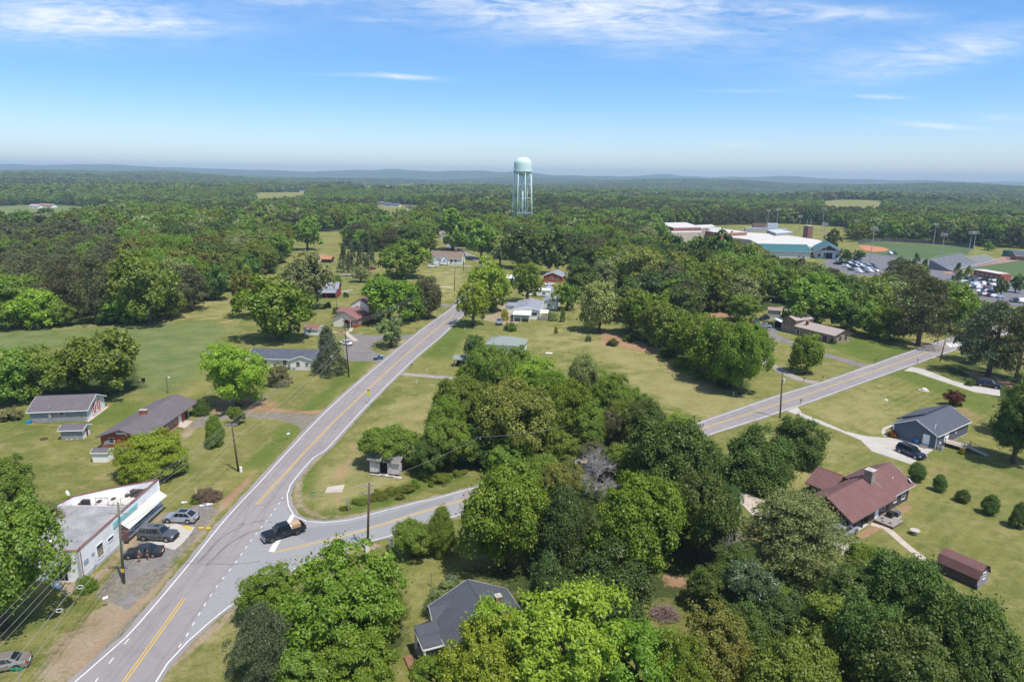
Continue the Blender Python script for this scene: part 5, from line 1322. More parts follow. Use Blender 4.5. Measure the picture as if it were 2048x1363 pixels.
# --- gray barn with red crossed doors
h = House('barn', 'grey block barn with pitched mauve roof and red crossed double doors', 'barn', P(62, 845), R_D(9.5))
h.walls(0, 0, 10.6, 8.6, 2.35, 1.75, 'x', block_grey); h.roof(0, 0, 10.6, 8.6, 2.35, 1.75, 'x', roof_purple, .45)
MB().prism([(10.6, 0, 0), (10.6, 8.6, 0), (10.6, 8.6, 2.35), (10.6, 4.3, 4.1), (10.6, 0, 2.35)], (.05, 0, 0)).build('gable_wall', M('pale_gable', (.82, .84, .86), .8, .04, 1., pattern='siding', ps=3), h.e)
for k, y in enumerate((3.3, 5.35)):
    d = MB().box(10.65, y - .97, .3, 10.72, y + .97, 2.75).build('door', red_paint, h.e); f = MB(); b = .11
    f.box(10.72, y - .97, .3, 10.76, y + .97, .35 + b).box(10.72, y - .97, 2.65 - b, 10.76, y + .97, 2.65).box(10.72, y - .97, .46, 10.76, y - .97 + b, 2.54).box(10.72, y + .97 - b, .46, 10.76, y + .97, 2.54)
    for s in (1, -1): f.prism([(10.723, y - s * .86, .46), (10.723, y - s * .7, .46), (10.723, y + s * .86, 2.54), (10.723, y + s * .7, 2.54)], (.03 + .004 * s, 0, 0))
    f.build('cross_brace', white_paint, d)
h.opening('y-', 0, 5.9, 1.35, .85, .75); MB().box(3.6, -.5, 0, 4.1, -.02, 1.5).box(3.72, -.4, 1.5, 3.98, -.12, 3.4).build('chimney', block_grey, h.e)
MB().box(-.6, -.8, 0, .3, -.2, .7).build('barrel', plastic_teal, h.e)
# --- small gray shed and the two white huts
h = House('shed', 'small grey block shed with mauve roof between barn and brick house', 'shed', P(123, 879), R_D(6))
h.walls(0, 0, 3.9, 2.8, 1.9, .45, 'x', block_grey); h.roof(0, 0, 3.9, 2.8, 1.9, .45, 'x', roof_purple, .35); MB().box(3.9, -.02, 0, 3.94, 2.8, 1.9).build('gable_wall', white_siding, h.e); h.door('x+', 3.94, 1.5, .8, 1.75, red_wall)
MB().ball((2.0, -.35, .1), .35, .4).ball((1.1, -.3, .1), .3, .4).ball((3.0, -.3, .1), .3, .4).build('stone_edging', stone, h.e)
h = House('shed', 'tiny white shed with grey roof beside the brick ranch house', 'shed', P(186, 924), R_D(2)); h.walls(0, 0, 2.6, 1.9, 1.75, .4, 'x', white_siding); h.roof(0, 0, 2.6, 1.9, 1.75, .4, 'x', roof_purple, .2); h.door('x+', 2.6, .95, .7, 1.6)
# --- brick ranch house with long mauve roof
h = House('brick_house', 'long red brick ranch house with mauve roof behind the yellow green maple', 'house', (-75.3, 117.3), R_D(-1))
h.walls(0, 0, 8.0, 15.5, 2.55, 1.35, 'y', brick_red); r = h.roof(0, 0, 8.0, 19.6, 2.55, 1.35, 'y', roof_purple, .6, trim=M('dark_trim', (.16, .13, .13)))
h.chimney(3.7, 8.2, 3.5, 4.75, 1.3, .7, roof=r); h.base(0, 0, 8.0, 15.5, concrete, .12)
h.opening('y-', 0, 2.0, 1.2, .9, 1.05); h.opening('y-', 0, 6.2, 1.3, 1.1, .8)
MB().box(3.0, -.07, 3.0, 5.0, -.02, 3.35).build('gable_vent', white_paint, h.e)
for y in (8.6, 10.0, 11.6): h.opening('x+', 8.0, y, .9, .9, 1.2)
h.door('x+', 8.0, 13.2); h.posts([(7.8, 19.3), (.4, 19.3), (7.8, 17.2)], 2.6); MB().box(0, 15.5, 0, .15, 19.4, 2.5).build('carport_wall', brick_red, h.e)
ac = empty('air_conditioner', (-75.3 + 4.6, 117.3 - 1.2, 0), 0, 'grey air conditioner on the ground beside the tiny white shed', 'air conditioner'); MB().box(-.45, -.45, 0, .45, .45, .8).build('casing', steel, ac, bevel=.03); MB().disc((0, 0, .81), (0, 0, 1), .34, .03).build('fan_grille', plastic_black, ac)
ds = empty('satellite_dish', (-75.3 + 1.7, 117.3 - .9, 0), 0, 'dark satellite dish on a post at the brick house gable', 'satellite dish'); MB().tube([(0, 0, 0), (0, 0, 1.4)], .05, 6).build('post', steel, ds); MB().disc((0, -.1, 1.7), (0, -.5, .8), .55, .05, 16).build('dish', M('dish_dark', (.12, .12, .13)), ds)

# --- cream house with slate roof
h = House('cream_house', 'cream sided house with slate grey roof beside the spruce', 'house', P(545, 736), R_D(-3))
h.walls(-6.5, 0, 13.5, 8.4, 2.6, 1.4, 'x', cream); h.roof(-6.5, 0, 13.5, 8.4, 2.6, 1.4, 'x', roof_slate, .4); h.walls(5.2, -1.0, 11.2, 4, 2.6, 1.1, 'y', cream, 'wing_wall'); h.roof(5.2, -1.0, 11.2, 3.4, 2.6, 1.1, 'y', roof_slate, .35, lift=.07)
h.opening('y-', 0, 3.4, .9, 1.0, 1.3); h.opening('y-', -1, 7.3, 1.0, 1.0, 1.2); h.opening('y-', -1, 9.6, 1.0, .8, 1.0); MB().box(5.9, -1.7, 0, 6.6, -1.1, .9).build('heat_pump', steel, h.e); MB().tube([(1.2, -.1, 0), (1.2, -.1, 4.6)], .04, 6).build('service_mast', steel, h.e); h.base(-6.5, 0, 13.5, 8.4, brick_dull, .2)
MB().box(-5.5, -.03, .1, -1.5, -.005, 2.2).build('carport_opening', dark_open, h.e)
# --- white hut with red roof
h = House('shed', 'small white shed with faded red roof beside the spruce top', 'shed', P(609, 669), R_D(-8)); h.walls(0, 0, 4.6, 4.2, 1.9, .7, 'x', white_siding); h.roof(0, 0, 4.6, 4.2, 1.9, .7, 'x', roof_maroon2, .25); h.opening('y-', 0, 1.8, .8, .9, .7)
# --- white and brick house with faded maroon roof
h = House('white_brick_house', 'white and brick house with faded maroon roof and taller rear wing', 'house', P(667, 652), R_D(-14))
h.walls(0, 0, 8.4, 10.5, 3.0, 2.2, 'y', M('warm_white_siding', (.86, .83, .75), .8, .05, 1., pattern='siding', ps=4)); r = h.roof(0, 0, 8.4, 10.2, 3.0, 2.2, 'y', roof_maroon2, .5, trim=rust_trim)
MB().box(3.9, -.06, 0, 8.45, -.01, 2.5).box(8.4, -.01, 0, 8.46, 9.5, 2.5).build('brick_veneer', brick_red, h.e)
h.walls(2.0, 9.5, 8.4, 16.5, 5.8, 2.0, 'y', M('warm_white_siding'  , (.86, .83, .75)), 'rear_wall'); h.roof(2.0, 9.8, 8.4, 16.5, 5.8, 2.0, 'y', roof_maroon2, .45, trim=rust_trim)
h.walls(-3.4, 9.0, 2.0, 13.0, 3.0, .01, None, M('warm_white_siding', (.86, .83, .75)), 'side_wing_wall'); h.shed_roof(-3.8, 8.7, 2.2, 13.2, 3.1, 3.9, roof_maroon2, part='side_wing_roof')
h.opening('y-', 9.5, 4.4, 4.8, .7, .7); h.chimney(8.9, 10.2, 0, 8.6, 1., .8, brick_red)
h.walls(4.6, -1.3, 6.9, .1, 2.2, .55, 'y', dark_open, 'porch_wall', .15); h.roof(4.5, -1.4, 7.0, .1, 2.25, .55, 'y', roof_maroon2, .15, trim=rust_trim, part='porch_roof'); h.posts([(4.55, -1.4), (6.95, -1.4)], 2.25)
h.opening('y-', -.06, 4.2, 1.1, .5, .9); h.opening('y-', -.06, 7.6, 1.1, .7, .9); h.opening('x+', 8.46, 2.5, .9, 1.4, 1.2); h.opening('x+', 8.46, 6.3, .9, 1.4, 1.2)
pl = MB().tube([P(674, 663) + Vector((0, 0, .12)), P(687, 665) + Vector((0, 0, .12))], .28, 8).build('brick_planter', brick_red); tag(pl, 'low brick planter on the lawn before the white and brick house', 'planter')
# --- red barn
h = House('barn', 'small red barn with grey metal roof and lean-to behind the house', 'barn', P(651, 596), R_D(4)); h.walls(-2, 3, 4.6, 10, 3.3, 2.2, 'x', red_wall); h.roof(-2, 3, 4.6, 10, 3.3, 2.2, 'x', roof_metal, .3, trim=None); h.shed_roof(-3.4, -.6, 4.4, 3.1, 2.2, 3.0, roof_metal, part='lean_to_roof'); h.posts([(-3, -.4), (.4, -.4), (4.2, -.4)], 2.2, .08, red_wall); MB().box(4.25, -.2, 0, 4.6, 3, 2.6).build('lean_to_wall', red_wall, h.e)
# --- brown roofed house at the end of the road
h = House('brown_roof_house', 'white house with many gabled brown roof beyond the green', 'house', P(862, 526), R_D(-8)); h.walls(0, 0, 18, 10, 3.2, 3.2, 'x', white_siding); r = h.roof(0, 0, 18, 10, 3.2, 3.2, 'x', roof_brown, .5); h.walls(6.3, -1.8, 10.5, 4, 3.2, 2.4, 'y', white_siding, 'wing_wall'); h.roof(6.3, -1.8, 10.5, 4, 3.2, 2.4, 'y', roof_brown, .4); h.walls(1.0, -1.2, 4.0, 4, 3.2, 1.9, 'y', white_siding, 'wing_wall'); h.roof(1.0, -1.2, 4.0, 4, 3.2, 1.9, 'y', roof_brown, .4); h.chimney(13.5, 5, 5, 8, 1.2, 1., brick_dull, r)
for x in (8.4, 12.2, 14.5): h.opening('y-', -1.8 if x < 10 else 0, x, 1, 1.2, 1.4)
MB().box(11.4, -.04, .1, 12.0, -.01, 2.2).build('door', dark_open, h.e)
# --- little hut with orange brown roof, far left of it
h = House('hut', 'small dark hut with orange brown roof in the far pasture', 'hut', P(643, 525), R_D(-5)); h.walls(0, 0, 5.5, 5, 2.2, 1.3, 'x', brown_siding); h.roof(0, 0, 5.5, 5, 2.2, 1.3, 'x', M('orange_roof', (.42, .2, .1), .8), .6, trim=None)
# --- grey metal roofed white house with open porch
h = House('metal_roof_house', 'white house with grey metal roof and white open carport in front', 'house', P(1027, 637), R_D(-7))
h.walls(0, 0, 9.2, 17, 3.3, 1.1, 'y', white_siding); h.roof(0, 0, 9.2, 17, 3.3, 1.1, 'y', roof_metal, .35); h.walls(-4.2, 10, 0, 15, 2.6, .01, None, white_siding, 'side_wing_wall'); h.shed_roof(-4.5, 9.6, .3, 15.2, 2.7, 3.0, roof_metal, part='side_wing_roof')
h.opening('y-', 0, 5.2, 1.6, 1.6, .7, mull=0); h.opening('y-', 0, 7.5, 1.4, 1.9, 1.1, mull=0)
h.shed_roof(.2, -5.4, 6.6, -.1, 2.5, 3.1, M('white_metal', (.78, .78, .76), .5, .04, 1., pattern='rib', ps=1.5), part='carport_roof'); h.posts([(.7, -5.1), (3.3, -5.1), (6.1, -5.1)], 2.5, .08)
h.shed_roof(9.3, -1.2, 12.4, 3.4, 2.6, 2.9, M('white_metal', (.78, .78, .76)), part='porch_roof'); h.posts([(9.5, -1), (12.2, -1), (12.2, 3.2)], 2.6, .07); MB().box(9.4, -1.1, 0, 12.3, 3.3, .7).build('porch_floor', wood, h.e); MB().box(9.5, -1.06, 1.4, 12.2, -1.0, 1.5).box(9.5, -1.05, .95, 12.2, -1.01, 1.05).build('railing', white_paint, h.e)
h = House('outbuilding', 'small white outbuilding with grey roof behind the metal roofed house', 'outbuilding', P(1084, 617), R_D(-10)); h.walls(0, 0, 5.8, 9, 2.8, 1.1, 'y', white_siding); h.roof(0, 0, 5.8, 9, 2.8, 1.1, 'y', roof_metal, .35); h.opening('y-', 0, 2.6, 1.1, .8, .9)
h = House('trailer', 'long white trailer home mostly hidden by the bright loose tree', 'trailer', P(1048, 592), R_D(-8)); h.walls(0, 0, 11, 4, 2.7, .5, 'x', white_siding); h.roof(0, 0, 11, 4, 2.7, .5, 'x', M('white_metal', (.78, .78, .76)), .15); h.opening('y-', 0, 8.5, 1.1, 1.2, .9); h.base(0, 0, 11, 4, plastic_black, .4)
tk = MB().ball((P(1097, 588).x, P(1097, 588).y, 2.0), 2.0, .9).disc((P(1097, 588).x, P(1097, 588).y, 1.), (0, 0, 1), 2.0, 2.).build('storage_tank', M('tank_blue_grey', (.3, .32, .42)), None, True); tag(tk, 'round blue grey tank with pale cap behind the outbuilding', 'tank')
h = House('brick_cottage', 'red brick cottage with grey metal roof under the dark round trees', 'house', P(1087, 563), R_D(-14)); h.walls(0, 0, 9, 11, 2.9, 1.7, 'y', brick_red); h.roof(0, 0, 9, 11, 2.9, 1.7, 'y', roof_metal, .4); h.opening('y-', 0, 4, 1.1, 1.2, 1.2); h.opening('y-', 0, 7, 1.1, 1.0, 1.2)
h = House('carport', 'white open carport left of the bright loose tree', 'carport', P(1012, 568), R_D(-8)); h.walls(0, 4, 7, 9, 2.8, .8, 'x', white_siding); h.roof(0, 0, 7, 9, 2.8, .8, 'x', M('white_metal', (.78, .78, .76)), .2); h.posts([(.2, .2), (6.8, .2)], 2.8, .1)
h = House('grey_roof_bungalow', 'white bungalow with grey roof at the edge of the wood beyond the dark round tree', 'house', P(1150, 528), R_D(-18)); h.walls(0, 0, 12, 9, 3, 2, 'y', white_siding); h.roof(0, 0, 12, 9, 3, 2, 'y', roof_slate, .4); h.opening('y-', 0, 6, 1.2, 1.4, 1.2)
# --- grey-green roofed house in front of the grove
h = House('hip_roof_house', 'white house with broad grey green roof half hidden by the grove', 'house', P(972, 706), R_D(-10)); h.walls(0, 0, 10.6, 8.2, 2.7, .01, None, white_siding)
z0, z1 = 2.75, 4.4; rr = MB(); e_ = .5; c = [(-e_, -e_, z0), (10.6 + e_, -e_, z0), (10.6 + e_, 8.2 + e_, z0), (-e_, 8.2 + e_, z0), (3.6, 4.1, z1), (7.0, 4.1, z1)]
rr.solid(c + [(x, y, z - .12) for x, y, z in c[:4]], [(0, 1, 5, 4), (1, 2, 5), (2, 3, 4, 5), (3, 0, 4), (6, 9, 8, 7), (0, 6, 7, 1), (1, 7, 8, 2), (2, 8, 9, 3), (3, 9, 6, 0)]); rr.build('roof', roof_green, h.e); h.opening('x+', 10.6, 2, 1, 1, 1.1); h.opening('x+', 10.6, 5.6, 1, 1, 1.1); h.opening('y-', 0, 2.6, 1, 1, 1.1)
h = House('open_shed', 'small open fronted shed with grey roof at the edge of the grove', 'shed', P(908, 733), R_D(-12)); MB().box(0, 2.6, 0, 4, 2.75, 2.2).box(3.9, 0, 0, 4.05, 2.6, 2.1).build('wall', wood, h.e); h.posts([(.1, .1), (2., .1)], 2.1, .08, wood); h.roof(0, 0, 4, 2.8, 2.1, .7, 'x', roof_green, .3, trim=None); MB().box(.2, 1.6, 0, 1.4, 2.4, .9).build('stored_box', dark_open, h.e)
# --- ruined shed
h = House('ruined_shed', 'collapsing whitewashed shed under the wide green tree', 'shed', P(740, 946), R_D(-9)); dirty = M('dirty_boards', (.66, .6, .58), .95, .15, 1.5, pattern='plank', ps=4, stain=(.2, .16, .15))
h.box('wall', 0, 0, .3, 1.8, .12, 2.5, dirty); h.box('wall', 3.2, -.2, .3, 5.6, -.08, 2.4, dirty); h.box('wall', 0, .12, .2, .12, 4, 2.5, dirty); h.box('doorway', 1.8, .3, .2, 3.2, .4, 2.2, dark_open); h.box('wall', 5.0, -.05, .2, 5.12, 4, 2.2, dirty)
MB().prism([(-.4, -.3, 2.55), (5.4, -.5, 2.2), (5.6, 2, 3.1), (-.2, 2, 3.4)], (0, 0, .07)).build('roof', M('mossy_felt', (.2, .19, .18), .95, .3, 2.), h.e); MB().tube([(.2, -.6, .15), (5.8, -.9, .2)], .12, 6).box(4.6, -1.2, .02, 6.0, -.7, .18).box(1.9, -.7, .02, 3.4, -.3, .3).build('fallen_beam', dirty, h.e)
# --- blue-grey house
h = House('blue_house', 'blue grey sided house with slate roof and wooden rear deck', 'house', (76.6, 128.9), R_D(-54))
h.walls(0, 0, 8.0, 14.2, 2.75, 2.0, 'y', blue_siding); r = h.roof(0, 0, 8.0, 14.2, 2.75, 2.0, 'y', roof_slate, .35, part='roof'); h.base(0, 0, 8.0, 14.2, concrete, .2)
MB().prism([(-1.6, 4.4, 2.35), (-1.6, 14.5, 2.35), (.5, 14.5, 3.15), (.5, 4.4, 3.15)], (0, 0, .2)).build('porch_roof', roof_slate, h.e); h.posts([(-1.4, 4.6), (-1.4, 9.4), (-1.4, 14.2)], 2.35, .07)
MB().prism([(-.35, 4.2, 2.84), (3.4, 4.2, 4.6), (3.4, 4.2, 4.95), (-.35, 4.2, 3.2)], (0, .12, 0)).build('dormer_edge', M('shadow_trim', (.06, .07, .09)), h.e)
MB().prism([(-.38, 4.25, 3.03), (-.38, 14.6, 3.03), (3.6, 14.6, 4.9), (3.6, 4.25, 4.9)], (0, 0, .16)).build('upper_roof', roof_slate, h.e)
for x in (.0, 8.0): MB().box(x - .09, -.05, .2, x + .09, -.005, 2.75).build('corner_board', white_paint, h.e)
h.door('y-', 0, 6.2, 1.0, 2.35); MB().box(5.5, -.9, 0, 6.9, -.06, .35).box(5.6, -1.3, 0, 6.8, -.9, .18).build('steps', wood, h.e)
h.opening('x+', 8.0, 8.5, 1.5, .5, .5, mull=0); h.door('x+', 8.0, 4.3, 1.7, 2.2); MB().disc((8.08, 1.6, 1.0), (1, 0, 0), .2, .2, 8).box(8.02, 1.45, .6, 8.12, 1.75, 1.2).build('meter_box', white_paint, h.e)
for (x, y) in ((6.9, 1.2), (6.6, 2.2)): MB().disc((x, y, 3.3 + (8 - x) * .5 - .1), (0, 0, 1), .09, .5, 8).build('vent', white_paint, r)
dk = House('deck', 'weathered wooden deck with railings behind the blue grey house', 'deck', (76.6, 128.9), R_D(-54)); dk.box('floor', 8.1, 3.1, .7, 11.9, 6.0, .82, M('pale_planks', (.46, .4, .34), .9, .1, 1., pattern='plank', ps=6)); dk.posts([(8.3, 3.3), (11.7, 3.3), (11.7, 5.8), (8.3, 5.8)], 1.7, .06, wood)
for (a, b, c_, d_) in ((8.3, 3.2, 11.8, 3.26), (8.3, 5.86, 11.8, 5.92)): dk.box('railing', a, b, 1.6, c_, d_, 1.68, wood); dk.box('railing', a, b, 1.1, c_, d_, 1.16, wood)
MB().prism([(11.9, 4.1, .72), (11.9, 5.3, .72), (15.2, 5.3, .05), (15.2, 4.1, .05)], (0, 0, .1)).build('ramp', M('pale_planks', (.46, .4, .34)), dk.e); MB().tube([(12, 5.35, 1.6), (15.2, 5.35, 1.0)], .05, 6).tube([(12, 4.05, 1.6), (15.2, 4.05, 1.0)], .05, 6).build('ramp_rail', wood, dk.e)
# --- dark red roofed house with carport
h = House('maroon_roof_house', 'brown sided house with maroon roof, stone chimney and open carport', 'house', (49.6, 89.4), R_D(37))
h.walls(5.2, .4, 18.0, 7.2, 2.9, 2.1, 'x', brown_siding); r = h.roof(-1.2, .0, 11.2, 7.2, 2.9, 2.1, 'x', roof_maroon, .5, trim=M('trim_brown', (.22, .13, .12))); h.roof(11.2, .3, 18.0, 7.5, 3.05, 2.15, 'x', roof_maroon, .5, trim=M('trim_pale', (.55, .5, .48)))
MB().prism([(-1.1, .4, 2.8), (-1.1, 6.9, 2.8), (-1.1, 3.6, 4.85)], (.12, 0, 0)).build('gable_wall', M('red_brown_boards', (.11, .045, .035), .9, .2, 2., pattern='siding', ps=4), h.e)
h.box('carport_floor', -1.2, .2, 0, 5.2, 7.2, .06, concrete); h.posts([(-1.0, .4), (1.2, .4), (3.4, .4), (-1.0, 6.9), (2., 6.9)], 2.9, .09, M('post_brown', (.06, .04, .035)))
h.box('post_base', -1.2, .2, 0, -.8, .6, .7, stone)
h.roof(5.6, 7.0, 12.0, 10.4, 2.75, 1.6, 'y', roof_maroon, .4, trim=M('trim_brown', (.22, .13, .12)), part='porch_roof'); h.posts([(5.8, 10.2), (11.8, 10.2)], 2.75, .1, M('post_brown', (.06, .04, .035)))
h.chimney(9.6, 3.0, 4.5, 6.6, 1.3, 1.2, stone, r); h.door('x-', 5.2, 3, .9, 2.05)
h.door('y-', .4, 7.6, .95, 2.1); h.opening('y-', .4, 9.6, 1.0, 1.2, 1.3); h.opening('y-', .4, 13.4, 1.2, .9, .9); h.opening('y-', .4, 16.2, 1.0, 1.1, 1.2); h.base(5.2, .4, 18, 7.2, stone, .25)
d2 = MB().disc((17.9, .4, 3.6), (.4, -.7, .5), .42, .05, 16).build('satellite_dish', white_paint, h.e); MB().tube([(18.0, .6, 3.0), (17.9, .45, 3.5)], .04, 6).build('mast', steel, d2)
MB().disc((15.0, 1.9, 4.1), (0, 0, 1), .1, .5, 8).build('vent', white_paint, r)
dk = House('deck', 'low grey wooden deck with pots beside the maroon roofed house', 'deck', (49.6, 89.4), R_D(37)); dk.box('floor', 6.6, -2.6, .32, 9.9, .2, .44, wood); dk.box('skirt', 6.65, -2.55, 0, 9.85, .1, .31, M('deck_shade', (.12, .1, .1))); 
tg = MB().box(9.0, -1.2, .44, 9.9, -.4, 1.3).build('grill', plastic_black, dk.e); MB().disc((7.4, -1.9, .6), (0, 0, 1), .22, .35).disc((7.9, -.5, .6), (0, 0, 1), .2, .4).disc((7.1, -.9, .55), (0, 0, 1), .18, .3).build('pots', steel, dk.e)
# --- gambrel shed
h = House('gambrel_shed', 'maroon gambrel roofed shed at the lower lawn beside the path', 'shed', P(1873, 1142), R_D(-56))
Lg, Wg = 4.7, 3.0; prof = [(0, 1.55), (.35, 2.35), (1.5, 2.85), (2.65, 2.35), (3.0, 1.55)]
MB().prism([(0, 0, 0), (0, 3, 0)] + [(0, y, z) for y, z in prof[::-1]], (Lg, 0, 0)).build('wall', M('shed_wall', (.1, .07, .07), .9, .15, 1., pattern='plank', ps=4), h.e)
rr = MB()
for (y0, zz0), (y1, zz1) in zip(prof, prof[1:]): rr.prism([(-.2, y0 - (.15 if y0 == 0 else 0), zz0 - (.25 if y0 == 0 else 0) + .02), (Lg + .2, y0 - (.15 if y0 == 0 else 0), zz0 - (.25 if y0 == 0 else 0) + .02), (Lg + .2, y1 + (.15 if y1 == 3 else 0), zz1 - (.25 if y1 == 3 else 0) + .02), (-.2, y1 + (.15 if y1 == 3 else 0), zz1 - (.25 if y1 == 3 else 0) + .02)], (0, 0, .1))
rr.build('roof', roof_maroon, h.e); MB().box(Lg, .0, 0, Lg + .04, 3, 1.5).build('gable_wall', M('shed_gable', (.3, .26, .3), .9, .1, 1., pattern='plank', ps=4), h.e); h.opening('x+', Lg + .04, 1.6, 1.0, .7, .8); MB().box(-1.3, .3, 0, -.02, 1.9, .12).build('ramp', wood, h.e)
bp = House('bucket_pile', 'white and dark buckets beside the gambrel shed', 'bucket', P(1950, 1177), 0); MB().disc((0, 0, .25), (0, 0, 1), .25, .5).build('bucket', plastic_black, bp.e); MB().disc((.5, .8, .3), (0, 0, 1), .28, .6).build('bucket', white_paint, bp.e)
# --- charcoal roofed house at the bottom
h = House('charcoal_roof_house', 'white porched house with charcoal shingle roof among bright trees', 'house', (-8.2, 63.0), R_D(23))
h.walls(1.2, -9.5, 9.9, 3.7, 3.0, 2.1, 'y', white_siding); r = h.roof(1.2, -9.5, 9.9, 3.7, 3.0, 2.1, 'y', roof_dark, .5, trim=M('pale_gutter', (.6, .6, .62)))
h.walls(.9, 1.5, 5.0, 3.8, 3.0, .9, 'x', white_siding, 'wing_wall'); h.roof(.9, 1.4, 5.0, 3.9, 3.0, .95, 'x', roof_dark, .35, part='wing_roof', trim=M('pale_gutter', (.6, .6, .62)))
h.shed_roof(-1.5, -2.4, .9, 1.3, 2.75, 3.05, roof_dark, part='porch_roof'); MB().box(-1.5, -2.46, 2.68, .9, -2.4, 2.85).box(-1.56, -2.4, 2.66, -1.5, 1.3, 2.82).build('gutter', white_paint, h.e)
h.posts([(-1.35, -2.25), (-1.35, 1.1)], 2.75, .12); h.box('porch_floor', -1.5, -2.4, 0, 1.15, 1.3, .5, concrete2); h.box('door_panel', 1.12, -1.4, .5, 1.18, -.4, 2.5, dark_open); h.box('steps', -2.8, -2.0, 0, -1.55, .6, .28, brick_dull)
h.chimney(7.4, -.6, 4.0, 5.7, .6, .6, brick_dull, r); h.opening('x-', 1.2, -5.5, 1.0, 1.0, 1.3); h.opening('x-', .9, 2.6, 1.0, .9, 1.2)
# --- stone ranch house
h = House('stone_house', 'long rubble stone ranch house with pinkish metal roof and taller end block', 'house', P(1563, 661), R_D(-63))
h.walls(5.4, 0, 20.6, 7.4, 2.7, 1.35, 'x', stone); r = h.roof(5.2, 0, 20.6, 7.4, 2.7, 1.35, 'x', roof_pinkgrey, .5, trim=M('trim_brown2', (.2, .13, .11)))
h.walls(0, 0, 5.4, 8.6, 4.5, .9, 'y', stone, 'end_block_wall'); h.roof(0, 0, 5.4, 8.6, 4.5, .9, 'y', roof_pinkgrey, .4, trim=M('trim_brown2', (.2, .13, .11))); MB().box(-.02, -.05, 2.3, 5.42, -.01, 4.5).build('upper_cladding', M('tan_boards', (.27, .17, .11), .9, .1, 1., pattern='siding', ps=4), h.e)
h.opening('y-', -.05, 2.6, 3.0, 1.3, 1.0); h.chimney(8.4, 1.9, 3.2, 4.9, .7, .6, M('rust_flue', (.16, .06, .04)), r); h.opening('y-', 0, 12.6, 1.0, 1.8, 1.2); h.door('y-', 0, 17.2, 1.8, 2.1, M('door_brown', (.14, .07, .05))); h.opening('x+', 20.6, 2.6, 1.0, .8, 1.2, frame=M('door_brown', (.14, .07, .05))); h.opening('x+', 20.6, 5.2, 1.0, .8, 1.2, frame=M('door_brown', (.14, .07, .05))); h.door('y-', 0, 6.8, .9, 2.1, M('door_brown', (.14, .07, .05)))
h = House('carport', 'open carport with pale metal roof at the end of the stone house', 'carport', P(1532, 652), R_D(-60)); h.roof(0, 0, 6.6, 6, 2.3, .9, 'y', M('pale_metal', (.6, .62, .66), .5, .06, 1.), .3, trim=None); h.posts([(.1, .1), (3.2, .1), (6.4, .1), (.1, 5.9), (6.4, 5.9)], 2.35, .08); h.box('stored_goods', 1, 2.5, 0, 5.5, 5.5, 1.4, dark_open)
h = House('shed', 'cluttered grey shed with rusty roof at the wood behind the carport', 'shed', P(1535, 633), R_D(-20)); h.walls(0, 0, 4.4, 4, 2.4, .01, None, M('tin_wall', (.45, .47, .53), .7, .15, 1., pattern='plank', ps=3)); h.shed_roof(-.2, -.3, 8.6, 4.3, 2.5, 2.9, M('rusty_tin', (.34, .24, .23), .8, .3, 1.)); h.posts([(8.3, 0), (6, 0)], 2.5, .08, wood); h.box('clutter', 5, 1.5, 0, 8, 3.6, 1.5, dark_open)
h = House('grey_cottage', 'small house with pale grey roof deep among the trees near the tall pine', 'house', P(1748, 640), R_D(-50)); h.walls(0, 0, 8, 8, 3, 1.8, 'y', white_siding); r = h.roof(0, 0, 8, 8, 3, 1.8, 'y', roof_green, .4); h.chimney(2, 1.4, 3.2, 5.2, .7, .7, M('rust_flue', (.16, .06, .04)), r); h.opening('y-', 0, 4, 1, 1, 1.1)
h = House('pink_roof_hut', 'small hut with pinkish roof peeping out before the school', 'hut', P(1556, 540), 0); h.walls(0, 0, 6, 5, 2.6, 1.4, 'x', white_siding); h.roof(0, 0, 6, 5, 2.6, 1.4, 'x', roof_pinkgrey, .4, trim=None)
# ---------------------------------------------------------------- water tower
tp = P(1044, 452); tw = House('water_tower', 'tall mint green water tower on many legs rising above the woods', 'water tower', tp, 0)
RT, ZB, ZT = 8.9, 54.8, 68.0
mb = MB(); prof = [(0, ZB - 4.8), (3.0, ZB - 4.5), (6.0, ZB - 3.3), (8.3, ZB - 1.5), (RT, ZB), (RT, ZB + 1), (RT, ZB + 7.0), (RT - .5, ZB + 9.2), (RT - 2.2, ZB + 11.4), (RT - 5., ZB + 12.8), (0.01, ZT)]
sg_ = 40; n0 = 0
for r_, z_ in prof:
    for k in range(sg_): t = 2 * math.pi * k / sg_; mb.v.append((r_ * math.cos(t), r_ * math.sin(t), z_))
for i in range(len(prof) - 1):
    for k in range(sg_): mb.f.append((i * sg_ + k, i * sg_ + (k + 1) % sg_, (i + 1) * sg_ + (k + 1) % sg_, (i + 1) * sg_ + k))
mb.build('tank', tower_mint, tw.e, True)
mb = MB(); prof = [(RT, ZB - .6), (RT + .9, ZB - .6), (RT + .9, ZB + .1), (RT, ZB + .1)]
for r_, z_ in prof:
    for k in range(sg_): t = 2 * math.pi * k / sg_; mb.v.append((r_ * math.cos(t), r_ * math.sin(t), z_))
for i in range(3):
    for k in range(sg_): mb.f.append((i * sg_ + k, i * sg_ + (k + 1) % sg_, (i + 1) * sg_ + (k + 1) % sg_, (i + 1) * sg_ + k))
mb.build('walkway', tower_mint, tw.e)
rl = MB(); NL = 8
for k in range(40):
    t = 2 * math.pi * k / 40; t2 = 2 * math.pi * (k + 1) / 40; a = (RT + .85) ; rl.tube([(a * math.cos(t), a * math.sin(t), ZB + .1), (a * math.cos(t), a * math.sin(t), ZB + 1.2)], .05, 4); rl.tube([(a * math.cos(t), a * math.sin(t), ZB + 1.2), (a * math.cos(t2), a * math.sin(t2), ZB + 1.2)], .05, 4)
rl.build('railing', tower_mint, tw.e)
MB().tube([(0, 0, 0), (0, 0, ZB - 4)], [1.0, 1.0], 20).build('riser_pipe', tower_mint, tw.e, True)
RB = 11.2


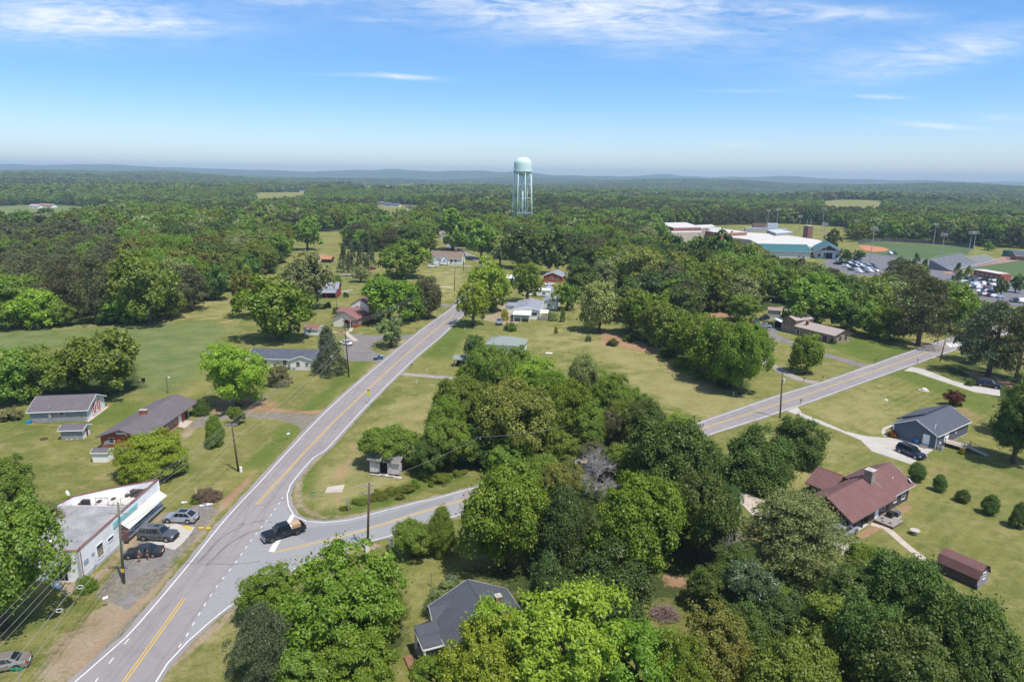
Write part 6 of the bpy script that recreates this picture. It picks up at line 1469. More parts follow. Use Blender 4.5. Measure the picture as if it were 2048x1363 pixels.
def legp(k, z):
    t = 2 * math.pi * (k + .35) / NL; r_ = RB + (RT - RB) * z / ZB; return (r_ * math.cos(t), r_ * math.sin(t), z)


for k in range(NL): MB().tube([legp(k, 0), legp(k, ZB)], .36, 10).build('leg', tower_mint, tw.e, True)
for z in (14, 28.5, 42):
    br = MB()
    for k in range(NL): br.tube([legp(k, z), legp(k + 1, z)], .22, 6)
    br.build('horizontal_brace', tower_mint, tw.e)
br = MB()
for za, zb in ((1, 14), (14, 28.5), (28.5, 42), (42, ZB - 1)):
    for k in range(NL): br.tube([legp(k, za), legp(k + 1, zb)], .07, 4); br.tube([legp(k + 1, za), legp(k, zb)], .07, 4)
br.build('rod_brace', tower_mint, tw.e)
MB().disc((0, 0, ZT + .3), (0, 0, 1), .8, .8).build('hatch', tower_mint, tw.e)

# ---------------------------------------------------------------- school and sports ground
sch = House('school', 'large low school of brick and pale roofs with a teal roofed wing', 'school', (0, 0), 0)
red_block = M('school_brick', (.33, .15, .12), .85, .06, .1, pattern='siding', ps=.35); pale_wall = M('school_wall', (.5, .42, .36), .85, .06, .1)


def flat(part, corners, h_, wall, top=roof_white, lab=None):
    q = [P(u, v, h_) for u, v in corners]; mb = MB().prism([(p.x, p.y, 0) for p in q], (0, 0, h_ - .3)); o = mb.build('wall', wall, sch.e)
    MB().prism([(p.x, p.y, h_ - .29) for p in q], (0, 0, .3)).build('roof', top, o, label=lab); return o


flat('a', [(1347, 455), (1402, 454), (1372, 444.5), (1311, 445.5)], 11, red_block, lab='white roof on the red brick hall')
flat('b', [(1343, 464.5), (1404, 463.5), (1402, 461.5), (1342, 462)], 8.4, pale_wall); flat('c', [(1396, 456), (1432, 453), (1424, 449), (1392, 450)], 9.2, tan_wall)
flat('d', [(1412, 461), (1452, 458), (1494, 463.5), (1440, 466)], 8, red_block); flat('d2', [(1414, 456), (1440, 454.5), (1450, 456.5), (1420, 458.5)], 8.6, M('white_plant', (.7, .72, .7)))
flat('e', [(1500, 479), (1516, 487), (1600, 496), (1652, 489), (1640, 480), (1560, 468), (1500, 465), (1430, 466), (1440, 472)], 5.2, pale_wall, lab='broad flat pale roof of the school')
flat('f', [(1552, 466), (1586, 464), (1562, 458.5), (1534, 459.5)], 7.5, M('grey_tan_wall', (.33, .29, .27)), M('greyish_roof', (.5, .55, .6)))
A_ = P(1527, 501, 4.2); B_ = P(1622, 503, 4.2); d_ = (B_ - A_); L_ = d_.length; an = math.atan2(d_.y, d_.x); tl = House('teal_wing', 'x', 'x', (A_.x, A_.y), an); tl.e.parent = None
for k_ in ('label', 'category'): del tl.e[k_]
tl.walls(0, 0, L_, 24, 4.2, 3.2, 'x', M('school_white', (.66, .66, .68))); tl.roof(0, 0, L_, 24, 4.2, 3.2, 'x', roof_teal, 1., trim=M('school_white', (.66, .66, .68)))
ga = P(1630, 516, 0); g2 = House('teal_gable', 'x', 'x', (ga.x, ga.y), R_D(-20))
for k_ in ('label', 'category'): del g2.e[k_]
g2.walls(0, 0, 15, 30, 5, 4.2, 'y', M('school_white', (.66, .66, .68))); g2.roof(0, -2, 15, 30, 5, 4.2, 'y', roof_teal, 1., trim=M('school_white', (.66, .66, .68))); MB().prism([(2.5, -.1, 5.4), (12.5, -.1, 5.4), (7.5, -.1, 8.2)], (0, .08, 0)).build('gable_glass', glass_dark, g2.e); MB().box(5, -.1, .1, 10, -.02, 3.8).build('entrance', dark_open, g2.e)
for x in (1.5, 12): MB().box(x, -.1, 1, x + 1.6, -.03, 3).build('window', glass_dark, g2.e)
bpy.context.view_layer.update()
for hh_ in (tl, g2):
    for c in list(hh_.e.children):
        mw = c.matrix_world.copy(); c.parent = sch.e; c.matrix_world = mw
    bpy.data.objects.remove(hh_.e)
bt = House('brick_tower', 'square brown brick tower with two antennas behind the school', 'tower', P(1614, 481), R_D(20)); bt.box('shaft', -2.6, -2.6, 0, 2.6, 2.6, 12, M('tower_brick', (.24, .13, .1), .9, .1, .3, pattern='siding', ps=.6)); bt.box('top', -2.9, -2.9, 12, 2.9, 2.9, 12.6, pale_wall)
for x in (-2, 2): MB().tube([(x, 0, 12.6), (x, 0, 17.5)], .18, 6).build('antenna', steel, bt.e)
pb = House('press_box', 'small press box above grey seats beyond the school roofs', 'press box', P(1505, 460), R_D(-10)); pb.box('cabin', 0, 0, 3, 12, 5, 7.5, M('dark_brick', (.2, .13, .12))); pb.box('cabin', 14, 1, 3, 24, 6, 8, M('grey_cabin', (.5, .53, .55))); pb.box('seats', -8, -8, 0, 32, 0, 3.5, alu)
bl = House('bleachers', 'long aluminium bleachers beside the football field', 'bleachers', P(1902, 543), ang(P(1902, 543), P(1995, 522))); LB = (P(1995, 522) - P(1902, 543)).length
st_ = MB()
for k in range(14): st_.box(0, k * .85, .6 + k * .38, LB * (.62 if k > 8 else 1) + .01 * k, k * .85 + .55, .7 + k * .38).box(.1, k * .85 + .5, .2 + k * .38, LB * (.62 if k > 8 else 1) - .1 - .01 * k, k * .85 + .82, .28 + k * .38)
st_.build('seats', alu, bl.e); MB().prism([(.2, .2, 0), (.2, 11.8, 0), (.2, 11.8, 5.4), (.2, .2, .3)], (LB * .61, 0, 0)).build('understructure', M('seat_shadow', (.2, .2, .22)), bl.e); MB().box(0, -.4, .3, LB, -.3, 1.3).tube([(0, 12, 6.6), (LB * .62, 12, 6.6)], .08, 5).build('railing', alu, bl.e)
dg = House('dugout', 'long red brick dugout with white flat roof between car park and field', 'dugout', P(1946, 552), ang(P(1946, 552), P(2000, 562))); LD = (P(2000, 562) - P(1946, 552)).length
dg.box('wall', 0, 0, 0, LD, 6, 3.4, M('dugout_brick', (.38, .11, .07), .85, .06, .2, pattern='plank', ps=.5)); dg.box('roof', -.5, -.5, 3.4, LD - 2, 6.5, 3.7, roof_white)
for k in range(5): dg.opening('y-', 0, 3 + k * LD / 6, 1.2, LD / 9, 1.2, mull=0, pane=tan_wall, frame=M('dugout_brick', (.38, .11, .07)))
gb = House('green_building', 'long green metal building at the far end of the football field', 'building', P(2004, 512), ang(P(2004, 512), P(2040, 516))); gb.box('wall', 0, 0, 0, 26, 7, 4, M('green_metal', (.03, .17, .15), .6, .05, .3, pattern='plank', ps=.8)); gb.box('roof', -.3, -.3, 4, 26.3, 7.3, 4.2, roof_teal); gb.box('door', 17, -.08, .1, 20, -.01, 3.2, M('door_grey', (.5, .52, .55)))
gs = House('field_house', 'brick field house with grey roof at the picture edge by the football field', 'building', P(2032, 520), R_D(-15)); gs.walls(0, 0, 14, 9, 3, 2, 'x', red_block); gs.roof(0, 0, 14, 9, 3, 2, 'x', roof_slate, .8)
# field lights
lm = None
for k, (u, vb, vt, lab) in enumerate([(1740, 524, 455, 'floodlight mast standing by the orange infield'), (1866, 492, 447, 'floodlight mast beyond the baseball outfield'), (1882, 515, 467, 'floodlight mast at the near end of the bleachers'), (1937, 505, 464, 'first of the two floodlight masts behind the bleachers'), (1946, 503, 463, 'second of the two floodlight masts behind the bleachers'),
                                      (1644, 505, 446, 'floodlight mast behind the teal school gable'), (1709, 478, 440, 'floodlight mast at the wood behind the baseball field'), (1552, 460, 418, 'slender floodlight mast above the far press box'), (1534, 458, 420, 'floodlight mast at the press box seats'), (1598, 462, 432, 'low floodlight mast left of the brick tower'), (1643, 465, 416, 'most distant floodlight mast behind the school')]):
    p = P(u, vb); hh_ = height_for(p.x, p.y, vt); e = empty('floodlight_mast', p, R_D(-30), lab, 'light mast', 'floodlight masts of the sports ground')
    MB().tube([(0, 0, 0), (0, 0, hh_)], [.28, .16], 8).build('mast', steel, e); MB().box(-1.9, -.12, hh_ - .1, 1.9, .12, hh_).box(-1.9, -.12, hh_ - 1.2, 1.9, .12, hh_ - 1.1).build('crossbar', steel, e)
    lp = MB()
    for r_ in (0, 1):
        for j in range(5): lp.disc((-1.6 + j * .8, -.3, hh_ - .15 - r_ * 1.1), (0, -1, -.4), .32, .35, 8)
    lp.build('lamp_heads', M('lamp_housing', (.6, .63, .66), .4, .05, 1.), e)
fp = P(1649, 520); fe = House('flagpole', 'plain pale pole in front of the school entrance gable', 'pole', fp, 0); MB().tube([(0, 0, 0), (0, 0, 13)], [.15, .08], 6).build('pole', steel, fe.e)
# outfield fence
fl = polyline([P(u, v) for u, v in ((1716, 487), (1760, 483), (1830, 486), (1900, 491), (1946, 497))], 8); fen = empty('outfield_fence', fl[0], 0, 'dark chain fence along the far side of the baseball field', 'fence'); mb = MB()
for a, b in zip(fl, fl[1:]): mb.prism([tuple(a - fl[0]), tuple(b - fl[0]), tuple(b - fl[0] + Vector((0, 0, 2.4))), tuple(a - fl[0] + Vector((0, 0, 2.4)))], (0, .05, 0)); MB().tube([a - fl[0], a - fl[0] + Vector((0, 0, 2.6))], .06, 5).build('post', steel, fen)
mb.build('fence_panel', M('fence_mesh', (.1, .1, .1), .9), fen)

# ---------------------------------------------------------------- far-off houses
FAR = [(88, 404, 26, 10, 'brown', 'white'), (66, 406, 14, 10, 'pink', 'white'), (160, 392, 30, 12, 'slate', 'tan'), (505, 388, 16, 10, 'white', 'tan'), (545, 378, 14, 10, 'slate', 'white'), (608, 386, 24, 12, 'slate', 'white'), (640, 381, 20, 12, 'white', 'white'), (520, 378, 12, 9, 'white', 'white'),
       (768, 404, 26, 12, 'slate', 'tan'), (783, 412, 24, 12, 'slate', 'white'), (756, 400, 18, 10, 'brown', 'tan'), (572, 400, 12, 8, 'teal', 'white'), (600, 432, 16, 10, 'pink', 'white'), (305, 485, 14, 9, 'slate', 'white'), (203, 455, 10, 8, 'brown', 'white'), (865, 460, 13, 9, 'white', 'white'), (560, 372, 12, 9, 'white', 'white'),
       (820, 420, 10, 8, 'slate', 'white'), (1210, 350.6, 60, 40, 'white', 'white'), (128, 352, 40, 20, 'white', 'white'), (1995, 378, 20, 12, 'white', 'white'), (1700, 398, 12, 8, 'slate', 'white')]
RM = {'brown': M('far_brown_roof', (.3, .17, .12)), 'pink': roof_pinkgrey, 'slate': roof_slate, 'white': roof_white, 'teal': roof_teal}
WH = ['beside a pale hay meadow', 'with a white end beside the long house in the hay meadow', 'on the rise above the hay meadow', 'at the sandy clearing far off', 'in the distant clearing among trees', 'with several dormers in the distant clearing', 'at the end of the distant clearing', 'by the gravel track far off',
      'above the two roofs left of the water tower', 'lowest of the roofs left of the water tower', 'smallest of the roofs left of the water tower', 'under trees below the distant clearing', 'half hidden above the pasture tree', 'peeping from the brownish wood', 'deep in the wood beyond the pines', 'seen down the end of the main road', 'tiny at the far clearing edge',
      'in the gap before the tall tree', 'pale and long near the horizon beside the tower', 'pale speck near the horizon, far side', 'pale speck in the woods near the horizon', 'beside the pale field beyond the school']
for k, ((u, v, L_, D_, rc, wc), wh) in enumerate(zip(FAR, WH)):
    p = P(u, v); dd = p.y; sc_ = 1.
    hh = House('distant_house', ('long ' if L_ > 22 else 'small ') + {'brown': 'brown', 'pink': 'pinkish', 'slate': 'slate grey', 'white': 'white', 'teal': 'teal'}[rc] + ' roofed house ' + wh, 'house', p, R_D((k * 37) % 30 - 15)); wm_ = white_siding if wc == 'white' else tan_wall
    hh.e.location.z = float(ground_z(p.x, p.y)); rise = 2.6; z_ = 3.4 if D_ < 20 else 9
    hh.walls(-L_ / 2, 0, L_ / 2, D_, z_, rise, 'x', wm_); hh.roof(-L_ / 2, 0, L_ / 2, D_, z_, rise, 'x', RM[rc], .6, trim=None)
    if p.y < 1500:
        for j in (-1, 1): hh.opening('y-', 0, j * L_ / 4, 1.1, 1.4, 1.3, mull=0)

# ---------------------------------------------------------------- vehicles
def loft(mb, st, closed=True):
    n0 = len(mb.v); n = len(st[0])
    for s in st: mb.v += [tuple(p) for p in s]
    for i in range(len(st) - 1):
        for k in range(n): mb.f.append((n0 + i * n + k, n0 + i * n + (k + 1) % n, n0 + (i + 1) * n + (k + 1) % n, n0 + (i + 1) * n + k))
    mb.f.append(tuple(n0 + k for k in range(n))[::-1]); mb.f.append(tuple(n0 + (len(st) - 1) * n + k for k in range(n)))


STYLES = {  # length, width, belt, roof, ground clearance, hood z, cab: base front, roof front, roof rear, base rear (fractions of length from the front), tail z, wheel r
    'suv': (5.2, 2.0, 1.08, 1.86, .3, 1.08, .27, .39, .93, .99, 1.08, .39), 'sedan': (4.8, 1.84, .9, 1.45, .2, .86, .27, .42, .68, .86, .98, .33),
    'crossover': (4.75, 1.93, .98, 1.62, .24, .98, .26, .41, .74, .95, 1.06, .37), 'hatch': (4.3, 1.8, .92, 1.5, .2, .9, .24, .38, .85, .98, .98, .33), 'pickup': (5.9, 2.02, 1.15, 1.92, .42, 1.18, .27, .37, .62, .655, 1.2, .44)}


def car(name, style, color, label, loc, rz, group=None, detail=True, mesh_only=False):
    L, Wd, belt, rf_, gc, hood, cf, cr, rr, cb, tail, wr = STYLES[style]; e = None if mesh_only else empty(name, loc, rz, label, 'pickup truck' if style == 'pickup' else 'car', group)
    X = lambda f: L / 2 - f * L; hw = Wd / 2

    def sec(x, zt, w_, zb=gc): return [(x, -w_ * .9, zb), (x, w_ * .9, zb), (x, w_, zb + .16), (x, w_, zt - .22), (x, w_ * .93, zt - .05), (x, w_ * .8, zt), (x, -w_ * .8, zt), (x, -w_ * .93, zt - .05), (x, -w_, zt - .22), (x, -w_, zb + .16)]
    body = MB(); bt_ = belt
    if style == 'pickup':
        loft(body, [sec(X(0), hood - .2, hw * .86, gc + .1), sec(X(.02), hood - .04, hw * .95), sec(X(.1), hood, hw), sec(X(cf), hood + .02, hw), sec(X(.3), bt_, hw), sec(X(cb), bt_, hw)])
        for s in (-1, 1): body.box(X(.99), s * hw - (.12 if s > 0 else 0), gc + .1, X(cb) - .001, s * hw + (.12 if s < 0 else 0), bt_)
        body.box(X(1.0), -hw + .01, gc + .12, X(.982), hw - .01, bt_ - .01); body.box(X(.985), -hw + .12, gc + .1, X(cb) - .002, hw - .12, gc + .42)
    else:
        loft(body, [sec(X(0), hood - .28, hw * .8, gc + .08), sec(X(.02), hood - .14, hw * .92), sec(X(.09), hood - .03, hw), sec(X(cf), bt_ + .0, hw), sec(X(.5), bt_, hw), sec(X(cb - .02), tail, hw * .99), sec(X(.975), tail - .05, hw * .95), sec(X(1), tail - .35, hw * .84, gc + .1)])
    # greenhouse: painted cabin, glass set in
    b = [(X(cf), -hw * .88), (X(cf), hw * .88), (X(cb), hw * .88), (X(cb), -hw * .88)]; t_ = [(X(cr), -hw * .7), (X(cr), hw * .7), (X(rr), hw * .7), (X(rr), -hw * .7)]; zb = bt_ - .02; zt = rf_
    bot = [(x, y, zb) for x, y in b]; top = [(x, y, zt - .03) for x, y in t_]; crn = [(x * .96, y * .85, zt + .01) for x, y in t_]
    body.solid(bot + top + crn, [(0, 3, 2, 1), (0, 1, 5, 4), (1, 2, 6, 5), (2, 3, 7, 6), (3, 0, 4, 7), (4, 5, 9, 8), (5, 6, 10, 9), (6, 7, 11, 10), (7, 4, 8, 11), (8, 9, 10, 11)])

    def pane(i, j, u0, u1, v0, v1, off=.018):
        B0, B1, T1, T0 = [Vector(q) for q in (bot[i], bot[j], top[j], top[i])]; f = lambda u, v: B0.lerp(B1, u).lerp(T0.lerp(T1, u), v)
        q = [f(u0, v0), f(u1, v0), f(u1, v1), f(u0, v1)]; n = (q[1] - q[0]).cross(q[3] - q[0]).normalized(); c = sum(q, Vector()) / 4
        if n.dot(c - Vector((c.x * .8, 0, zb))) < 0: n = -n
        return [p + n * off for p in q], n
    gl = {}
    for nm, i, j, u0, u1 in (('windscreen', 0, 1, .05, .95), ('rear_window', 2, 3, .08, .92)): gl[nm] = [pane(i, j, u0, u1, .12, .92)]
    gl['side_window'] = [pane(1, 2, .1, .36, .14, .9), pane(1, 2, .39, .64, .14, .9), pane(3, 0, .64, .9, .14, .9), pane(3, 0, .36, .61, .14, .9)] + ([pane(1, 2, .67, .93, .14, .88), pane(3, 0, .07, .33, .14, .88)] if style != 'sedan' else [pane(1, 2, .67, .82, .14, .8), pane(3, 0, .18, .33, .14, .8)])
    wx = (X(.17), X(.8) if style != 'pickup' else X(.78))
    if mesh_only:
        me = body.mesh(name); me.materials.append(None); g_ = MB()
        bm = bmesh.new(); bm.from_mesh(me)
        def add(pts, mi):
            f = bm.faces.new([bm.verts.new(p) for p in pts]); f.material_index = mi
        for v in gl.values():
            for q, n in v: add(q, 1)
        for x in wx:
            for s in (-1, 1):
                c = Vector((x, s * (hw + .01), wr)); add([c + Vector((math.cos(k * math.pi / 5) * wr, 0, math.sin(k * math.pi / 5) * wr)) for k in range(10)], 2)
        bm.to_mesh(me); bm.free(); me.materials.clear(); return me
    body.build('body', paint[color], e, False, bevel=.025)
    for nm, v in gl.items():
        for q, n in v: MB().prism([tuple(p) for p in q], tuple(n * -.012)).build(nm, glass_car, e)
    for x in wx:
        for s in (-1, 1):
            w_ = MB().disc((x, s * (hw - .1), wr), (0, 1, 0), wr, .25, 20).build('wheel', tyre_m, e); MB().disc((x, s * (hw + .03), wr), (0, 1, 0), wr * .64, .03, 14).build('rim', rim_dark if color == 'black' and style == 'pickup' else rim_m, w_); MB().disc((x, s * (hw - .012), wr + .02), (0, 1, 0), wr * 1.16, .03, 20).build('wheel_arch', plastic_black, e)
    for s in (-1, 1):
        MB().box(X(.035), s * hw * .74 - .17, hood - .36, X(.004), s * hw * .74 + .17, hood - .2).build('headlight', lamp_clear, e); MB().box(X(.998), s * hw * .82 - .09, tail - .36, X(.975), s * hw * .82 + .13 * (1 if s < 0 else .6), tail - .08).build('taillight', lamp_red, e)
        MB().box(X(cf + .06), s * (hw + .12) - .1, belt - .02, X(cf + .03), s * (hw + .12) + .08, belt + .14).build('mirror', paint[color], e)
        for fx in (.47, .66): MB().box(X(fx), s * (hw + .02) - .02, belt - .17, X(fx) + .18, s * (hw + .02) + .02, belt - .12).build('door_handle', chrome if color != 'white' else plastic_black, e) if fx < cb - .06 else None
    MB().box(X(0) - .02, -hw * .6, gc + .3, X(0) + .03, hw * .6, hood - .32).build('grille', chrome if style == 'pickup' else plastic_black, e); MB().box(X(.012), -hw * .84, gc + .02, X(0) + .05, hw * .84, gc + .26).build('bumper', chrome if style == 'pickup' else plastic_black, e); MB().box(X(1.) - .05, -hw * .8, gc + .02, X(.985), hw * .8, gc + .26).build('bumper', plastic_black, e)
    MB().box(X(1) - .03, -.26, tail - .5, X(1) + .02, .26, tail - .38).build('number_plate', white_paint, e)
    if style in ('suv', 'crossover'):
        for s in (-1, 1): MB().tube([(X(cr + .03), s * hw * .62, zt + .05), (X(rr - .02), s * hw * .62, zt + .05)], .025, 5).build('roof_rail', steel, e)
    if style == 'crossover': MB().box(X(rr - .02), -hw * .5, zt + .005, X(cr + .05), hw * .5, zt + .02).build('glass_roof', glass_car, e)
    if style == 'suv': MB().box(X(cr + .2), -hw * .35, zt + .005, X(cr + .06), hw * .35, zt + .02).build('sunroof', glass_car, e)
    return e


def car_px(name, style, color, label, front, rear, z=0.03, **kw):
    """front and rear bumpers given where they meet the ground in the photo"""
    a, b = P(*front), P(*rear); c = (a + b) / 2; c.z = z; return car(name, style, color, label, c, ang(b, a), **kw)


tr_ = car_px('pickup_truck', 'pickup', 'black', 'black crew cab pickup crossing the stop bar at the junction', (530, 1083), (604, 1060))
ex, ey, ez = tr_.location; trz = tr_.rotation_euler.z


def on(o, x, y, z): c, s = math.cos(trz), math.sin(trz); return (ex + x * c - y * s, ey + x * s + y * c, ez + z)


bx_ = empty('cargo_crate', on(o=0, x=-1.75, y=-.05, z=.85), trz, 'tan cardboard box lying in the bed of the black pickup', 'box'); MB().box(-.62, -.55, 0, .62, .55, .62).build('carton', M('cardboard', (.5, .33, .18), .9, .1, 2.), bx_, bevel=.015); MB().box(-.62, -.04, .62, .62, .04, .628).build('tape', tan_wall, bx_)
bx_ = empty('toolbox', on(0, -.85, 0, .85), trz, 'white toolbox behind the cab of the black pickup', 'toolbox'); MB().box(-.22, -.6, 0, .22, .6, .55).build('box', white_paint, bx_, bevel=.02); MB().box(-.24, -.62, .5, .24, .62, .58).build('lid', white_paint, bx_, bevel=.01)
car_px('parked_car', 'crossover', 'silver', 'silver crossover nearest the dry weeds in the storefront lot', (334, 1040), (392, 1042)); car_px('parked_car', 'suv', 'grey', 'grey full size suv parked nose out before the storefront', (352, 1078), (283, 1074)); car_px('parked_car', 'sedan', 'charcoal', 'charcoal sedan with open door next to the two people', (258, 1112), (318, 1108))
car_px('parked_car', 'sedan', 'tan', 'greyish tan sedan at the lower left picture corner', (-34, 1342), (48, 1328)); car_px('parked_car', 'suv', 'navy', 'dark navy suv on the concrete drive of the blue grey house', (1840, 918), (1802, 902)); car_px('parked_car', 'suv', 'black', 'black suv parked under the pines at the end of a concrete lane', (1985, 775), (1968, 772))
car_px('parked_car', 'sedan', 'white', 'white sedan on the paved loop behind the tall pole', (680, 686), (703, 692)); car_px('parked_truck', 'pickup', 'silver', 'white grey pickup on the dirt drive of the metal roofed house', (999, 640), (998, 654)); car_px('parked_car', 'suv', 'white', 'first of two white cars before the brown roofed house', (857, 535), (873, 534)); car_px('parked_car', 'suv', 'white', 'second of two white cars before the brown roofed house', (881, 530), (896, 529)); car_px('parked_car', 'sedan', 'charcoal', 'dark car right of the two white ones at the brown roofed house', (912, 527), (925, 526))
car_px('parked_car', 'suv', 'silver', 'pale suv inside the open carport of the maroon roofed house', (1700, 1062), (1672, 1078)); car_px('parked_car', 'hatch', 'blue', 'bright blue car parked near the stone house carport', (1515, 653), (1513, 641)); car_px('parked_car', 'sedan', 'charcoal', 'dark green car on the paved yard near the sapling', (1519, 676), (1530, 672)); car_px('parked_car', 'sedan', 'silver', 'small silver car in front of the stone house carport', (1523, 654), (1535, 655)); car_px('parked_car', 'sedan', 'white', 'white car beside the brick cottage', (1090, 571), (1106, 570)); car_px('parked_car', 'sedan', 'red', 'reddish car at the grass edge left of the wide dome tree', (736, 540), (752, 538)); car_px('parked_car', 'hatch', 'navy', 'navy car behind the bright blue one', (1524, 640), (1532, 639))
dr = empty('boat_trailer', P(695, 552), R_D(10), 'low pale trailer before the dark conifers', 'trailer'); MB().box(-4, -1, .5, 4, 1, .9).build('deck', steel, dr); MB().disc((-.5, -1, .4), (0, 1, 0), .4, .2).disc((-.5, 1, .4), (0, 1, 0), .4, .2).build('wheel', tyre_m, dr)
# school car parks, too small for parts
LOT = {}
for stl in ('suv', 'sedan', 'hatch'):
    for colr in ('white', 'silver', 'grey', 'charcoal', 'navy', 'red', 'black'):
        me = car('lot_' + stl, stl, colr, None, None, 0, mesh_only=True); me.materials.append(paint[colr]); me.materials.append(glass_car); me.materials.append(tyre_m); LOT[stl, colr] = me
SN = {'suv': 'suv', 'sedan': 'sedan', 'hatch': 'hatchback'}


def lot_row(u0, v0, u1, v1, n, where, nose=90, skip=.04):
    a, b = P(u0, v0), P(u1, v1); rz = ang(a, b) + R_D(nose)
    for k in range(n):
        if random.random() < skip: continue
        p = a.lerp(b, (k + .5) / n); s_ = random.choice(('suv', 'sedan', 'sedan', 'hatch')); c_ = random.choices(('white', 'silver', 'grey', 'charcoal', 'navy', 'red', 'black'), (5, 4, 4, 4, 2, 1, 3))[0]
        o = bpy.data.objects.new('parked_car', LOT[s_, c_]); COL.objects.link(o); o.location = (p.x, p.y, .031); o.rotation_euler = (0, 0, rz + random.choice((0, math.pi)) + random.uniform(-.03, .03))
        tag(o, f'{c_} {SN[s_]} parked in the rows of {where}', 'car', f'{c_} {SN[s_]}s in {where}')


for r_ in ((1676, 523, 1718, 519, 11), (1672, 529, 1722, 525, 12), (1690, 535, 1745, 531, 12), (1700, 541, 1752, 537, 10), (1714, 545, 1752, 543, 8)): lot_row(*r_, 'the car park by the school entrance')
lot_row(1752, 508, 1800, 508, 6, 'the short row beside the infield', skip=.3)
lot_row(1893, 528, 1925, 531, 8, 'the row under the bleachers', skip=.3)
for r_ in ((1925, 553, 1952, 557, 6), (1915, 560, 1948, 563, 6), (1958, 560, 2000, 565, 10), (1940, 568, 1990, 572, 10), (1918, 566, 1955, 572, 7), (1935, 575, 1995, 580, 10), (1955, 584, 1992, 588, 7), (1962, 590, 2003, 596, 7)): lot_row(*r_, 'the car park by the brick dugout')
lot_row(2022, 603, 2050, 605, 5, 'the last row before the lawn', skip=0)

# ---------------------------------------------------------------- poles and wires
POLES = {}


def pole(key, base, top, label, mat=pole_wood, arms=1, armw=2.4, tf=False, arm_dir=None, r=.15, lamp=False):
    p = P(*base); # the crossarm end of a leaning pole: find the tilt that puts its top where the photo has it
    h_ = height_for(p.x, p.y, top[1]); uu = Q(p.x, p.y, h_)[0]; dep = p.y * CP - (h_ - H) * SP; dx = (top[0] - uu) / F * dep; dx = max(-.6, min(.6, dx))
    a = arm_dir if arm_dir is not None else 0.; e = empty('utility_pole', p, 0, label, 'utility pole', 'wooden utility poles')
    T = Vector((dx, 0, h_)); ax = Vector((math.cos(a), math.sin(a), 0)); MB().tube([(0, 0, -.1), tuple(T * .5), tuple(T)], [r * 1.15, r, r * .75], 10).build('pole', mat, e, True)
    pts = []
    for k in range(arms):
        c = T * ((h_ - .35 - k * 1.1) / h_); c = Vector(c); MB().tube([c - ax * armw / 2 + Vector((0, 0, 0)), c + ax * armw / 2], .085, 4).build('crossarm', wood, e)
        for s in (-1, -.45, .45, 1) if k == 0 else (-.9, .9):
            q = c + ax * armw / 2 * s * .94; MB().tube([q, q + Vector((0, 0, .28))], [.08, .06], 6).build('insulator', M('porcelain', (.5, .5, .5)), e); pts.append(p + q + Vector((0, 0, .28)))
    if arms: bm_ = MB(); c = T * ((h_ - 1.0) / h_); bm_.tube([c, T * ((h_ - .4) / h_) - ax * armw * .3], .025, 4).tube([c, T * ((h_ - .4) / h_) + ax * armw * .3], .025, 4); bm_.build('arm_brace', steel, e)
    if tf: c = T * ((h_ - 1.9) / h_) + Vector((.32, -.1, 0)); MB().tube([c - Vector((0, 0, .45)), c + Vector((0, 0, .45))], .24, 12).build('transformer', M('transformer_grey', (.6, .62, .63), .5), e)
    pts.append(p + T * .8); POLES[key] = pts; return e, p, T


pole('p0', (40, 1420), (0, 1225), 'hidden', arm_dir=0) if False else None
e1, b1, _ = pole('p1', (248, 1165), (237, 1004), 'greenish pole with crossarm in front of the storefront', pole_grey, 2, 2.6, arm_dir=0); tag(MB().box(-.02, -.21, 1.6, .34, -.18, 2.1).build('yellow_tag', yellow_paint, e1))
pole('p2', (477, 942), (463, 845), 'brown pole with transformer barrel at its foot on the lawn', pole_wood, 1, 1.8, arm_dir=0)
pole('p3', (698, 754), (685, 631), 'tall slender pole in front of the paved loop', pole_wood, 0, arm_dir=0, tf=False); pole('p4', (735, 1100), (744, 965), 'dark pole beside the side road with a metal bracket top', pole_wood, 2, 1.3, arm_dir=.4, tf=False)
pole('p5', (1560, 835), (1565, 744), 'pole with grey transformer beside the road and dark round tree', pole_wood, 1, 1.2, arm_dir=.3, tf=True); pole('p6', (1880, 722), (1894, 675), 'leaning dark pole near the crosswalk', pole_wood, 1, 1.5, arm_dir=.6)
pole('p7', (909, 582), (910, 533), 'thin pole at the green beside the small track', pole_wood, 1, 1.2, arm_dir=0); pole('p8', (927, 541), (928, 497), 'tall pole with wide crossarm behind the green', pole_wood, 1, 4.5, arm_dir=0)
pole('p9', (1146, 628), (1147, 588), 'thin grey pole left of the pale silvery tree', pole_grey, 0, r=.1); pole('p10', (673, 626), (672, 575), 'slim pole beside the red barn', pole_grey, 0, r=.1); pole('p11', (466, 634), (464, 608), 'short post pole in the meadow', pole_wood, 0, r=.12); pole('p12', (855, 1148), (865, 1143), 'x', r=.1, arms=0) if False else None
pt_ = P(863, 1172); e = empty('clothes_pole', pt_, 0, 'short weathered post on the lawn above the shrub', 'post'); MB().tube([(0, 0, 0), (0, 0, 1.9)], .07, 6).build('post', wood, e)
ml = P(698, 1022); e = empty('leaning_post', ml, 0, 'leaning grey post with a plate on the grassy corner', 'post'); MB().tube([(0, 0, 0), (-.25, 0, 1.9)], .08, 6).build('post', wood, e); MB().box(-.5, -.05, 1.6, .1, 0, 1.95).build('plate', steel, e)
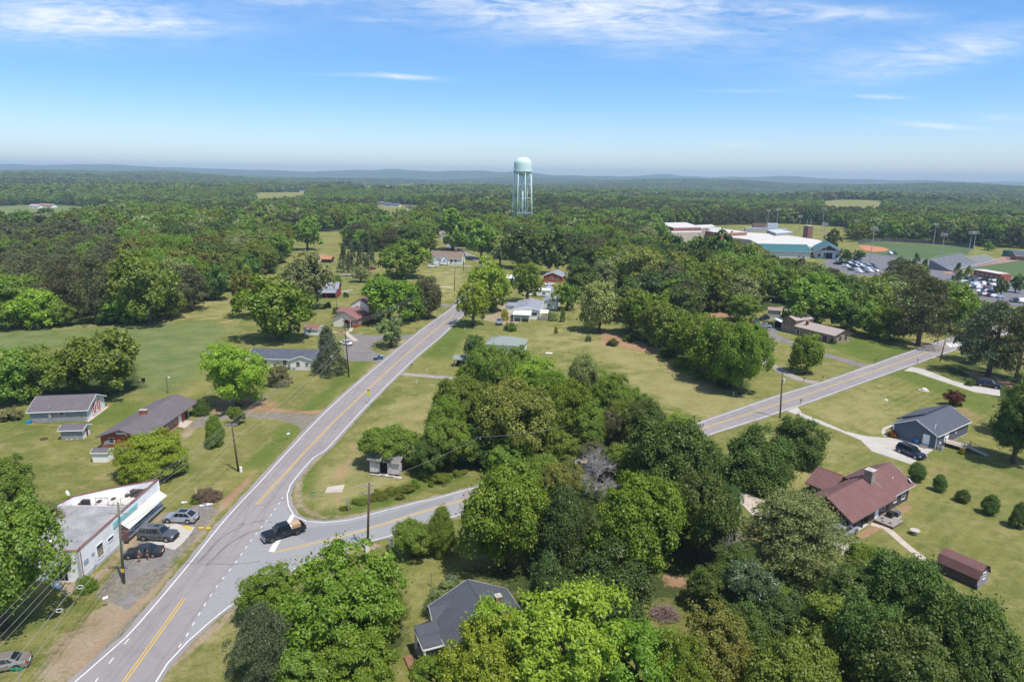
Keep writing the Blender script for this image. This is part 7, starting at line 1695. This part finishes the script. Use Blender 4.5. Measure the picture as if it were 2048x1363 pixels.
def lamp_post(u, vb, vt, label):
    p = P(u, vb); h_ = height_for(p.x, p.y, vt); e = empty('yard_light', p, 0, label, 'yard light'); MB().tube([(0, 0, 0), (0, 0, h_)], .1, 8).build('pole', pole_grey, e); MB().tube([(0, 0, h_ - .2), (.5, 0, h_)], .035, 5).build('arm', steel, e); MB().ball((.6, 0, h_ - .05), .24, .7, 10, 6).build('lamp_head', lamp_clear, e)


lamp_post(336, 786, 754, 'yard light on a pole behind the brick ranch house'); lamp_post(1536, 627, 600, 'yard light on a pole beside the rusty shed'); lamp_post(1148, 635, 590, 'yard light pole in front of the light green tree') if False else None
tf_ = P(482, 943); e = empty('meter_cabinet', tf_, 0, 'white utility canister at the foot of the brown pole', 'cabinet'); MB().tube([(0, 0, 0), (0, 0, .9)], .22, 10).build('canister', white_paint, e)
for (u, v, lab) in ((735, 1104, 'white meter box at the foot of the dark side road pole'), (782, 1093, 'grey utility pedestal between the side road pole and the round tree')):
    p = P(u, v); e = empty('utility_box', p, 0, lab, 'utility box'); MB().box(-.22, -.18, 0, .22, .18, 1.2).build('cabinet', white_paint, e, bevel=.03); MB().box(-.24, -.2, 1.2, .24, .2, 1.26).build('lid', steel, e)


def wire(name, label, chain, r=.018, sag=.8, mat=wire_m, group='overhead wires along the main road'):
    mb = MB(); pts = []
    for a, b in zip(chain, chain[1:]):
        L_ = (b - a).length
        for k in range(12): t = k / 12; q = a.lerp(b, t); q.z -= sag * 4 * t * (1 - t) * L_ / 40; pts.append(q)
    pts.append(chain[-1]); o = MB().tube(pts, r, 4).build(name, mat); tag(o, label, 'wire', group); return o


def ahead(a, b, t): return a + (b - a) * t


p1, p2 = POLES['p1'], POLES['p2']; p3 = POLES['p3'][-1]; p8 = POLES['p8']; p7 = POLES['p7']
near = Vector((-40.5, 14., 11.5)); p3t = P(698, 754) + Vector((-.3, 0, 13.6))
for k, lab in enumerate(('outermost overhead wire on the field side of the crossarms', 'second overhead wire from the field side', 'third overhead wire from the field side', 'road side overhead wire on the crossarms')):
    q3 = p3t + Vector((.3 * (k - 1.5), 0, -.25 * k)); wire('power_line', lab, [near + Vector((k * .75 - 2.2, 0, 0)), p1[k], p2[k], q3, p7[min(k, 3)], p8[k]], .018, .8)
wire('phone_line', 'thick low cable along the road poles', [near + Vector((0, 0, -3.4)), b1 + Vector((0, 0, 7.2)), P(477, 942) + Vector((-.2, 0, 6.2)), P(698, 754) + Vector((0, 0, 10.)), P(909, 582) + Vector((0, 0, 8.))], .026, 1.0)
wire('phone_line', 'lowest cable with loops along the road poles', [near + Vector((1.2, 0, -4.6)), b1 + Vector((.1, 0, 6.3)), P(477, 942) + Vector((-.1, 0, 5.4)), P(698, 754) + Vector((.1, 0, 8.9))], .022, 1.2)
for (u, v, lab) in ((160, 1173, 'upper white cable loop hanging on the low wire'), (119, 1220, 'lower white cable loop hanging on the low wire')):
    q = P(u, v, 5.6); mb = MB(); mb.tube([(q.x + .3 * math.cos(t), q.y + .1 * math.cos(t), q.z + .2 * math.sin(t)) for t in np.linspace(0, 6.28, 20)], .03, 5); tag(mb.build('cable_loop', white_paint), lab, 'cable loop')
wire('service_line', 'cable from the greenish pole to the side road pole', [b1 + Vector((0, 0, 7.0)), POLES['p4'][0]], .016, .9, group='wires over the side roads'); wire('service_line', 'wire from the side road pole into the trees', [POLES['p4'][1], P(960, 990) + Vector((0, 0, 10)), P(1130, 950) + Vector((0, 0, 9.))], .016, .9, group='wires over the side roads')
wire('service_line', 'wire between the transformer pole and the leaning pole', [POLES['p5'][0], POLES['p6'][0]], .016, 1., wire_dark, 'wires along the upper road'); wire('service_line', 'lower wire between the transformer pole and the leaning pole', [POLES['p5'][-1], POLES['p6'][-1]], .02, 1.1, wire_dark, 'wires along the upper road')
e = empty('guy_guard', P(182, 1168), 0, 'yellow guy wire guard slanting up near the storefront corner', 'wire guard'); MB().tube([(0, 0, 0), (.9, .3, 2.2)], .06, 6).build('guard', yellow_paint, e)

# ---------------------------------------------------------------- signs, mailboxes, bins and other small things
sp = P(738, 806); e = empty('warning_sign', sp, R_D(-15), 'yellow green diamond road sign at the edge of the main road', 'road sign'); MB().tube([(0, 0, 0), (0, 0, 2.5)], .04, 6).build('post', steel, e); MB().prism([(0, -.05, 1.6), (.62, -.05, 2.22), (0, -.05, 2.84), (-.62, -.05, 2.22)], (0, .02, 0)).build('plate', sign_yellow, e); MB().box(-.3, -.06, 2.95, .3, -.04, 3.2).build('upper_plate', M('sign_back', (.08, .07, .06)), e)
sp = P(627, 992); e = empty('street_sign', sp, 0, 'flat green street sign blade on the grassy corner', 'street sign'); MB().tube([(0, 0, 0), (0, 0, .55)], .035, 6).build('post', steel, e); MB().box(-.45, -.02, .5, .45, .01, .72).build('blade', sign_green, e)
sp = P(41, 1375); e = empty('street_sign', sp, R_D(5), 'green street sign at the lower left picture edge', 'street sign'); MB().tube([(0, 0, 0), (0, 0, 2.3)], .035, 6).build('post', steel, e); MB().box(-.6, -.02, 2.1, .6, .01, 2.35).build('blade', sign_green, e)


def mailbox(u, v, lab, mat=plastic_black, post=wood):
    p = P(u, v); e = empty('mailbox', p, R_D(40), lab, 'mailbox'); MB().box(-.05, -.05, 0, .05, .05, 1.05).build('post', post, e); mb = MB(); mb.prism([(-.28, -.11, 1.05), (-.28, .11, 1.05), (-.28, .11, 1.2), (-.28, .06, 1.28), (-.28, -.06, 1.28), (-.28, -.11, 1.2)], (.56, 0, 0)); mb.build('box', mat, e); MB().box(-.05, .115, 1.18, -.03, .125, 1.4).build('flag', red_paint, e)


for a in ((577, 878, 'white mailbox at the mouth of the gravel drive', white_paint), (824, 737, 'dark mailbox across the road from the paved loop', plastic_black), (1601, 809, 'dark mailbox at the curved concrete drive', plastic_black), (1751, 727, 'mailbox on the far verge of the upper road', plastic_black), (1645, 762, 'mailbox at the mouth of the gravel lane', plastic_black), (1835, 727, 'low mailbox at the straight concrete lane', plastic_black), (1608, 764, 'dark mailbox beside the young green tree', plastic_black), (834, 665, 'mailbox at the far mouth of the paved loop', plastic_black), (213, 1212, 'small white sign board on the bare ground before the lot', white_paint)): mailbox(*a)
for (u, v, lab) in ((834, 768, 'white marker stake in the dry lawn below the narrow track'), (854, 746, 'white marker stake above the narrow track'), (930, 661, 'white marker stake near the roadside tree'), (1467, 792, 'pale stake under the last tree of the field row'), (392, 988, 'grey stake in the dry weeds of the lot')):
    e = empty('marker_stake', P(u, v), 0, lab, 'stake'); MB().box(-.04, -.04, 0, .04, .04, 1.1).box(-.05, -.05, 1.1, .05, .05, 1.2).build('stake', white_paint, e)


def bin_(u, v, lab, mat, lid, rz=0.):
    p = P(u, v); e = empty('wheelie_bin', p, rz, lab, 'bin'); mb = MB(); mb.solid([(-.26, -.3, .08), (.26, -.3, .08), (.26, .3, .08), (-.26, .3, .08), (-.32, -.38, 1.0), (.32, -.38, 1.0), (.32, .38, 1.0), (-.32, .38, 1.0)], [(0, 3, 2, 1), (4, 5, 6, 7), (0, 1, 5, 4), (1, 2, 6, 5), (2, 3, 7, 6), (3, 0, 4, 7)]); mb.build('body', mat, e); MB().box(-.34, -.42, 1.0, .34, .42, 1.08).build('lid', lid, e, bevel=.02)
    for s in (-1, 1): MB().disc((s * .27, .3, .12), (1, 0, 0), .12, .06, 10).build('wheel', plastic_black, e)


bin_(1826, 884, 'darker blue bin against the blue grey house wall', plastic_blue, plastic_teal, R_D(-54)); bin_(1834, 887, 'light blue bin against the blue grey house wall', plastic_teal, plastic_teal, R_D(-54))
bin_(758, 718, 'blue bin left of the pair at the paved loop mouth', plastic_blue, plastic_blue); bin_(764, 718, 'blue bin with pale lid at the paved loop mouth', plastic_blue, M('pale_lid', (.35, .5, .6))); e = empty('crate', P(751, 719), 0, 'low black crate beside the two blue bins', 'crate'); MB().box(-.5, -.4, 0, .5, .4, .5).build('box', plastic_black, e, bevel=.02); MB().box(-.45, -.35, .5, .45, .35, .53).build('lid', plastic_black, e)
ac = empty('air_conditioner', P(1880, 899), R_D(-54), 'grey air conditioner beside the wooden deck', 'air conditioner'); MB().box(-.45, -.45, 0, .45, .45, .8).build('casing', steel, ac, bevel=.03); MB().disc((0, 0, .81), (0, 0, 1), .34, .03).build('fan_grille', plastic_black, ac)
ac = empty('air_conditioner', P(1792, 1032), R_D(37), 'dark air conditioner on a pale slab beside the low deck', 'air conditioner'); MB().box(-.45, -.45, .1, .45, .45, .9).build('casing', M('ac_dark', (.12, .13, .14)), ac, bevel=.03); MB().box(-.6, -.6, 0, .6, .6, .1).build('slab', concrete, ac)
bb = empty('bird_bath', P(1829, 1068), 0, 'round stone table on the lawn beside the path', 'bird bath'); MB().tube([(0, 0, 0), (0, 0, .6)], [.3, .15], 10).build('foot', concrete, bb); MB().tube([(0, 0, .55), (0, 0, .72)], [.35, .68], 20).build('bowl', concrete, bb)
for (u, v, r_, lab) in ((1848, 780, .75, 'pale domed well cover on the striped lawn'), (1771, 800, .4, 'smaller pale well cover on the dry lawn')):
    p = P(u, v); e = empty('well_cover', p, 0, lab, 'well cover'); MB().ball((0, 0, .1), r_, .75, 14, 8).build('dome', M('well_pale', (.62, .6, .57), .9, .15, 2.), e, True); MB().disc((0, 0, .02), (0, 0, 1), r_ * 1.6, .06).build('rim', concrete2, e)
for (u, v, lab) in ((372, 1054, 'yellow concrete wheel stop, one of a close pair'), (378, 1057, 'faded yellow wheel stop of the close pair'), (402, 1056, 'pale yellow wheel stop between the others'), (417, 1057, 'yellow wheel stop nearest the road')):
    p = P(u, v); e = tag(MB().box(-.34, -.16, 0, .34, .16, .2).build('wheel_stop', yellow_paint, None, bevel=.04), lab, 'wheel stop', 'yellow wheel stops'); e.location = p; e.rotation_euler = (0, 0, R_D(10))
for k, (u, v, r_) in enumerate(((408, 1006, .45), (416, 1010, .4), (402, 1012, .3), (366, 1006, .35))):
    p = P(u, v); e = tag(MB().ball((0, 0, r_ * .4), r_, .6, 9, 6).ball((r_, .2, r_ * .3), r_ * .7, .6, 8, 5).build('rubbish_bag', M('bag_white', (.6, .6, .63), .6, .2, 4.), None, True), ['largest white rubbish bag by the dry weeds', 'white bag right beside the largest one', 'small white bag at the weeds near the car', 'pale bag near the silver crossover'][k], 'bag'); e.location = p
# brush pile
bp_ = P(1330, 1232); e = empty('brush_pile', bp_, 0, 'grey heap of cut brush in the shady clearing', 'brush pile'); g_ = random.Random(3); mb = MB()
for k in range(260):
    a = g_.uniform(0, 6.28); r_ = g_.uniform(0, 1.5); z_ = g_.uniform(0, 1.0) * (1.3 - r_ / 1.6); d = Vector((g_.gauss(0, 1), g_.gauss(0, 1), g_.gauss(0, .35))).normalized() * g_.uniform(.4, 1.1); c = Vector((r_ * math.cos(a), r_ * math.sin(a), z_ + .15)); mb.tube([c - d, c + d], g_.uniform(.015, .035), 4, False)
mb.build('branches', M('cut_brush', (.24, .17, .15), .9, .3, 3.), e)
e = empty('tree_stump', P(88, 878), 0, 'dark tree stump on the lawn beside the small grey shed', 'stump'); MB().tube([(0, 0, 0), (0, 0, .25)], [.7, .55], 12).build('stump', M('stump', (.08, .05, .04)), e)
for (u, v, lab) in ((1598, 640, 'x'),): pass
for (u, v, lab) in ((421, 708, 'white and black bird box like post in the meadow near the yellow green tree'), (287, 763, 'small dark post box at the meadow edge behind the barn trees')):
    e = empty('meadow_box', P(u, v), 0, lab, 'box'); MB().box(-.3, -.3, 0, .3, .3, .8).build('box', white_paint if u > 400 else plastic_black, e); MB().box(-.34, -.34, .8, .34, .34, .9).build('lid', plastic_black, e)
for k, (u, v, w_) in enumerate(((653, 578, 3), (690, 585, 4), (700, 582, 2.5))):
    e = tag(MB().ball((0, 0, .3), w_ / 4, .5, 9, 6).box(-w_ / 2, -.5, 0, w_ / 2, .5, .5).build('yard_clutter', M('yard_pale', (.5, .47, .42), .9, .2, 2.)), ['dark clutter beside the red barn', 'pale tarp covered clutter on the lawn behind the red barn', 'small pale heap behind the red barn'][k], 'clutter'); e.location = P(u, v)
e = tag(MB().box(-1.0, -.4, 0, 1.0, .4, .12).build('white_board', white_paint), 'flat white board lying on the open lawn beside the grove', 'board'); e.location = P(1098, 706)
bk = empty('brick_rubble', P(648, 1150), 0, 'white gutter piece', 'x') if False else None

# ---------------------------------------------------------------- people
def skin_mesh(name, pts, edges, rad, mat, parent, root=0, sub=1):
    me = bpy.data.meshes.new(name); me.from_pydata(pts, edges, []); o = link(name, me, mat, parent); md = o.modifiers.new('skin', 'SKIN'); md.use_smooth_shade = True; sv = me.skin_vertices[0].data
    for i, r_ in enumerate(rad): sv[i].radius = (r_ if isinstance(r_, tuple) else (r_, r_)); sv[i].use_root = (i == root)
    s = o.modifiers.new('sub', 'SUBSURF'); s.levels = sub; s.render_levels = sub; return o


skin_m = M('skin', (.45, .26, .18), .6, .05, 5.)


def person(px, rz, label, shirt, shorts, hair, hgt=1.72, arm=0):
    e = empty('person', P(*px), rz, label, 'person'); s = hgt / 1.72; S = lambda q: tuple(c * s for c in q); F_ = .12
    J = [(0, 0, .95), (0, 0, 1.15), (0, 0, 1.36), (0, 0, 1.47), (0, .01, 1.54), (0, -.01, 1.64), (0, -.01, 1.71),
         (.1, 0, .9), (.12, F_, .5), (.12, F_ * .6, .09), (.12, F_ * .6 - .16, .04), (-.1, 0, .9), (-.12, -F_, .5), (-.13, -F_ * 1.2, .09), (-.13, -F_ * 1.2 - .16, .04),
         (.18, 0, 1.4), (.24, .02, 1.13), (.23 - arm * .1, -.12 - arm * .2, .92 + arm * .28), (.22 - arm * .1, -.16 - arm * .25, .84 + arm * .32), (-.18, 0, 1.4), (-.25, .04, 1.13), (-.26, -.06, .9), (-.26, -.08, .82), (0, -.11, 1.6)]
    E_ = [(0, 1), (1, 2), (2, 3), (3, 4), (4, 5), (5, 6), (0, 7), (7, 8), (8, 9), (9, 10), (0, 11), (11, 12), (12, 13), (13, 14), (2, 15), (15, 16), (16, 17), (17, 18), (2, 19), (19, 20), (20, 21), (21, 22), (5, 23)]
    Rr = [(.15, .11), (.14, .1), (.16, .1), .055, .07, .095, .06, .09, .06, .045, .035, .09, .06, .045, .035, .055, .042, .032, .03, .055, .042, .032, .03, .02]
    skin_mesh('body', [S(q) for q in J], E_, [tuple(x * s for x in r_) if isinstance(r_, tuple) else r_ * s for r_ in Rr], skin_m, e)
    skin_mesh('shirt', [S(q) for q in ((0, 0, .98), (0, 0, 1.15), (0, 0, 1.37), (.19, 0, 1.39), (.235, .015, 1.22), (-.19, 0, 1.39), (-.235, .02, 1.22))], [(0, 1), (1, 2), (2, 3), (3, 4), (2, 5), (5, 6)], [(.17 * s, .13 * s), (.16 * s, .12 * s), (.175 * s, .12 * s), .07 * s, .06 * s, .07 * s, .06 * s], shirt, e)
    skin_mesh('shorts', [S(q) for q in ((0, 0, .98), (0, 0, .9), (.1, 0, .86), (.125, F_ * .6, .62), (-.1, 0, .86), (-.125, -F_ * .6, .62))], [(0, 1), (1, 2), (2, 3), (1, 4), (4, 5)], [(.165 * s, .12 * s), (.16 * s, .12 * s), .1 * s, .085 * s, .1 * s, .085 * s], shorts, e)
    MB().ball((0, .02 * s, 1.67 * s), .108 * s, 1.05, 12, 8).build('hair', hair, e, True)
    for x in (.12, -.13): MB().box((x - .045) * s, -.2 * s, 0, (x + .045) * s, .08 * s, .09 * s).build('shoe', M('shoe_pale', (.5, .48, .46)), e, bevel=.02)
    return e


person((281, 1124), R_D(60), 'person in dark red top and black shorts beside the charcoal sedan', M('cloth_dark_red', (.11, .025, .03), .9), M('cloth_black', (.012, .012, .014), .9), M('hair_blond', (.35, .22, .1)), 1.68, 1); person((297, 1121), R_D(-70), 'person in black shirt and black shorts walking at the rear of the charcoal sedan', M('cloth_black', (.012, .012, .014), .9), M('cloth_black', (.012, .012, .014), .9), M('hair_brown', (.1, .06, .03)), 1.75)

# ---------------------------------------------------------------- air
hz = MB().box(-12000, -500, -60, 12000, 11400, 145).build('haze', None)
hm = bpy.data.materials.new('haze_air'); hm.use_nodes = True; ht = hm.node_tree; ht.nodes.clear(); pv = ht.nodes.new('ShaderNodeVolumePrincipled'); pv.inputs['Color'].default_value = (.6, .8, 1, 1); pv.inputs['Density'].default_value = HAZE; pv.inputs['Anisotropy'].default_value = 0.; mo = ht.nodes.new('ShaderNodeOutputMaterial'); ht.links.new(pv.outputs[0], mo.inputs['Volume'])
hz.data.materials.append(hm); hz['kind'] = 'stuff'; hz['label'] = 'thin blue summer haze'
hm.cycles.homogeneous_volume = True if hasattr(hm.cycles, 'homogeneous_volume') else None
